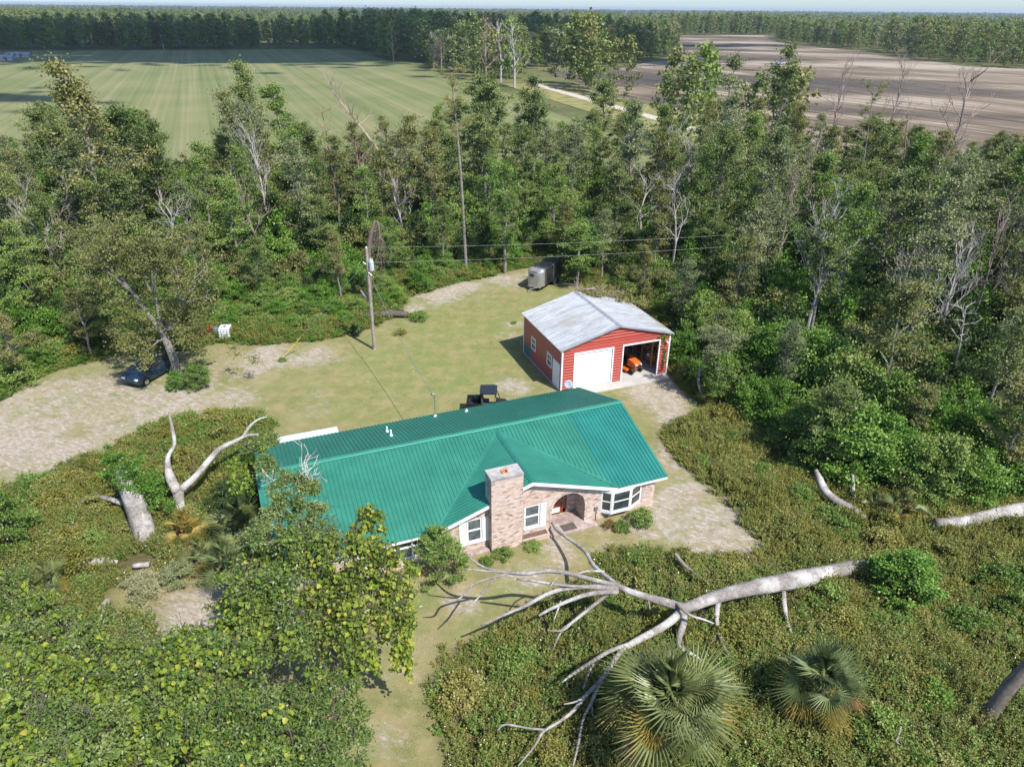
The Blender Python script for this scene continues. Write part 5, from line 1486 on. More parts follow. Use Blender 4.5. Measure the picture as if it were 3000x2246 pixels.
# ---- the oak by the car
ob = gp(525, 1108)
oak = thing('oak_tree', 'big spreading oak with forked pale trunk beside the dark car', 'tree', (ob[0], ob[1], -.05))
go_ = np.random.default_rng(5)
mb = MB()
fork = atY(478, 975, ob[1]) - np.array([ob[0], ob[1], 0])
l1 = atY(385, 850, ob[1] + .5) - np.array([ob[0], ob[1], 0]); l2 = atY(530, 892, ob[1] + .3) - np.array([ob[0], ob[1], 0])
p, r = smooth_path([(0, 0, -.1), (-.1, 0, fork[2] * .5), tuple(fork)], [.36, .3, .28]); mb.tube(p, r, 9)
ends = []
for tip, rr0 in ((l1, .21), (l2, .18), (fork + np.array([-.4, .8, 2.6]), .17)):
    p, r = smooth_path([fork, (fork + tip) / 2 + np.array([0, 0, -.1]), tip], [rr0, rr0 * .85, rr0 * .7]); mb.tube(p, r, 8, cap=False)
    for k in range(4):
        d = unit(unit(tip - fork) + go_.normal(size=3) * .55 + np.array([0, 0, .35]))
        wood_branch(mb, go_, tip, d, go_.uniform(2.6, 3.8), rr0 * .55, 1, ends, 3, upturn=.2, kids=(3, 3), shrink=.66)
for k in range(7):
    a = k * .9; wood_branch(mb, go_, fork + np.array([0, 0, go_.uniform(-.9, .6)]), unit(np.array([math.cos(a), math.sin(a), .15])), 2.2, .07, 1, ends, 3, upturn=0.0, kids=(3, 3))
link('trunk', mb.mesh('oak_trunk', BARK), oak)
C = np.array(ends)
ex = unit(go_.normal(size=(150, 3))) * (go_.random((150, 1)) ** .35) * np.array([4.3, 3.4, 4.0]) + np.array([-1.6, .6, 7.6])
sk_ = np.array([atY(x, y, ob[1] + dy) - np.array([ob[0], ob[1], -.05]) for x, y, dy in [(360, 940, -.5), (560, 1010, -1.2), (580, 1030, -1.3), (600, 1040, -1.2), (545, 985, -1.2), (575, 1000, -1.3), (330, 960, 0), (680, 1030, -.4), (420, 930, -1.4), (740, 1045, -.2)] for _ in range(2)])
sk_ = sk_ + go_.normal(size=sk_.shape) * .3
C = np.vstack([C, ex, sk_])
V, rnd = clump_leaves(go_, C, go_.uniform(.45, .9, len(C)), 95, .125)
link('crown', quads_mesh('oak_crown', V, rnd, [LEAF_OLIVE]), oak)

# ---- trees of the wood that stand out
def hero(name, pr, base_px, ytop, label, sx=1.0, rz=0.0):
    b_ = gp(*base_px); h = height_at(b_, ytop)
    k, tm, cm = PROTO[pr]
    return plant(name, tm, cm, (b_[0], b_[1], -.05), (sx, sx, h / 14), rz, label, 'tree')
hero('tall_oak', 3, (360, 820), 185, 'very tall olive oak with russet top rising above the wood behind the car', 1.55, .4)
hero('tall_oak', 0, (440, 760), 300, 'broad tall oak beside the tallest olive oak behind the car', 1.5, 2.0)
hero('tall_oak', 0, (770, 640), 168, 'tall slim oak rising against the green field, left of the leaning dead pine', 1.15, 1.0)
hero('leafy_tree', 9, (850, 600), 235, 'round-topped green tree between the slim oak and the leaning dead pine', 1.3, 2.2)
hero('tall_oak', 1, (1430, 640), 205, 'tall oak standing behind the horse trailer against the pale field', 1.3, 3.0)
hero('tall_oak', 2, (1560, 600), 215, 'tall oak right of the bare-stemmed pine, behind the horse trailer', 1.3, .5)
hero('tall_oak', 0, (1750, 560), 225, 'tall oak with bright top where the sandy road meets the wood', 1.2, 1.5)
hero('tall_oak', 2, (2240, 600), 118, 'tallest oak in the wood behind the garage, crown against the ploughed field', 1.35, 2.5)
hero('tall_oak', 7, (2090, 600), 145, 'tall oak left of the tallest one behind the garage', 1.3, .9)
hero('leafy_tree', 8, (1480, 800), 480, 'bright leafy tree directly left of the horse trailer', .95, .9)
hero('leafy_tree', 9, (1690, 840), 650, 'bright leafy tree shading the horse trailer', 1.0, 2.9)
# bare pale and reddish dead trees
def dead(name, i, base_px, ytop, label, s=1.0, rz=0.0, tilt=(0, 0), group=None):
    b_ = gp(*base_px); h = height_at(b_, ytop)
    o = link(name, DEAD[i], None, (b_[0], b_[1], -.1), (tilt[0], tilt[1], rz), (s, s, h / 12))
    tag(o, label, 'dead tree', group); return o
dead('dead_tree', 0, (2410, 540), 155, 'bare reddish dead tree beside the tallest oak behind the garage', 1.2, .3)
dead('dead_tree', 1, (2560, 580), 150, 'bare reddish dead tree standing alone against the ploughed field', 1.25, 1.4)
dead('dead_tree', 2, (2730, 600), 160, 'largest bare dead tree against the ploughed field, bushy top', 1.7, 2.4)
dead('dead_tree', 1, (2690, 780), 400, 'pale bare dead tree below the largest bushy dead one', 1.2, 4.4, (.08, .1))
gd_ = np.random.default_rng(31)
for i in range(44):
    x = gd_.uniform(0, 3000); y = gd_.uniform(560, 900) if x < 1900 else gd_.uniform(600, 1150)
    b_ = gp(x, y)
    if not inside(np.array([b_[:2]]), FOREST)[0] or np.linalg.norm(b_[:2] - gc) < 9: continue
    if dist_poly(np.array([b_[:2]]), FOREST_EDGE, closed=False)[0] < 5: continue
    hmax = height_at(b_, np.interp(x, SKX, SKY_) + 20)
    h = min(gd_.uniform(9, 15), hmax); s = gd_.uniform(.7, 1.1)
    o = link('dead_tree', DEAD[i % 3], None, (b_[0], b_[1], -.1), (gd_.normal() * .12, gd_.normal() * .14, gd_.random() * 6.28), (s, s, h / 12))
    o.material_slots[0].link = 'OBJECT'; o.material_slots[0].material = DEADWOOD if i % 3 else DEADWOOD_R
    wh = 'behind the parked car' if x < 620 else 'behind the utility pole' if x < 1220 else 'behind the horse trailer' if x < 1680 else 'behind the garage' if x < 2150 else 'beyond the bright bushes' if x < 2600 else 'beyond the thick bleached log'
    ti = abs(o.rotation_euler[0]) + abs(o.rotation_euler[1])
    tag(o, f"{'short' if h < 10 else 'tall'} bare {'bleached' if i % 3 else 'reddish'} dead tree, {'upright' if ti < .12 else 'leaning' if ti < .28 else 'steeply tilted'}, in the wood {wh}", 'dead tree', 'bare dead trees in the wood')
# leaning dead pine with a bare crown
Yp = gp(1180, 690)[1]
lp = thing('leaning_pine', 'dead pine leaning left over the wood, bare pinkish crown', 'dead tree', atY(1175, 600, Yp) * np.array([1, 1, 0]))
o0 = np.array(lp.location)
mb = MB(); gl3 = np.random.default_rng(8)
q = [atY(1185, 640, Yp), atY(1155, 540, Yp), atY(1110, 445, Yp), atY(1070, 390, Yp)]
q2 = [atY(1070, 390, Yp), atY(1030, 340, Yp), atY(990, 290, Yp), atY(955, 235, Yp)]
p, r = smooth_path([x - o0 for x in q], [.24, .2, .17, .14]); mb.tube(p, r, 7, cap=False)
p, r = smooth_path([x - o0 for x in q2], [.14, .11, .07, .03]); mb.tube(p, r, 6, cap=False)
for k in range(22):
    t = gl3.uniform(.1, 1); j = min(int(t * 3), 2); b0 = (q2[j] + (q2[j + 1] - q2[j]) * (t * 3 - j)) - o0
    wood_branch(mb, gl3, b0, unit(np.array([gl3.normal() * .8 - .3, gl3.normal() * .7, .8])), 1.7 * (1.2 - .5 * t), .045, 2, [], 3, upturn=.25)
link('trunk', mb.mesh('leaning_pine', simple('pinkish_deadwood', (.36, .26, .2), .9, var=.25, scale=3)), lp)
# thin pines with bare stems
def stem_pine(top, bot, Y, label, r=.13, tuft=True, m=BARK, leaf=LEAF_WEED, ln=1.5):
    a = atY(*bot, Y); b_ = atY(*top, Y)
    t = thing('pine_tree', label, 'tree', (a[0], a[1], -.05))
    o0 = np.array([a[0], a[1], -.05]); g = np.random.default_rng(int(top[0]))
    mb = MB(); mid = (a + b_) / 2 + np.array([.15, 0, 0])
    p, rr = smooth_path([np.array([0, 0, -.1]), mid - o0, b_ - o0], [r, r * .75, r * .3]); mb.tube(p, rr, 7)
    ends = []
    L_ = np.linalg.norm(b_ - a)
    for k in range(11):
        u = 1 - k * .035; c = a + (b_ - a) * u
        wood_branch(mb, g, c - o0, unit(np.array([math.cos(k * 2.4), math.sin(k * 2.4), .5])), ln * g.uniform(.5, 1.1), .045, 2, ends, 3, upturn=.2)
    link('trunk', mb.mesh('pine_trunk', m), t)
    if tuft:
        C = np.array(ends); V, rnd = clump_leaves(g, C, g.uniform(.3, .5, len(C)), 60, .16, wr=.12)
        link('crown', quads_mesh('pine_crown', V, rnd, [leaf]), t)
    return t
stem_pine((1322, 215), (1366, 760), gp(1366, 800)[1], 'pine with a long bare grey stem and thin yellow-green top', .17, leaf=LEAF_WEED_Y)
stem_pine((945, 330), (990, 640), gp(990, 700)[1], 'dead thin pine with reddish stem left of the leaning dead pine', .12, False, PINEBARK)
stem_pine((1040, 410), (1060, 640), gp(1060, 720)[1], 'short broken pine stem with orange bark beside the leaning dead pine', .12, False, PINEBARK)
stem_pine((2560, 260), (2490, 700), gp(2480, 720)[1], 'slender bare-stemmed tree in front of the ploughed field', .12, True, BARK, LEAF_OLIVE)
stem_pine((2830, 900), (2770, 1180), gp(2770, 1200)[1], 'thin pale dead stem among the bright bushes right of the garage', .08, False, DEADWOOD, ln=.8)
stem_pine((2660, 330), (2620, 690), gp(2620, 700)[1], 'tall thin reddish stem below the largest bare dead tree', .12, False, PINEBARK)

# ---- palms
def frond_mesh(name, leaf, seed, droop=.25, blade=1.35, pet=1.0, nseg=30):
    g = np.random.default_rng(seed); mb_v = []; V = []; rn = []
    span = R(235)
    mb = MB(); mb.tube([(0, 0, 0), (pet * .5, 0, .06), (pet, 0, 0)], [.022, .016, .012], 4)
    for k in range(nseg):
        a = -span / 2 + span * (k + .5) / nseg
        da = span / nseg * .5
        L_ = blade * (.78 + .22 * math.cos(a)) * g.uniform(.92, 1.06)
        c = np.array([pet, 0, 0]); up = .0
        def pt(r, an, z): return c + np.array([math.cos(an) * r, math.sin(an) * r, z])
        zf = lambda r: .14 * math.sin(min(1, r / blade) * 3) - droop * (r / blade) ** 2 * blade + .42 * abs(math.sin(a)) * r
        r1 = L_ * .42; rise = .03
        A = pt(.02, a, zf(.02)); B = pt(r1, a - da * .86, zf(r1) - rise); C_ = pt(r1, a + da * .86, zf(r1) - rise); M = pt(r1, a, zf(r1) + rise)
        T_ = pt(L_, a + g.normal() * .02, zf(L_) - g.uniform(0, .1))
        V += [[A, B, M, A], [A, M, C_, A], [B, T_, M, B], [M, T_, C_, M]]
        V[-4] = [A, B, M, (A + M) / 2]; V[-3] = [A, (A + M) / 2, M, C_]; V[-2] = [B, T_, (T_ + M) / 2, M]; V[-1] = [M, (T_ + M) / 2, T_, C_]
        rn += [g.uniform(.2, .8)] * 4
    # join the petiole in as quads
    me = quads_mesh(name, np.array(V), np.array(rn), [leaf])
    bm = bmesh.new(); bm.from_mesh(me)
    tmp = mb.mesh(name + '_petiole', leaf); bm.from_mesh(tmp); bm.to_mesh(me); bm.free()
    return me
LEAF_PALM = leafmat('leaf_palm', [(.10, .135, .04), (.19, .225, .08), (.31, .32, .15)], trans=.2, rough=.4)
LEAF_PALM_B = leafmat('leaf_palm_blue', [(.075, .115, .04), (.14, .185, .07), (.23, .265, .115)], trans=.2, rough=.4)
LEAF_PALM_Y = leafmat('leaf_palm_yellow', [(.2, .17, .04), (.34, .27, .06), (.38, .2, .05)], trans=.25)
LEAF_PALM_D = leafmat('leaf_palm_dead', [(.28, .14, .05), (.36, .22, .1)], trans=.1)
FR = {k: [frond_mesh('frond', m, 200 + 10 * i + j, .22 + .1 * j) for j in range(2)] for i, (k, m) in enumerate((('g', LEAF_PALM), ('b', LEAF_PALM_B), ('y', LEAF_PALM_Y), ('d', LEAF_PALM_D)))}
m_boot = simple('palm_trunk_bark', (.14, .115, .095), .95, var=.4, scale=6, bump=.8)
def palm(px, py, z, n, size, label, kind='g', yellow=.2, deadf=.05, base=None, seed=1, updir=None, trunk=True, r=.17):
    c = gp(px, py, z) if base is None else None
    g = np.random.default_rng(seed)
    if base is None: base = np.array([c[0], c[1], 0])
    else: c = np.array(updir)
    t = thing('palm_tree', label, 'palm', (base[0], base[1], -.02))
    top = c - np.array([base[0], base[1], -.02])
    if trunk:
        p, rr = smooth_path([(0, 0, -.1), tuple(top * np.array([.25, .25, .5])), tuple(top)], [r * 1.1, r, r * .9]); MB().tube(p, rr, 10).build('trunk', m_boot, t)
    for i in range(n):
        u = (i + .5) / n
        el = R(88) - u ** .9 * R(112) + g.normal() * .15
        az = i * 2.39996 + g.normal() * .15
        k = kind
        if u > 1 - deadf: k = 'd'
        elif u > 1 - deadf - yellow: k = 'y'
        s = size * g.uniform(.8, 1.15) * (.72 + .3 * min(1, u * 2))
        link('frond', FR[k][i % 2], t, tuple(top), (g.normal() * .35, -el, az), (s, s, s))
    for i in range(5):
        s = size * (.75 + .1 * i)
        link('frond', FR[kind][i % 2], t, tuple(top + np.array([0, 0, .1])), (g.normal() * .3, -R(62 + 7 * i), i * 1.3), (s, s * .45, s))
    return t
palm(1960, 2075, 3.0, 34, 1.22, 'large fan palm with grey-green crown in the weeds in front of the fallen tree', 'g', .16, .04, seed=3)
palm(2410, 2010, 1.9, 27, .92, 'smaller blue-green fan palm with yellow lower fronds in the weeds', 'b', .26, .05, seed=4)
palm(2640, 1490, .9, 10, .6, 'small palmetto with an orange dead frond at the end of the fallen log', 'g', .2, .2, seed=5, r=.09)
palm(2560, 1475, .5, 7, .45, 'tiny palmetto between the broken log and the round bush', 'g', .0, .3, seed=12, r=.08)
palm(545, 1560, .7, 11, .62, 'small palmetto with yellowing fronds between the dead trunks', 'y', .3, .2, seed=6, r=.09)
palm(590, 1640, .5, 9, .6, 'small palmetto beside the broken yellow log', 'g', .35, .1, seed=7, r=.09)
palm(705, 1560, 1.5, 13, .95, 'silvery green palmetto beside the left end of the house', 'g', .0, .0, seed=8, r=.1)
palm(140, 1710, .8, 9, .6, 'small palmetto in the weeds beside the broken grey logs', 'g', .1, 0, seed=9, r=.09)
palm(660, 1665, 1.2, 9, .8, 'green palmetto half hidden by the vine-covered trees', 'b', 0, 0, seed=10, r=.1)
# leaning palm trunk running out of view, its top lost
lb = gp(2880, 2125); lt = atY(3060, 1880, gp(2880, 2125)[1] + .3)
d_ = unit(lt - lb)
lpt = thing('leaning_palm', 'leaning dark curved palm trunk rising from the weeds, crown broken off', 'palm', (lb[0], lb[1], -.02))
pts_ = [np.zeros(3), d_ * 1.5 + np.array([-.12, 0, .05]), d_ * 3.0 + np.array([0, 0, .1]), d_ * 4.4 + np.array([.35, 0, .1])]
limb('trunk', pts_, [.30, .26, .24, .22], m_boot, lpt, n=14, seg=6)
MB().lathe([(.2, 0), (.23, .05), (.16, .12), (.05, .16)], tuple(pts_[-1] - np.array([0, 0, .05])), 12).build('broken_top', DEADWOOD, lpt)
# ================================================================== VINE-COVERED TREES IN FRONT
def heart_leaves(g, P, size, bet=(1.8, 2.6)):
    n = len(P)
    D = unit(g.normal(size=(n, 3)) * .6 + np.array([0, -.25, -.75])); N = unit(g.normal(size=(n, 3)) * .5 + np.array([.15, -.45, .8]))
    S = unit(np.cross(D, N)); N2 = unit(np.cross(S, D)); L_ = (size * g.uniform(.6, 1.25, n))[:, None]
    base = P; tip = P + D * L_ - N2 * L_ * .1
    lw = P + D * L_ * .18 + S * L_ * .46 + N2 * L_ * .1; lu = P + D * L_ * .6 + S * L_ * .36 + N2 * L_ * .05
    rw = P + D * L_ * .18 - S * L_ * .46 + N2 * L_ * .1; ru = P + D * L_ * .6 - S * L_ * .36 + N2 * L_ * .05
    V = np.concatenate([np.stack([base, lw, lu, tip], 1), np.stack([base, tip, ru, rw], 1)])
    r = g.beta(*bet, n)
    return V, np.concatenate([r, r])
def vine_tree(name, base_px, blobs, label, seed, leaf, per=520, Ln=.12, wr=.26, vine=.5, vsize=.17, tails=(), tail_n=26, bet=(1.3, 3.4)):
    g = np.random.default_rng(seed)
    b_ = gp(*base_px)
    o0 = np.array([b_[0], b_[1], -.05])
    t = thing(name, label, 'tree', o0)
    B = np.array([gp(x, y, z) for x, y, z, r in blobs]) - o0; Rr = np.array([q[3] for q in blobs])
    dirs_ = unit(B + o0 - CAMP); B = B + dirs_ * g.normal(size=(len(B), 1)) * .55
    cen = B.mean(0)
    mb = MB()
    fork = np.array([cen[0] * .35, cen[1] * .35, cen[2] * .45])
    p, r = smooth_path([(0, 0, -.1), tuple(fork * .5 + np.array([.1, 0, 0])), tuple(fork)], [.24, .2, .17]); mb.tube(p, r, 8)
    for c, rr in zip(B, Rr):
        p, r = smooth_path([fork, (fork + c) / 2 + g.normal(size=3) * .25 + np.array([0, 0, .2]), c], [.055, .03, .012]); mb.tube(p, r, 5, cap=False)
        for k in range(5):
            wood_branch(mb, g, c - np.array([0, 0, rr * .2]), unit(g.normal(size=3) + np.array([0, 0, .5])), rr * .9, .025, 2, [], 3, upturn=.2, kids=(2, 3))
    link('trunk', mb.mesh(name + '_wood', BARK_D), t)
    # each blob is broken into sprays
    C = []; cr = []
    for c, rr in zip(B, Rr):
        k = int(16 * rr * rr) + 6
        d = unit(g.normal(size=(k, 3))); d[:, 2] = np.abs(d[:, 2]) * 1.0 - .25
        C.append(c + d * rr * (g.random((k, 1)) ** .4) * np.array([1, 1, .85])); cr.append(g.uniform(.22, .42, k) * (.7 + .3 * rr))
    C = np.vstack(C); cr = np.concatenate(cr)
    V, rnd = clump_leaves(g, C, cr, int(per / 8), Ln, wr=wr, hang=.5, up=.2)
    link('crown', quads_mesh(name + '_crown', V, rnd, [leaf]), t)
    if vine > 0:
        # vine leaves drape over the outside, in patches
        m_ = (vnoise(C[:, :2] * 1.0 + seed, 1.1, seed) * .6 + .4 * g.random(len(C))) < vine
        Cv = C[m_]
        if len(Cv):
            nv = 15; P = np.repeat(Cv, nv, 0) + unit(g.normal(size=(len(Cv) * nv, 3))) * (np.repeat(cr[m_], nv) * g.uniform(.8, 1.25, len(Cv) * nv))[:, None]
        else: P = np.zeros((0, 3))
        T_ = []
        for (x, y, z, length) in tails:
            q = gp(x, y, z) - o0; n = int(tail_n * length)
            u = g.random(n); sway = np.cumsum(g.normal(size=(12, 2)) * .06, 0)
            w_ = np.array([np.interp(u * 11, np.arange(12), sway[:, i]) for i in (0, 1)]).T
            T_.append(np.column_stack([q[0] + w_[:, 0] + g.normal(size=n) * .1, q[1] + w_[:, 1] + g.normal(size=n) * .1, q[2] - u * length]))
        if T_: P = np.vstack([P] + T_)
        V, rnd = heart_leaves(g, P, vsize, bet)
        link('vine', quads_mesh(name + '_vine', V, rnd, [LEAF_VINE]), t)
    return t
LEAF_BRONZE = leafmat('leaf_bronze', [(.045, .066, .018), (.09, .12, .03), (.15, .175, .045), (.24, .225, .08)], rough=.4)
LEAF_NEAR = leafmat('leaf_near', [(.045, .082, .02), (.09, .15, .036), (.15, .22, .055), (.26, .3, .11)], rough=.4)
vine_tree('vine_tree', (980, 1960), [(1085, 1515, 7.2, .55), (1075, 1585, 7.0, .85), (1010, 1630, 6.9, 1.1), (1120, 1650, 6.6, .85), (1150, 1730, 6.1, .85), (1060, 1730, 6.4, 1.15), (960, 1730, 6.5, 1.2), (1160, 1810, 5.5, .75), (1060, 1830, 5.6, 1.0), (960, 1850, 5.6, 1.1), (900, 1650, 6.9, 1.1), (1020, 1900, 5.0, .8)],
          'tree smothered in yellow-green vine in front of the house windows', 501, LEAF_BRONZE, vine=.8, bet=(1.8, 2.6), tails=[(1190, 1700, 6.2, 2.6), (1170, 1780, 5.6, 3.0), (1185, 1830, 5.2, 2.8), (1150, 1850, 4.8, 2.0), (1100, 1880, 4.8, 1.7), (1040, 1900, 4.8, 1.8), (1120, 1760, 5.8, 2.0), (1195, 1640, 6.5, 1.2), (1000, 1910, 4.8, 1.6)], tail_n=60)
vine_tree('leafy_tree', (845, 1830), [(795, 1295, 8.0, .42), (745, 1315, 7.9, .55), (780, 1370, 7.8, .65), (840, 1420, 7.7, .75), (900, 1430, 7.6, .6), (835, 1490, 7.4, .95), (905, 1520, 7.2, .95), (790, 1560, 7.0, .9), (870, 1590, 6.9, 1.0), (930, 1590, 6.9, .9), (740, 1590, 6.6, .7)],
          'slender tree with bronze-green sprays standing over the left end of the roof', 502, LEAF_NEAR, vine=.25, per=1100, tails=[(715, 1300, 7.9, 1.5), (705, 1330, 7.6, 2.2), (730, 1400, 7.3, 1.0), (690, 1350, 7.4, 1.6)], tail_n=42)
vine_tree('leafy_tree', (740, 1900), [(760, 1650, 6.3, 1.0), (700, 1700, 6.0, .9), (820, 1700, 6.3, 1.0), (740, 1770, 5.8, 1.1), (850, 1790, 5.9, 1.1), (660, 1790, 5.3, .8), (780, 1860, 5.5, 1.1), (880, 1890, 5.4, 1.0), (690, 1860, 5.2, 1.0)],
          'dark leafy tree between the vine-smothered tree and the cut branches', 503, LEAF_NEAR, vine=.5)
vine_tree('vine_tree', (600, 2200), [(620, 1930, 6.2, 1.1), (540, 1900, 5.8, 1.0), (700, 1950, 6.1, 1.1), (460, 1950, 6, 1.1), (600, 2030, 6.4, 1.2), (720, 2050, 6.2, 1.1), (500, 2060, 6.4, 1.2), (640, 2140, 6.6, 1.2), (520, 2180, 6.7, 1.2), (760, 2160, 6.2, 1.0), (640, 2250, 6.8, 1.1)],
          'vine-covered tree with mixed dark and yellow-green leaves behind the leafy shrub by the grass path', 504, LEAF_NEAR, vine=.46)
vine_tree('vine_tree', (250, 2150), [(380, 1900, 5.4, 1.1), (280, 1880, 5.2, 1.1), (180, 1900, 5.4, 1.2), (60, 1880, 5, 1.1), (380, 2010, 6.0, 1.2), (270, 2010, 6.2, 1.2), (150, 2020, 6.2, 1.3), (30, 2010, 6, 1.3), (400, 2130, 6.5, 1.2), (280, 2140, 6.6, 1.2), (160, 2150, 6.6, 1.2), (40, 2140, 6.6, 1.3), (350, 2240, 6.9, 1.1), (200, 2250, 6.9, 1.2), (60, 2250, 6.9, 1.2)],
          'broad vine-covered tree mass in the corner beyond the cut branches', 505, LEAF_NEAR, vine=.46)
vine_tree('leafy_tree', (930, 2180), [(1010, 1995, 4.9, .6), (930, 2010, 5.2, .9), (1010, 2080, 4.7, .8), (930, 2100, 5.2, 1.0), (850, 2080, 5.6, 1.0), (1030, 2160, 4.3, .75), (950, 2190, 4.9, 1.0), (850, 2190, 5.6, 1.1), (1000, 2250, 4.4, .9), (880, 2270, 5.2, 1.0)],
          'dense dark-leaved tree beside the mown grass path', 506, LEAF_NEAR, vine=.22, per=640)
vine_tree('vine_shrub', (90, 1850), [(30, 1700, 2.6, 1.0), (110, 1760, 2.8, .9), (40, 1800, 3.4, 1.1), (180, 1810, 3.2, .8), (-30, 1740, 3, 1), (250, 1850, 3.4, .7)],
          'low vine-draped shrubs behind the broken grey logs', 507, LEAF_NEAR, vine=.45)
# bare twiggy top over the roof
tw = thing('bare_treetop', 'leafless pale twig crown standing over the left end of the roof', 'dead tree', gp(880, 1860))
g7 = np.random.default_rng(71); mb = MB(); o0 = np.array(tw.location)
a_, b_ = gp(880, 1480, 7.2) - o0, gp(895, 1390, 7.9) - o0
p, r = smooth_path([(0, 0, 0), tuple(a_ * np.array([.7, .7, .5])), tuple(a_), tuple(b_)], [.07, .055, .04, .03]); mb.tube(p, r, 6)
for i, d in enumerate([(-.5, .1, .8), (.1, .2, 1), (.9, .1, .55), (-.8, .2, .3), (.3, -.2, .8), (.5, .4, .7), (-.2, .4, .9)]):
    wood_branch(mb, g7, a_ + (b_ - a_) * (i / 7), unit(np.array(d)), 1.0, .02, 1, [], 3, upturn=.15, kids=(2, 3), wig=.18, taper=.4, shrink=.66)
link('twigs', mb.mesh('bare_treetop', simple('pale_twig', (.5, .47, .43), .9)), tw)

# ================================================================== DEAD WOOD ON THE GROUND
Z5 = lambda x, y: (1200 + x / 1.2289, 1500 + y / 1.2289)
fall = thing('fallen_tree', 'huge fallen dead tree with bleached forked limbs lying across the weeds', 'fallen tree', gp(*Z5(1200, 330)))
fo = np.array(fall.location)
DEADWOOD_W, nt, b, L = newmat('bleached_trunk')
v = objcoord(nt)
n1 = noise(nt, .75, 7, .62, v); n2 = noise(nt, 7.0, 6, .75, v)
c = ramp(nt, n1.outputs[0], [(.42, (.19, .165, .145)), (.49, (.27, .24, .215)), (.53, (.44, .41, .385)), (.60, (.58, .555, .53))]).outputs[0]
c = mixc(nt, .38, c, ramp(nt, n2.outputs[0], [(.38, (.14, .12, .105)), (.62, (.46, .425, .39))]).outputs[0])
L.new(c, b.inputs['Base Color']); b.inputs['Roughness'].default_value = .9
bp = nd(nt, 'ShaderNodeBump', Strength=1.0, Distance=.08); L.new(n2.outputs[0], bp.inputs['Height']); L.new(bp.outputs[0], b.inputs['Normal'])
def trace(name, pts, m=DEADWOOD_W, parent=fall, n=8, org=None, Z=Z5, sc=1.2289, seed=0):
    """points (x, y, radius in zoom pixels, height); the radius comes from the distance"""
    P = []; Rr = []
    for x, y, r, z in pts:
        q = gp(*Z(x, y), z); dep = (q - CAMP) @ CF
        P.append(q - (fo if org is None else org)); Rr.append(.86 * r / sc * dep / FPX)
    return limb(name, P, Rr, m, parent, n=n, seed=seed)
trace('trunk', [(1640, 190, 24, .35), (1560, 207, 29, .6), (1480, 226, 33, .85), (1390, 245, 33, 1.1), (1280, 265, 32, 1.25), (1180, 285, 28, 1.45), (1090, 308, 25, 1.65), (1000, 342, 23, 1.85), (960, 345, 20, 1.95)], n=12)
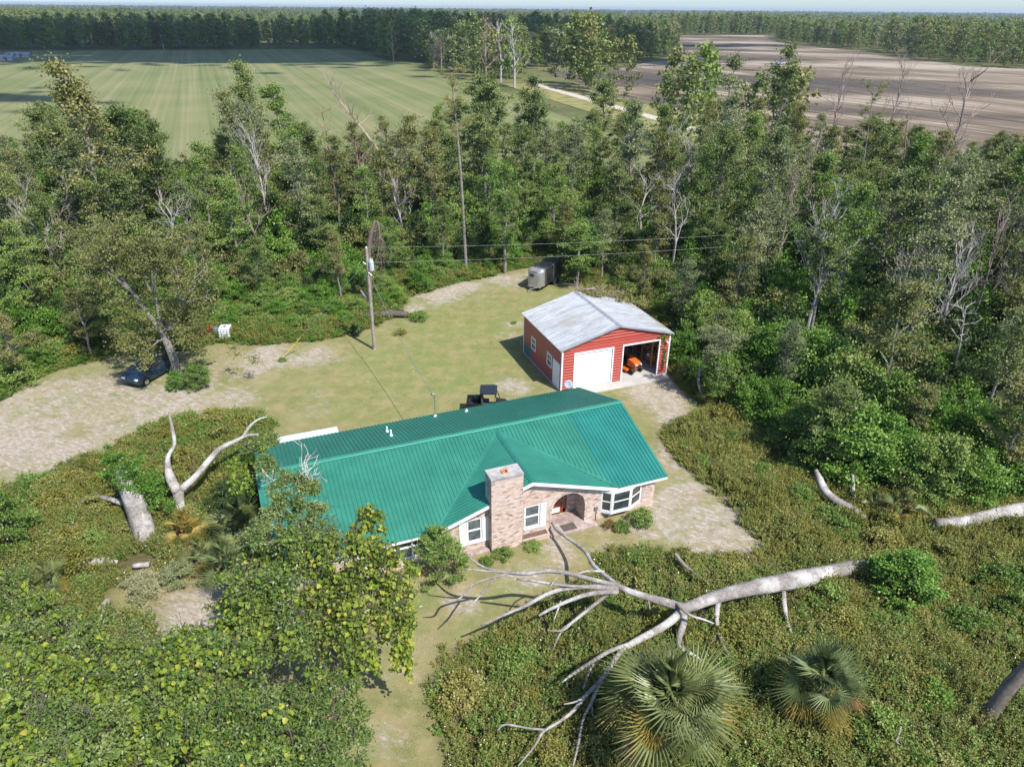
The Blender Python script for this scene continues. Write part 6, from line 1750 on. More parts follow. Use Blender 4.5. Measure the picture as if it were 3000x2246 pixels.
LB = [[(1000, 345, 18, 1.9), (930, 325, 19, 2.1), (840, 300, 16, 2.35), (760, 270, 14, 2.6), (715, 238, 12, 2.5), (660, 190, 10, 2.0), (630, 140, 8, 1.5), (570, 95, 7, .9), (530, 65, 6, .6), (512, 38, 4, .5)],
      [(740, 262, 10, 2.65), (640, 237, 9, 3.0), (560, 217, 9, 3.2), (500, 211, 8, 3.3), (420, 220, 8, 3.4), (340, 215, 7, 3.5), (270, 200, 6, 3.5), (210, 160, 3, 3.4)],
      [(340, 216, 5, 3.5), (280, 212, 4, 3.6), (195, 203, 2.5, 3.6)],
      [(350, 222, 6, 3.45), (270, 243, 5, 3.3), (220, 265, 4, 3.1), (180, 310, 4, 2.6), (130, 320, 2, 2.4)],
      [(310, 236, 5, 3.4), (270, 280, 4, 3.0), (235, 320, 3.5, 2.6), (180, 370, 2, 2.2)],
      [(750, 275, 11, 2.6), (650, 268, 10, 2.8), (560, 275, 9, 2.8), (490, 297, 8, 2.7), (420, 335, 7, 2.5), (340, 370, 5, 2.2), (255, 408, 3, 1.8)],
      [(640, 268, 7, 2.8), (540, 262, 6, 3.1), (450, 248, 6, 3.2), (385, 240, 5, 3.2)],
      [(750, 285, 11, 2.55), (660, 292, 10, 2.6), (590, 312, 9, 2.4), (510, 347, 7, 2.1), (465, 372, 5, 1.9)],
      [(720, 288, 9, 2.5), (690, 312, 8, 2.2), (630, 360, 7, 1.8), (580, 400, 6, 1.4), (545, 430, 5, 1.1), (515, 495, 3, .6)],
      [(585, 398, 4, 1.4), (550, 425, 4, 1.3), (495, 425, 3, 1.3)],
      [(545, 320, 4, 2.2), (530, 360, 3, 1.9), (520, 388, 2, 1.7)],
      [(985, 350, 19, 1.85), (940, 392, 19, 1.7), (880, 430, 17, 1.6), (800, 472, 14, 1.6), (760, 502, 12, 1.6), (720, 560, 11, 1.55), (680, 612, 9, 1.5), (640, 652, 8, 1.45), (590, 712, 7, 1.4), (540, 752, 6, 1.35), (480, 790, 6, 1.3), (450, 840, 5, 1.2), (390, 912, 3, 1.0)],
      [(810, 468, 10, 1.6), (720, 500, 10, 1.9), (650, 542, 8, 2.0), (590, 580, 6, 1.9), (548, 612, 3, 1.8)],
      [(660, 545, 5, 1.9), (640, 590, 4, 1.6), (625, 635, 3, 1.2)],
      [(645, 652, 5, 1.45), (600, 680, 4, 1.6), (555, 690, 3, 1.7)],
      [(490, 782, 5, 1.3), (420, 775, 4, 1.5), (345, 763, 4, 1.6), (315, 785, 2, 1.5)],
      [(685, 612, 7, 1.5), (655, 680, 6, 1.3), (625, 745, 5, 1.1), (608, 830, 5, .8), (588, 915, 3, .5)],
      [(655, 680, 3, 1.3), (660, 730, 3, .9), (672, 770, 2, .6)],
      [(985, 358, 16, 1.8), (985, 400, 14, 1.4), (970, 450, 12, .9), (975, 487, 11, .6), (1020, 512, 9, .45), (1050, 542, 8, .3), (1030, 592, 6, .15), (1015, 625, 4, .1)],
      [(972, 485, 6, .6), (925, 518, 5, .5), (908, 560, 4, .2)],
      [(1110, 312, 12, 1.55), (1105, 370, 11, 1.1), (1110, 422, 9, .75), (1130, 482, 9, .55), (1150, 532, 8, .4), (1140, 602, 8, .25), (1130, 665, 6, .1)],
      [(1345, 285, 11, .9), (1350, 340, 9, .6), (1362, 400, 5, .45), (1400, 500, 4, .1)],
      [(960, 330, 5, 2.2), (1010, 370, 5, 2.2), (1060, 386, 4, 1.9), (1095, 400, 3, 1.6)],
      [(860, 318, 3, 2.3), (866, 352, 2, 2.0)], [(560, 218, 4, 3.2), (530, 235, 3, 3.4), (505, 268, 3, 3.3)], [(700, 212, 5, 2.4), (640, 212, 4, 2.9), (600, 222, 3, 3.1)]]
for i, q in enumerate(LB): trace('branch', q, seed=i)
def loose(name, pts, label, cat='log', m=DEADWOOD_W, Z=Z5, sc=1.2289, n=9):
    q0 = gp(*Z(pts[0][0], pts[0][1])); o = thing(name, label, cat, (q0[0], q0[1], 0))
    org = np.array(o.location)
    trace('wood', pts, m, o, n, org, Z, sc)
    return o
loose('dead_branch', [(1085, 250, 6, .25), (1040, 230, 6, .4), (990, 190, 6.5, .8), (955, 148, 7, 1.2)], 'curved dead branch standing out of the weeds behind the fallen tree', 'branch')
loose('dead_branch', [(1210, 912, 6, .1), (1215, 840, 6, .3), (1222, 780, 6, .6)], 'short dead stick standing right of the large palm', 'branch')
loose('dead_branch', [(1290, 900, 5, .1), (1245, 850, 6, .3), (1225, 800, 5, .5)], 'crooked dead stick lying beside the large palm', 'branch')
loose('dead_branch', [(1690, 912, 7, .2), (1750, 825, 6, .6), (1768, 770, 5, .9)], 'pale dead limb propped in the weeds between small palm and leaning palm', 'branch')
loose('dead_branch', [(1750, 825, 5, .6), (1800, 870, 5, .3), (1830, 900, 4, .1)], 'short side limb lying by the propped pale limb', 'branch')
Z6 = lambda x, y: (1900 + x / 2.011, 900 + y / 2.011)
loose('fallen_log', [(1690, 1280, 42, .55), (1800, 1268, 45, .6), (1950, 1245, 46, .6), (2080, 1215, 48, .6), (2212, 1195, 50, .6), (2400, 1150, 50, .6)], 'thick bleached log lying at the foot of the wood right of the round bush', 'log', Z=Z6, sc=2.011)
loose('broken_log', [(1275, 1240, 22, .3), (1200, 1190, 24, .5), (1110, 1140, 26, .75), (1040, 1080, 26, 1.1), (1000, 1000, 20, 1.6), (985, 955, 12, 2.0)], 'curved broken grey log rising from the weeds right of the house', 'log', Z=Z6, sc=2.011)
loose('snag', [(1225, 1160, 14, .1), (1205, 1080, 13, .9), (1203, 985, 8, 1.7)], 'short dead stub standing beside the curved broken log', 'snag', Z=Z6, sc=2.011)
loose('snag', [(345, 565, 9, .1), (310, 500, 10, .7), (295, 440, 10, 1.4), (305, 352, 8, 2.4)], 'pale dead stub standing in the weeds beside the garage', 'snag', Z=Z6, sc=2.011)
loose('snag', [(608, 675, 17, .2), (660, 590, 16, 1.1), (690, 530, 13, 1.8), (712, 492, 9, 2.2)], 'leaning pale snag between the bright bushes right of the garage', 'snag', Z=Z6, sc=2.011)
# left weed patch: snag with ivy, forked dead tree, logs
Z4 = lambda x, y: (x / 1.511, 1150 + y / 1.511)
sn = loose('ivy_snag', [(650, 665, 62, -.1), (632, 590, 58, .55), (600, 500, 54, 1.35), (565, 410, 48, 2.1), (535, 350, 30, 2.6)], 'thick broken dead trunk with an ivy cap in the left weed patch', 'snag', Z=Z4, sc=1.511, n=14)
so = np.array(sn.location); gs = np.random.default_rng(4)
Cs = np.array([gp(*Z4(x, y), z) - so for x, y, z in [(500, 270, 3.0), (540, 310, 2.9), (580, 330, 2.8), (520, 380, 2.5), (560, 400, 2.5), (610, 420, 2.2), (640, 400, 2.3), (480, 300, 2.9), (600, 370, 2.6), (660, 480, 1.6), (700, 500, 1.3), (520, 290, 2.8), (500, 320, 2.6), (560, 300, 2.9), (600, 340, 2.7), (650, 370, 2.4), (700, 400, 2.0), (720, 440, 1.6), (540, 350, 2.8), (620, 390, 2.4), (490, 360, 2.3), (680, 430, 1.9), (740, 480, 1.2), (580, 370, 2.7)]])
V, rnd = clump_leaves(gs, np.repeat(Cs, 3, 0) + gs.normal(size=(len(Cs) * 3, 3)) * .25, np.full(len(Cs) * 3, .4), 130, .1)
link('ivy', quads_mesh('snag_ivy', V, rnd, [LEAF_BRIGHT]), sn)
fk = loose('forked_dead_tree', [(820, 590, 22, -.1), (798, 500, 25, .6), (787, 430, 28, 1.2)], 'bleached forked dead tree with two long bare limbs left of the house', 'dead tree', Z=Z4, sc=1.511, n=10)
fko = np.array(fk.location)
trace('branch', [(785, 440, 24, 1.2), (752, 370, 20, 2.0), (742, 290, 12, 2.7), (772, 230, 9, 3.0), (763, 160, 8, 3.6), (748, 88, 5, 4.2)], parent=fk, org=fko, Z=Z4, sc=1.511)
trace('branch', [(795, 435, 22, 1.2), (862, 376, 18, 1.7), (915, 312, 16, 2.2), (970, 252, 15, 2.5), (1050, 210, 11, 2.8), (1095, 190, 10, 3.0), (1145, 186, 8, 3.1)], parent=fk, org=fko, Z=Z4, sc=1.511)
trace('branch', [(1075, 195, 8, 2.9), (1105, 150, 7, 3.2), (1140, 120, 5, 3.4), (1180, 106, 3, 3.5)], parent=fk, org=fko, Z=Z4, sc=1.511)
loose('dead_branch', [(545, 490, 14, .8), (480, 470, 13, .9), (420, 465, 12, .8), (340, 490, 9, .4)], 'curved bare limb arching left from the ivy-capped trunk', 'branch', Z=Z4, sc=1.511)
loose('dead_branch', [(330, 488, 10, .2), (280, 450, 10, .4), (230, 435, 9, .5), (190, 412, 6, .7)], 'grey limb lying at the edge of the sandy drive', 'branch', Z=Z4, sc=1.511)
loose('broken_log', [(335, 770, 24, .3), (400, 752, 22, .35), (470, 745, 18, .35), (520, 750, 10, .3)], 'grey split log lying in the weeds beside the cut branches', 'log', Z=Z4, sc=1.511)
loose('broken_log', [(590, 765, 14, .3), (660, 758, 13, .35)], 'short pale log behind the heap of cut branches', 'log', Z=Z4, sc=1.511)
loose('broken_log', [(445, 960, 18, .3), (480, 915, 16, .4)], 'short pale stub of log below the cut branches', 'log', Z=Z4, sc=1.511)
m_split = simple('fresh_split_wood', (.52, .33, .2), .9, var=.3, scale=5)
loose('split_stump', [(905, 640, 22, -.1), (905, 610, 18, .3), (912, 580, 6, .6)], 'fresh orange splintered stump beside the left end of the house', 'stump', m_split, Z4, 1.511)
loose('split_log', [(805, 655, 18, .25), (850, 700, 18, .25), (895, 745, 14, .2)], 'brown split log lying between the small palmettos', 'log', simple('brown_log', (.3, .2, .14), .95, var=.4, scale=5, dirt=(.5, .4, .3)), Z4, 1.511)
# grey hedge-log and broken post behind the utility pole
Z3 = lambda x, y: (200 + x / 2.011, 600 + y / 2.011)
loose('rotten_log', [(1700, 655, 22, .35), (1800, 648, 24, .4), (1900, 640, 24, .4), (2000, 645, 20, .35)], 'rotten brown log at the back of the lawn behind the utility pole', 'log', BARK_D, Z3, 2.011)
loose('snag', [(1800, 610, 14, .2), (1770, 560, 14, .9), (1725, 505, 10, 1.6)], 'leaning broken stub behind the utility pole', 'snag', DEADWOOD_W, Z3, 2.011)
# ================================================================== VEHICLES AND YARD THINGS
m_glass_car = panemat('car_glass', (0.025, 0.03, 0.034), .04)
m_chrome = simple('bright_metal', (.6, .6, .62), .2, .9, var=.05)
m_lamp = simple('lamp_lens', (.7, .72, .74), .1, var=.05)
m_redlens = simple('red_lens', (.4, .02, .02), .2)
def carpaint(name, col):
    m, nt, b, L = newmat(name)
    n = noise(nt, 1.5, 4, .6, objcoord(nt))
    L.new(ramp(nt, n.outputs[0], [(.3, tuple(c * .9 for c in col)), (.7, tuple(c * 1.15 for c in col))]).outputs[0], b.inputs['Base Color'])
    b.inputs['Roughness'].default_value = .28; b.inputs['Coat Weight'].default_value = .6; b.inputs['Coat Roughness'].default_value = .08
    return m
# ---- boxy small hatchback, x is forward
m_navy = carpaint('dark_navy_paint', (.011, .027, .045))
car = thing('parked_car', 'dark navy boxy hatchback parked in the shade of the forked oak', 'car', (-28.45, 50.05, 0), math.atan2(-.94, -.34))
side = [(-2.02, .38), (-2.06, .75), (-2.0, 1.02), (-.9, 1.06), (.75, 1.02), (1.15, 1.0), (1.85, .86), (2.04, .7), (2.06, .42), (1.9, .28), (1.72, .28)]
def wheel_arc(cx, r=.36, n=7): return [(cx + r * math.cos(a), .3 + r * math.sin(a)) for a in np.linspace(0, math.pi, n)]
lower = side + wheel_arc(1.28) + [(.9, .25), (-.9, .25)] + wheel_arc(-1.26) + [(-1.9, .28)]
MB().prism(lower, -.86, .86, 'y').build('body', m_navy, car, bevel=.05)
roofv = [(-1.92, -.8, 1.0), (.98, -.8, .98), (.98, .8, .98), (-1.92, .8, 1.0), (-1.72, -.62, 1.56), (-.1, -.64, 1.61), (.18, -.62, 1.56), (.18, .62, 1.56), (-.1, .64, 1.61), (-1.72, .62, 1.56)]
MB().add(roofv, [(0, 1, 6, 5, 4), (3, 9, 8, 7, 2), (1, 2, 7, 6), (0, 4, 9, 3), (4, 5, 8, 9), (5, 6, 7, 8)]).build('cabin', m_navy, car, bevel=.04)
def inset(vs, f, k, out):
    c = np.mean(vs, 0); q = [c + (np.array(v) - c) * k + np.array(out) for v in vs]
    return MB().add([tuple(x) for x in q] + [tuple(np.array(x) - np.array(out) * 1.6) for x in q], [tuple(range(len(q)))] + [(i, (i + 1) % len(q), len(q) + (i + 1) % len(q), len(q) + i) for i in range(len(q))])
inset([roofv[1], roofv[2], roofv[7], roofv[6]], 0, .86, (.025, 0, .025)).build('windscreen', m_glass_car, car)
inset([roofv[0], roofv[3], roofv[9], roofv[4]], 0, .8, (-.025, 0, .02)).build('rear_window', m_glass_car, car)
for s in (-1, 1):
    a = lambda x, z: (x, s * (.8 - (z - 1.0) * .3 + .012), z)
    for xs in ([(.72, 1.05), (.12, 1.5), (-.35, 1.52), (-.35, 1.05)], [(-.43, 1.05), (-.43, 1.52), (-1.2, 1.5), (-1.2, 1.05)], [(-1.27, 1.08), (-1.27, 1.48), (-1.62, 1.46), (-1.74, 1.1)]):
        vs = [a(x, z) for x, z in xs]
        MB().add(vs + [(x, y - s * .03, z) for x, y, z in vs], [(0, 1, 2, 3), (4, 7, 6, 5)]).build('side_window', m_glass_car, car)
    for cx in (1.28, -1.26):
        w_ = MB().lathe([(.2, -.1), (.29, -.11), (.32, -.07), (.32, .07), (.29, .11), (.2, .1)], n=20, axis='y').build('wheel', m_tyre, car, loc=(cx, s * .78, .32))
        MB().lathe([(.06, -.115), (.2, -.1), (.2, .1), (.06, .115)], n=10, axis='y').build('rim', m_chrome, w_)
    MB().box(1.88, 2.05, s * .62 - .17, s * .62 + .17, .66, .8).build('headlight', m_lamp, car, bevel=.03)
    MB().box(-2.08, -1.98, s * .7 - .1, s * .7 + .1, .8, 1.25).build('tail_light', m_redlens, car, bevel=.02)
    MB().box(.62, .78, s * .98 - .1, s * .98 + .1, 1.02, 1.16).build('mirror', m_navy, car, bevel=.03)
    MB().box(-.2, 0, s * .865 - .012, s * .865 + .012, .86, .9).build('door_handle', m_chrome, car)
MB().box(2.0, 2.075, -.4, .4, .42, .58).build('grille', m_black, car, bevel=.01)

# ---- side-by-side utility vehicle behind the house
utv = thing('utility_vehicle', 'black side-by-side utility vehicle with cargo bed behind the house', 'utility vehicle', hw_(-6.0, 8.15, 0), TH + R(-22))
for s in (-1, 1):
    for x in (1.0, -.95):
        w_ = MB().lathe([(.18, -.13), (.3, -.14), (.34, -.08), (.34, .08), (.3, .14), (.18, .13)], n=18, axis='y').build('wheel', m_tyre, utv, loc=(x, s * .62, .34))
        MB().lathe([(.05, -.12), (.19, -.1), (.19, .1), (.05, .12)], n=10, axis='y').build('rim', m_galv, w_)
MB().prism([(-1.4, .45), (1.35, .4), (1.45, .6), (1.3, .85), (.6, .95), (.55, .6), (-1.4, .6)], -.6, .6, 'y').build('body', m_black, utv, bevel=.04)
bed = MB(); bed.box(-1.5, -.45, -.68, .68, .78, .83)
bed.box(-1.5, -.45, -.68, -.64, .83, 1.1); bed.box(-1.5, -.45, .64, .68, .83, 1.1); bed.box(-1.5, -1.46, -.64, .64, .83, 1.1); bed.box(-.49, -.45, -.64, .64, .83, 1.1)
bed.build('cargo_bed', m_black, utv)
for y in (-.32, .32): MB().prism([(-.4, .72), (.1, .72), (.1, .88), (-.28, .9), (-.38, 1.4), (-.48, 1.4)], y - .26, y + .26, 'y').build('seat', simple('grey_vinyl', (.05, .05, .055), .6) if y < 0 else m_black, utv, bevel=.04)
for s in (-1, 1):
    MB().tube([(-.45, s * .66, .8), (-.42, s * .6, 1.85)], .028, 8).build('roll_post', m_black, utv)
    MB().tube([(.85, s * .66, .9), (.55, s * .6, 1.85)], .028, 8).build('roll_post', m_black, utv)
    MB().lathe([(.07, 1.38), (.085, 1.44)], (0, s * .42, .72), 12, 'x').build('headlight', m_lamp, utv)
MB().prism([(-.55, 1.86), (-.5, 1.93), (.5, 1.95), (.68, 1.88), (.68, 1.85), (-.55, 1.83)], -.68, .68, 'y').build('roof', simple('gloss_black_roof', (.02, .022, .026), .25), utv, bevel=.02)
MB().tube([(.55 + .12 * math.sin(t) * .5, .3 + .17 * math.cos(t), 1.15 + .17 * math.sin(t)) for t in np.linspace(0, 6.283, 15)], .015, 6, cap=False).build('steering_wheel', m_black, utv)
brl = thing('barrel', 'black plastic barrel standing in the bed of the utility vehicle', 'barrel', utv.matrix_basis @ Vector((-.75, .1, .835)), 0)
MB().lathe([(.2, 0), (.25, .1), (.26, .25), (.25, .4), (.2, .5)], n=18).build('body', m_black, brl, smooth=True)
MB().lathe([(.262, .16), (.268, .18), (.262, .2)], n=18).build('hoop', m_black, brl)

# ---- stock trailer: silver rounded nose, black body
m_silver = simple('dull_aluminium', (.42, .43, .44), .38, .6, var=.12, scale=2, dirt=(.36, .3, .26))
m_tblack = simple('black_trailer_skin', (.022, .022, .024), .35, .1, var=.3, scale=2, dirt=(.06, .06, .06))
trl = thing('horse_trailer', 'silver-nosed black horse trailer parked under bright trees behind the garage', 'trailer', (2.35, 70.4, 0), math.atan2(-.87, -.49))
def section(hw2, z0, z1, rc, n=5):
    p = [(-hw2, z0), (hw2, z0)]
    p += [(hw2 - rc + rc * math.cos(a), z1 - rc + rc * math.sin(a)) for a in np.linspace(0, math.pi / 2, n)]
    p += [(-hw2 + rc + rc * math.cos(a), z1 - rc + rc * math.sin(a)) for a in np.linspace(math.pi / 2, math.pi, n)]
    return p
def loft(secs):
    mb = MB(); vs = []; n = len(secs[0][1])
    for x, p in secs: vs += [(x, y, z) for y, z in p]
    fs = [(i * n + k, i * n + (k + 1) % n, (i + 1) * n + (k + 1) % n, (i + 1) * n + k) for i in range(len(secs) - 1) for k in range(n)]
    fs += [tuple(range(n)), tuple(range((len(secs) - 1) * n, len(secs) * n))[::-1]]
    return mb.add(vs, fs)
loft([(x, section(w, .48, 2.3 - dz, .32)) for x, w, dz in ((0.35, .44, .42), (.28, .66, .24), (.12, .82, .1), (-.1, .90, .02), (-.35, .92, 0))]).build('nose', m_silver, trl, smooth=False, bevel=.02)
loft([(-.352, section(.915, .5, 2.29, .32)), (-4.3, section(.915, .5, 2.29, .32))]).build('body', m_tblack, trl)
for x in (-.5, -1.4, -2.3, -3.2, -4.15): loft([(x, section(.935, .5, 2.312, .32)), (x - .05, section(.935, .5, 2.312, .32))]).build('body_rib', m_silver if x in (-.5, -2.3) else m_tblack, trl)
MB().box(-.3, -.1, .0, .0, 0, 0) 
MB().box(.30, .42, -.5, -.02, 1.5, 1.8).build('nose_window', m_glass_car, trl, bevel=.02)
MB().box(.2, .36, -.35, .35, 2.02, 2.12).build('marker_lamps', simple('orange_lens', (.5, .14, .04), .3), trl, bevel=.02)
MB().box(-.2, .4, -.72, .72, .4, .5).build('nose_skirt', simple('rusty_skirt', (.3, .2, .13), .8, var=.4), trl)
MB().tube([(.3, -.5, .45), (1.2, 0, .45), (.3, .5, .45)], .045, 6).build('tongue', m_galv, trl)
MB().tube([(1.15, 0, .45), (1.15, 0, .0)], .035, 6).build('jack', m_galv, trl)
for s in (-1, 1):
    for x in (-2.4, -3.15):
        w_ = MB().lathe([(.18, -.1), (.31, -.11), (.34, -.06), (.34, .06), (.31, .11), (.18, .1)], n=18, axis='y').build('wheel', m_tyre, trl, loc=(x, s * .98, .34))
        MB().lathe([(.05, -.1), (.19, -.09), (.19, .09), (.05, .1)], n=10, axis='y').build('rim', m_galv, w_)
    MB().prism([(-3.6, .55), (-3.5, .78), (-2.05, .78), (-1.95, .55), (-2.05, .55), (-2.1, .72), (-3.45, .72), (-3.5, .55)], s * .93 if s > 0 else -1.15, 1.15 if s > 0 else -.93, 'y').build('fender', m_tblack, trl)
    for z in (1.45, 1.75): MB().box(-4.2, -.6, s * .925 - .006, s * .925 + .006, z, z + .1).build('side_slot', m_dark, trl)

# ---- white tank in a cage, with a dark drum beside it
tp = gp(200 + 922 / 2.011, 600 + 800 / 2.011)
tote = thing('water_tote', 'white plastic water tote in a wire cage at the edge of the bushes', 'tote', (tp[0], tp[1] + .5, 0), R(8))
m_tote = simple('translucent_white_plastic', (.72, .75, .76), .4, var=.06)
MB().box(-.5, .5, -.6, .6, .0, .12).build('pallet', m_galv, tote)
MB().box(-.46, .46, -.56, .56, .13, 1.12).build('tank', m_tote, tote, bevel=.07)
MB().lathe([(.11, 1.12), (.11, 1.18), (.03, 1.19)], (0, 0, 0), 14).build('cap', m_black, tote)
for z in (.2, .43, .66, .89, 1.1): MB().tube([(-.5, -.6, z), (.5, -.6, z), (.5, .6, z), (-.5, .6, z), (-.5, -.6, z)], .011, 5).build('cage_bar', m_galv, tote)
for k in range(5):
    for y in (-.6, .6): MB().tube([(-.5 + .25 * k, y, .1), (-.5 + .25 * k, y, 1.13)], .011, 5).build('cage_bar', m_galv, tote)
    for x in (-.5, .5): MB().tube([(x, -.6 + .3 * k, .1), (x, -.6 + .3 * k, 1.13)], .011, 5).build('cage_bar', m_galv, tote)
for x in (-.2, .2): MB().tube([(x, -.6, 1.14), (x, .6, 1.14)], .011, 5).build('cage_bar', m_galv, tote)
drum = thing('drum', 'dark plastic drum standing beside the white tote', 'drum', (tp[0] - 1.0, tp[1] + .9, 0))
MB().lathe([(.27, 0), (.29, .05), (.29, .3), (.3, .32), (.29, .34), (.29, .6), (.3, .62), (.29, .64), (.29, .88), (.26, .92)], n=18).build('body', simple('grey_drum', (.12, .13, .14), .5), drum, smooth=True)
MB().lathe([(.04, .92), (.04, .95), (.01, .955)], (.12, 0, 0), 10).build('bung', m_black, drum)
bush('red_plant', make_bush('redp', 120, R_=.6, H=.9, leaf=LEAF_RED, clumps=14, per=14, Ln=.18, cr=(.3, .5)), 610, 985, .95, .8, 'plant with red leaves left of the white tote', 'plant')

# ---- utility pole, wires, guy
pb = gp(1097, 1022)
m_pole = simple('weathered_pole', (.27, .225, .185), .95, var=.3, scale=3, bump=.5, dirt=(.36, .33, .3))
pole = thing('utility_pole', 'weathered wooden utility pole with grey transformer on the lawn', 'utility pole', (pb[0], pb[1], 0))
ptop = atY(1073, 725, pb[1]) - np.array([pb[0], pb[1], 0])
MB().tube([(0, 0, -.1), tuple(ptop * .5), tuple(ptop)], [.15, .13, .105], 10).build('pole', m_pole, pole)
u = lambda t: ptop * t
tz = u(.79)
tr_ = MB().lathe([(.17, 0), (.2, .04), (.2, .72), (.16, .8), (.05, .84)], (tz[0] + .33, tz[1] - .1, tz[2]), 16).build('transformer', simple('transformer_grey', (.45, .47, .48), .5), pole, smooth=False)
for dx in (-.07, .08): MB().lathe([(.03, .8), (.045, .86), (.03, .92), (.045, .98), (.02, 1.02)], (tz[0] + .33 + dx, tz[1] - .1, tz[2]), 10).build('bushing', m_pvc, tr_)
MB().box(tz[0] + .05, tz[0] + .2, tz[1] - .13, tz[1] - .07, tz[2] + .3, tz[2] + .42).build('transformer_bracket', m_galv, pole)
ins = u(.985)
MB().lathe([(.04, 0), (.07, .06), (.04, .1), (.07, .16), (.03, .2)], (ins[0], ins[1], ins[2]), 10).build('insulator', m_pvc, pole)
c0 = u(.84); MB().tube([(c0[0] - .1, c0[1], c0[2]), (c0[0] - .34, c0[1] - .1, c0[2] + .25)], .035, 8).build('cutout', m_pvc, pole)
MB().tube([(c0[0] + .02, c0[1] - .14, c0[2] - .6), (c0[0] + .3, c0[1] - .16, c0[2] - .85)], .03, 6).build('bracket', m_galv, pole)
m_wire = simple('aluminium_wire', (.3, .3, .3), .5, .3)
def wire(name, a, b_, sag, r, label, m=m_wire, cat='wire', group=None):
    a = np.array(a, float); b_ = np.array(b_, float)
    P = [a + (b_ - a) * t - np.array([0, 0, sag * 4 * t * (1 - t)]) - a for t in np.linspace(0, 1, 25)]
    o = MB().tube(P, r, 5).build(name, m, None, loc=tuple(a))
    return tag(o, label, cat, group)
P0 = np.array([pb[0], pb[1], 0])
far_end = P0 + np.array([62, 15, 0])
wire('power_line', P0 + u(.99) + [0.05, 0, .1], far_end + [0, 0, 9.0], .9, .006, 'upper power line running from the pole top into the wood')
wire('power_line', P0 + u(.86), far_end + [0, 0, 7.9], .8, .006, 'lower power line running from the pole into the wood')
mtop = hw_(-10.78, 5.3, zmain(5.2) + 1.6)
wire('service_drop', P0 + u(.80), mtop, .7, .02, 'service cable hanging from the pole to the mast on the house roof', simple('grey_cable', (.16, .16, .17), .6))
ga_ = gp(829, 1046)
wire('guy_wire', P0 + u(.88), (ga_[0], ga_[1], .0), .0, .011, 'steel guy wire from the pole down to the lawn')
gv = (P0 + u(.88) - ga_); gl4 = 2.2 / np.linalg.norm(gv)
gg = MB().tube([(0, 0, 0), tuple(gv * gl4)], .032, 6).build('guy_guard', simple('yellow_plastic', (.55, .42, .05), .5), None, loc=(ga_[0] + .04, ga_[1] - .04, .02))
tag(gg, 'yellow plastic guard over the foot of the guy wire', 'guard')
# hooked dead vine trunk behind the pole
hb = gp(1082, 905)
hk = thing('hooked_snag', 'hooked dead trunk hung with dry vines behind the utility pole', 'snag', (hb[0], hb[1], 0)); ho = np.array(hk.location)
mb = MB(); Yh = hb[1]
q = [atY(x, y, Yh) - ho for x, y in ((1086, 905), (1082, 820), (1080, 740), (1086, 690), (1096, 655), (1106, 652), (1112, 690), (1108, 740))]
p, r = smooth_path(q, [.26, .24, .22, .2, .16, .12, .08, .04]); mb.tube(p, r, 8)
gk = np.random.default_rng(3)
for i in range(70):
    b0 = q[5] * gk.random() + q[3] * 0 if False else q[gk.integers(3, 8)]
    mb.tube([b0, b0 + np.array([gk.normal() * .3, gk.normal() * .2, -gk.uniform(.3, .8)]), b0 + np.array([gk.normal() * .5, gk.normal() * .3, -gk.uniform(1, 2.6)])], [.025, .018, .008], 4)
link('trunk', mb.mesh('hooked_snag', simple('brown_dead_vine', (.17, .125, .1), .95, var=.3)), hk)

# ================================================================== FAR THINGS
m_fwhite = simple('far_white_siding', (.68, .68, .66), .6); m_froof = simple('far_metal_roof', (.3, .33, .36), .45, .3); m_fshingle = simple('far_shingle', (.2, .19, .18), .9)
def far_house(px, py, w, d, h, rise, rz, label, roofm, wallm=m_fwhite, name='far_house', cat='house'):
    b_ = gp(px, py); t = thing(name, label, cat, (b_[0], b_[1], -.05), rz)
    MB().box(-w / 2, w / 2, -d / 2, d / 2, 0, h).build('wall', wallm, t)
    MB().prism([(-d / 2 - .4, h - .1), (0, h + rise), (d / 2 + .4, h - .1), (d / 2 + .4, h + .06), (0, h + rise + .2), (-d / 2 - .4, h + .06)], -w / 2 - .4, w / 2 + .4, 'x').build('roof', roofm, t)
    MB().prism([(-d / 2, h), (0, h + rise - .05), (d / 2, h)], -w / 2 + .01, w / 2 - .01, 'x').build('gable', wallm, t)
    for x in np.arange(-w / 2 + 1.6, w / 2 - 1, 3.0): MB().box(x - .5, x + .5, -d / 2 - .03, -d / 2 + .02, 1.0, 2.1).build('window', m_pane_d, t)
    MB().box(w * .1, w * .1 + .95, -d / 2 - .04, -d / 2 + .02, .1, 2.1).build('door', m_wood, t)
    return t
far_house(1676, 70, 16, 10, 5.5, 4, .3, 'white gabled house far off beyond the barn oaks', m_froof)
far_house(1718, 70, 20, 10, 3.5, 3, -.2, 'low white house far off right of the gabled one', m_froof)
far_house(2428, 92, 22, 10, 3.2, 2.4, .1, 'long white house among the trees beyond the ploughed field', m_froof)
far_house(1715, 168, 9, 5, 2.5, .5, .1, 'open shed with pale blue metal roof under the far oaks', simple('pale_blue_roof', (.35, .45, .55), .4, .2), m_dark, 'far_shed', 'shed')
far_house(14, 178, 8, 6, 1.8, .6, .4, 'low grey metal shed at the left edge of the green field', m_froof, m_froof, 'far_shed', 'shed')
far_house(58, 168, 11, 6, 1.6, .6, .2, 'second pale metal shed at the left edge of the green field', m_froof, m_froof, 'far_shed', 'shed')
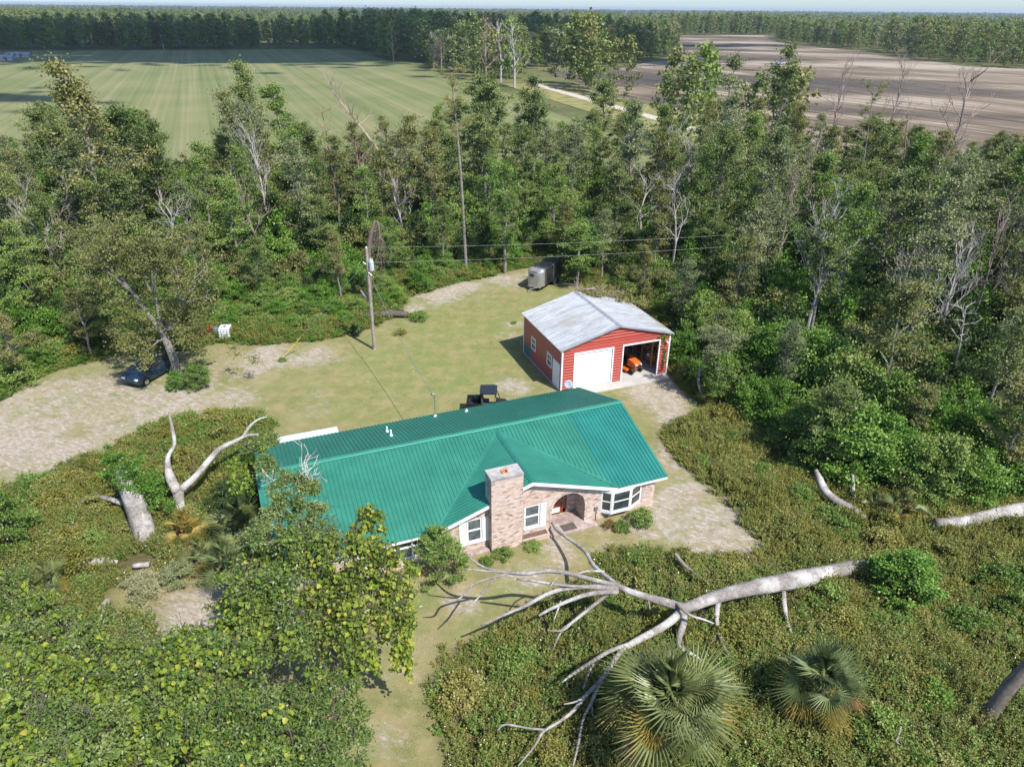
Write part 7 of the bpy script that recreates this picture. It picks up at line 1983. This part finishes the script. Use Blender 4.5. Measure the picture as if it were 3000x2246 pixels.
def far_truck(px, py, col, rz, label, name='far_truck'):
    b_ = gp(px, py); t = thing(name, label, 'truck', (b_[0], b_[1], 0), rz)
    m = carpaint('far_paint_' + name, col)
    MB().prism([(-2.6, .5), (-2.6, 1.05), (-.6, 1.05), (-.45, 1.75), (.8, 1.75), (1.3, 1.1), (2.5, 1.0), (2.6, .5)], -.9, .9, 'y').build('body', m, t, bevel=.05)
    MB().prism([(-.5, 1.12), (-.4, 1.65), (.75, 1.65), (1.2, 1.12)], -.91, .91, 'y').build('window', m_glass_car, t)
    for x in (-1.7, 1.6):
        for s in (-1, 1): MB().lathe([(.38, -.12), (.38, .12)], n=14, axis='y').build('wheel', m_tyre, t, loc=(x, s * .8, .38))
    return t
far_truck(2286, 190, (.65, .66, .68), .4, 'white pickup standing in the ploughed field')
far_truck(1703, 146, (.5, .05, .03), 1.2, 'red truck parked under the far oaks by the shed', 'far_red_truck')
far_truck(1678, 150, (.5, .1, .04), .3, 'orange-red vehicle parked beside the red truck under the far oaks', 'far_orange_truck')
for i, (px, yb, yt, lab) in enumerate([(481, 147, 100, 'leaning utility pole at the far edge of the green field'), (1330, 40, 22, 'thin mast above the far woods'), (272, 60, 20, 'thin pole above the far woods left of the field')]):
    b_ = gp(px, yb); h = height_at(b_, yt)
    t = thing('far_pole', lab, 'pole', (b_[0], b_[1], 0))
    MB().tube([(0, 0, 0), (-.5, 0, h)], [.2, .15], 6).build('pole', m_pole, t); MB().box(-1.5, .7, -.08, .08, h - .9, h - .7).build('crossarm', m_pole, t)
# oaks round the far homestead and single field trees
for i, (px, py, h, lab) in enumerate([(1600, 196, 17, 'large dark oak beside the far shed, nearest the sandy road'), (1640, 190, 19, 'tallest dark oak beside the far shed'), (1760, 182, 15, 'round dark oak right of the far shed'), (1790, 178, 13, 'smaller dark oak at the end of the far shed group'), (1672, 176, 15, 'dark oak directly behind the far shed'), (1820, 172, 6, 'small round tree alone on the far grass'), (1560, 190, 15, 'dark oak at the corner of the far grass')]):
    b_ = gp(px, py); k, tm, cm = PROTO[[1, 0, 8, 1, 0, 8, 6][i]]
    plant('far_oak', tm, cm, (b_[0], b_[1], -.05), (2.1 if h > 8 else 1.0, 2.1 if h > 8 else 1.0, h / 14), i, lab, 'tree')

# ================================================================== CLOUDS AND AIR
m_cloud = simple('cloud_white', (.8, .8, .82), 1.0, var=.03)
def cloud(sx, sy, rx, ry, seed, core=1.0, alt=520.0):
    """a real cloud whose shadow falls round (sx, sy)"""
    k = alt / math.tan(SUN_ELEV)
    cx, cy = sx + k * math.cos(SUN_AZ), sy + k * math.sin(SUN_AZ)
    g = np.random.default_rng(seed); bm = bmesh.new()
    def puff(x, y, z, a, b_, c, sub):
        bmesh.ops.create_icosphere(bm, subdivisions=sub, radius=1.0, matrix=Matrix.Translation((x, y, z)) @ Matrix.Diagonal((a, b_, c, 1)))
    for i in range(int(14 * core)):                     # the solid heart
        a = g.random() * 6.28; r = math.sqrt(g.random()) * .55
        k_ = g.uniform(.16, .3)
        puff(r * math.cos(a) * rx, r * math.sin(a) * ry, g.uniform(0, 14), rx * k_, ry * k_, 14, 2)
    for i in range(int(max(30, rx * ry * .02))):        # frayed into small puffs at the rim
        q = g.normal(size=2) * .52; s = g.uniform(2.5, 5.0)
        puff(q[0] * rx, q[1] * ry, g.uniform(-6, 10), s * 1.4, s, s * .7, 1)
    me = bpy.data.meshes.new('cloud'); bm.to_mesh(me); bm.free(); me.materials.append(m_cloud)
    me.polygons.foreach_set('use_smooth', [True] * len(me.polygons))
    o = link('cloud', me, None, (cx, cy, alt)); tag(o, kind='structure')
    return o
cloud(-330, 530, 260, 130, 1, 2.0)
cloud(-110, 520, 220, 140, 2, 2.0)
cloud(-190, 425, 250, 62, 7, 1.2)
cloud(-190, 232, 80, 30, 3, .5)
cloud(140, 640, 110, 45, 5, .7)
cloud(62, 440, 60, 55, 8, 1.0)
hz = MB().box(-9010, 9010, -310, 16010, -1.06, 31.5).build('haze', None)
m_hz = bpy.data.materials.new('haze_air'); m_hz.use_nodes = True
nt = m_hz.node_tree; nt.nodes.clear()
vo = nt.nodes.new('ShaderNodeVolumePrincipled'); vo.inputs['Color'].default_value = (.72, .84, 1.0, 1); vo.inputs['Density'].default_value = .00009
vo.inputs['Anisotropy'].default_value = .2
ou = nt.nodes.new('ShaderNodeOutputMaterial'); nt.links.new(vo.outputs[0], ou.inputs['Volume'])
hz.data.materials.append(m_hz)
tag(hz, kind='stuff')
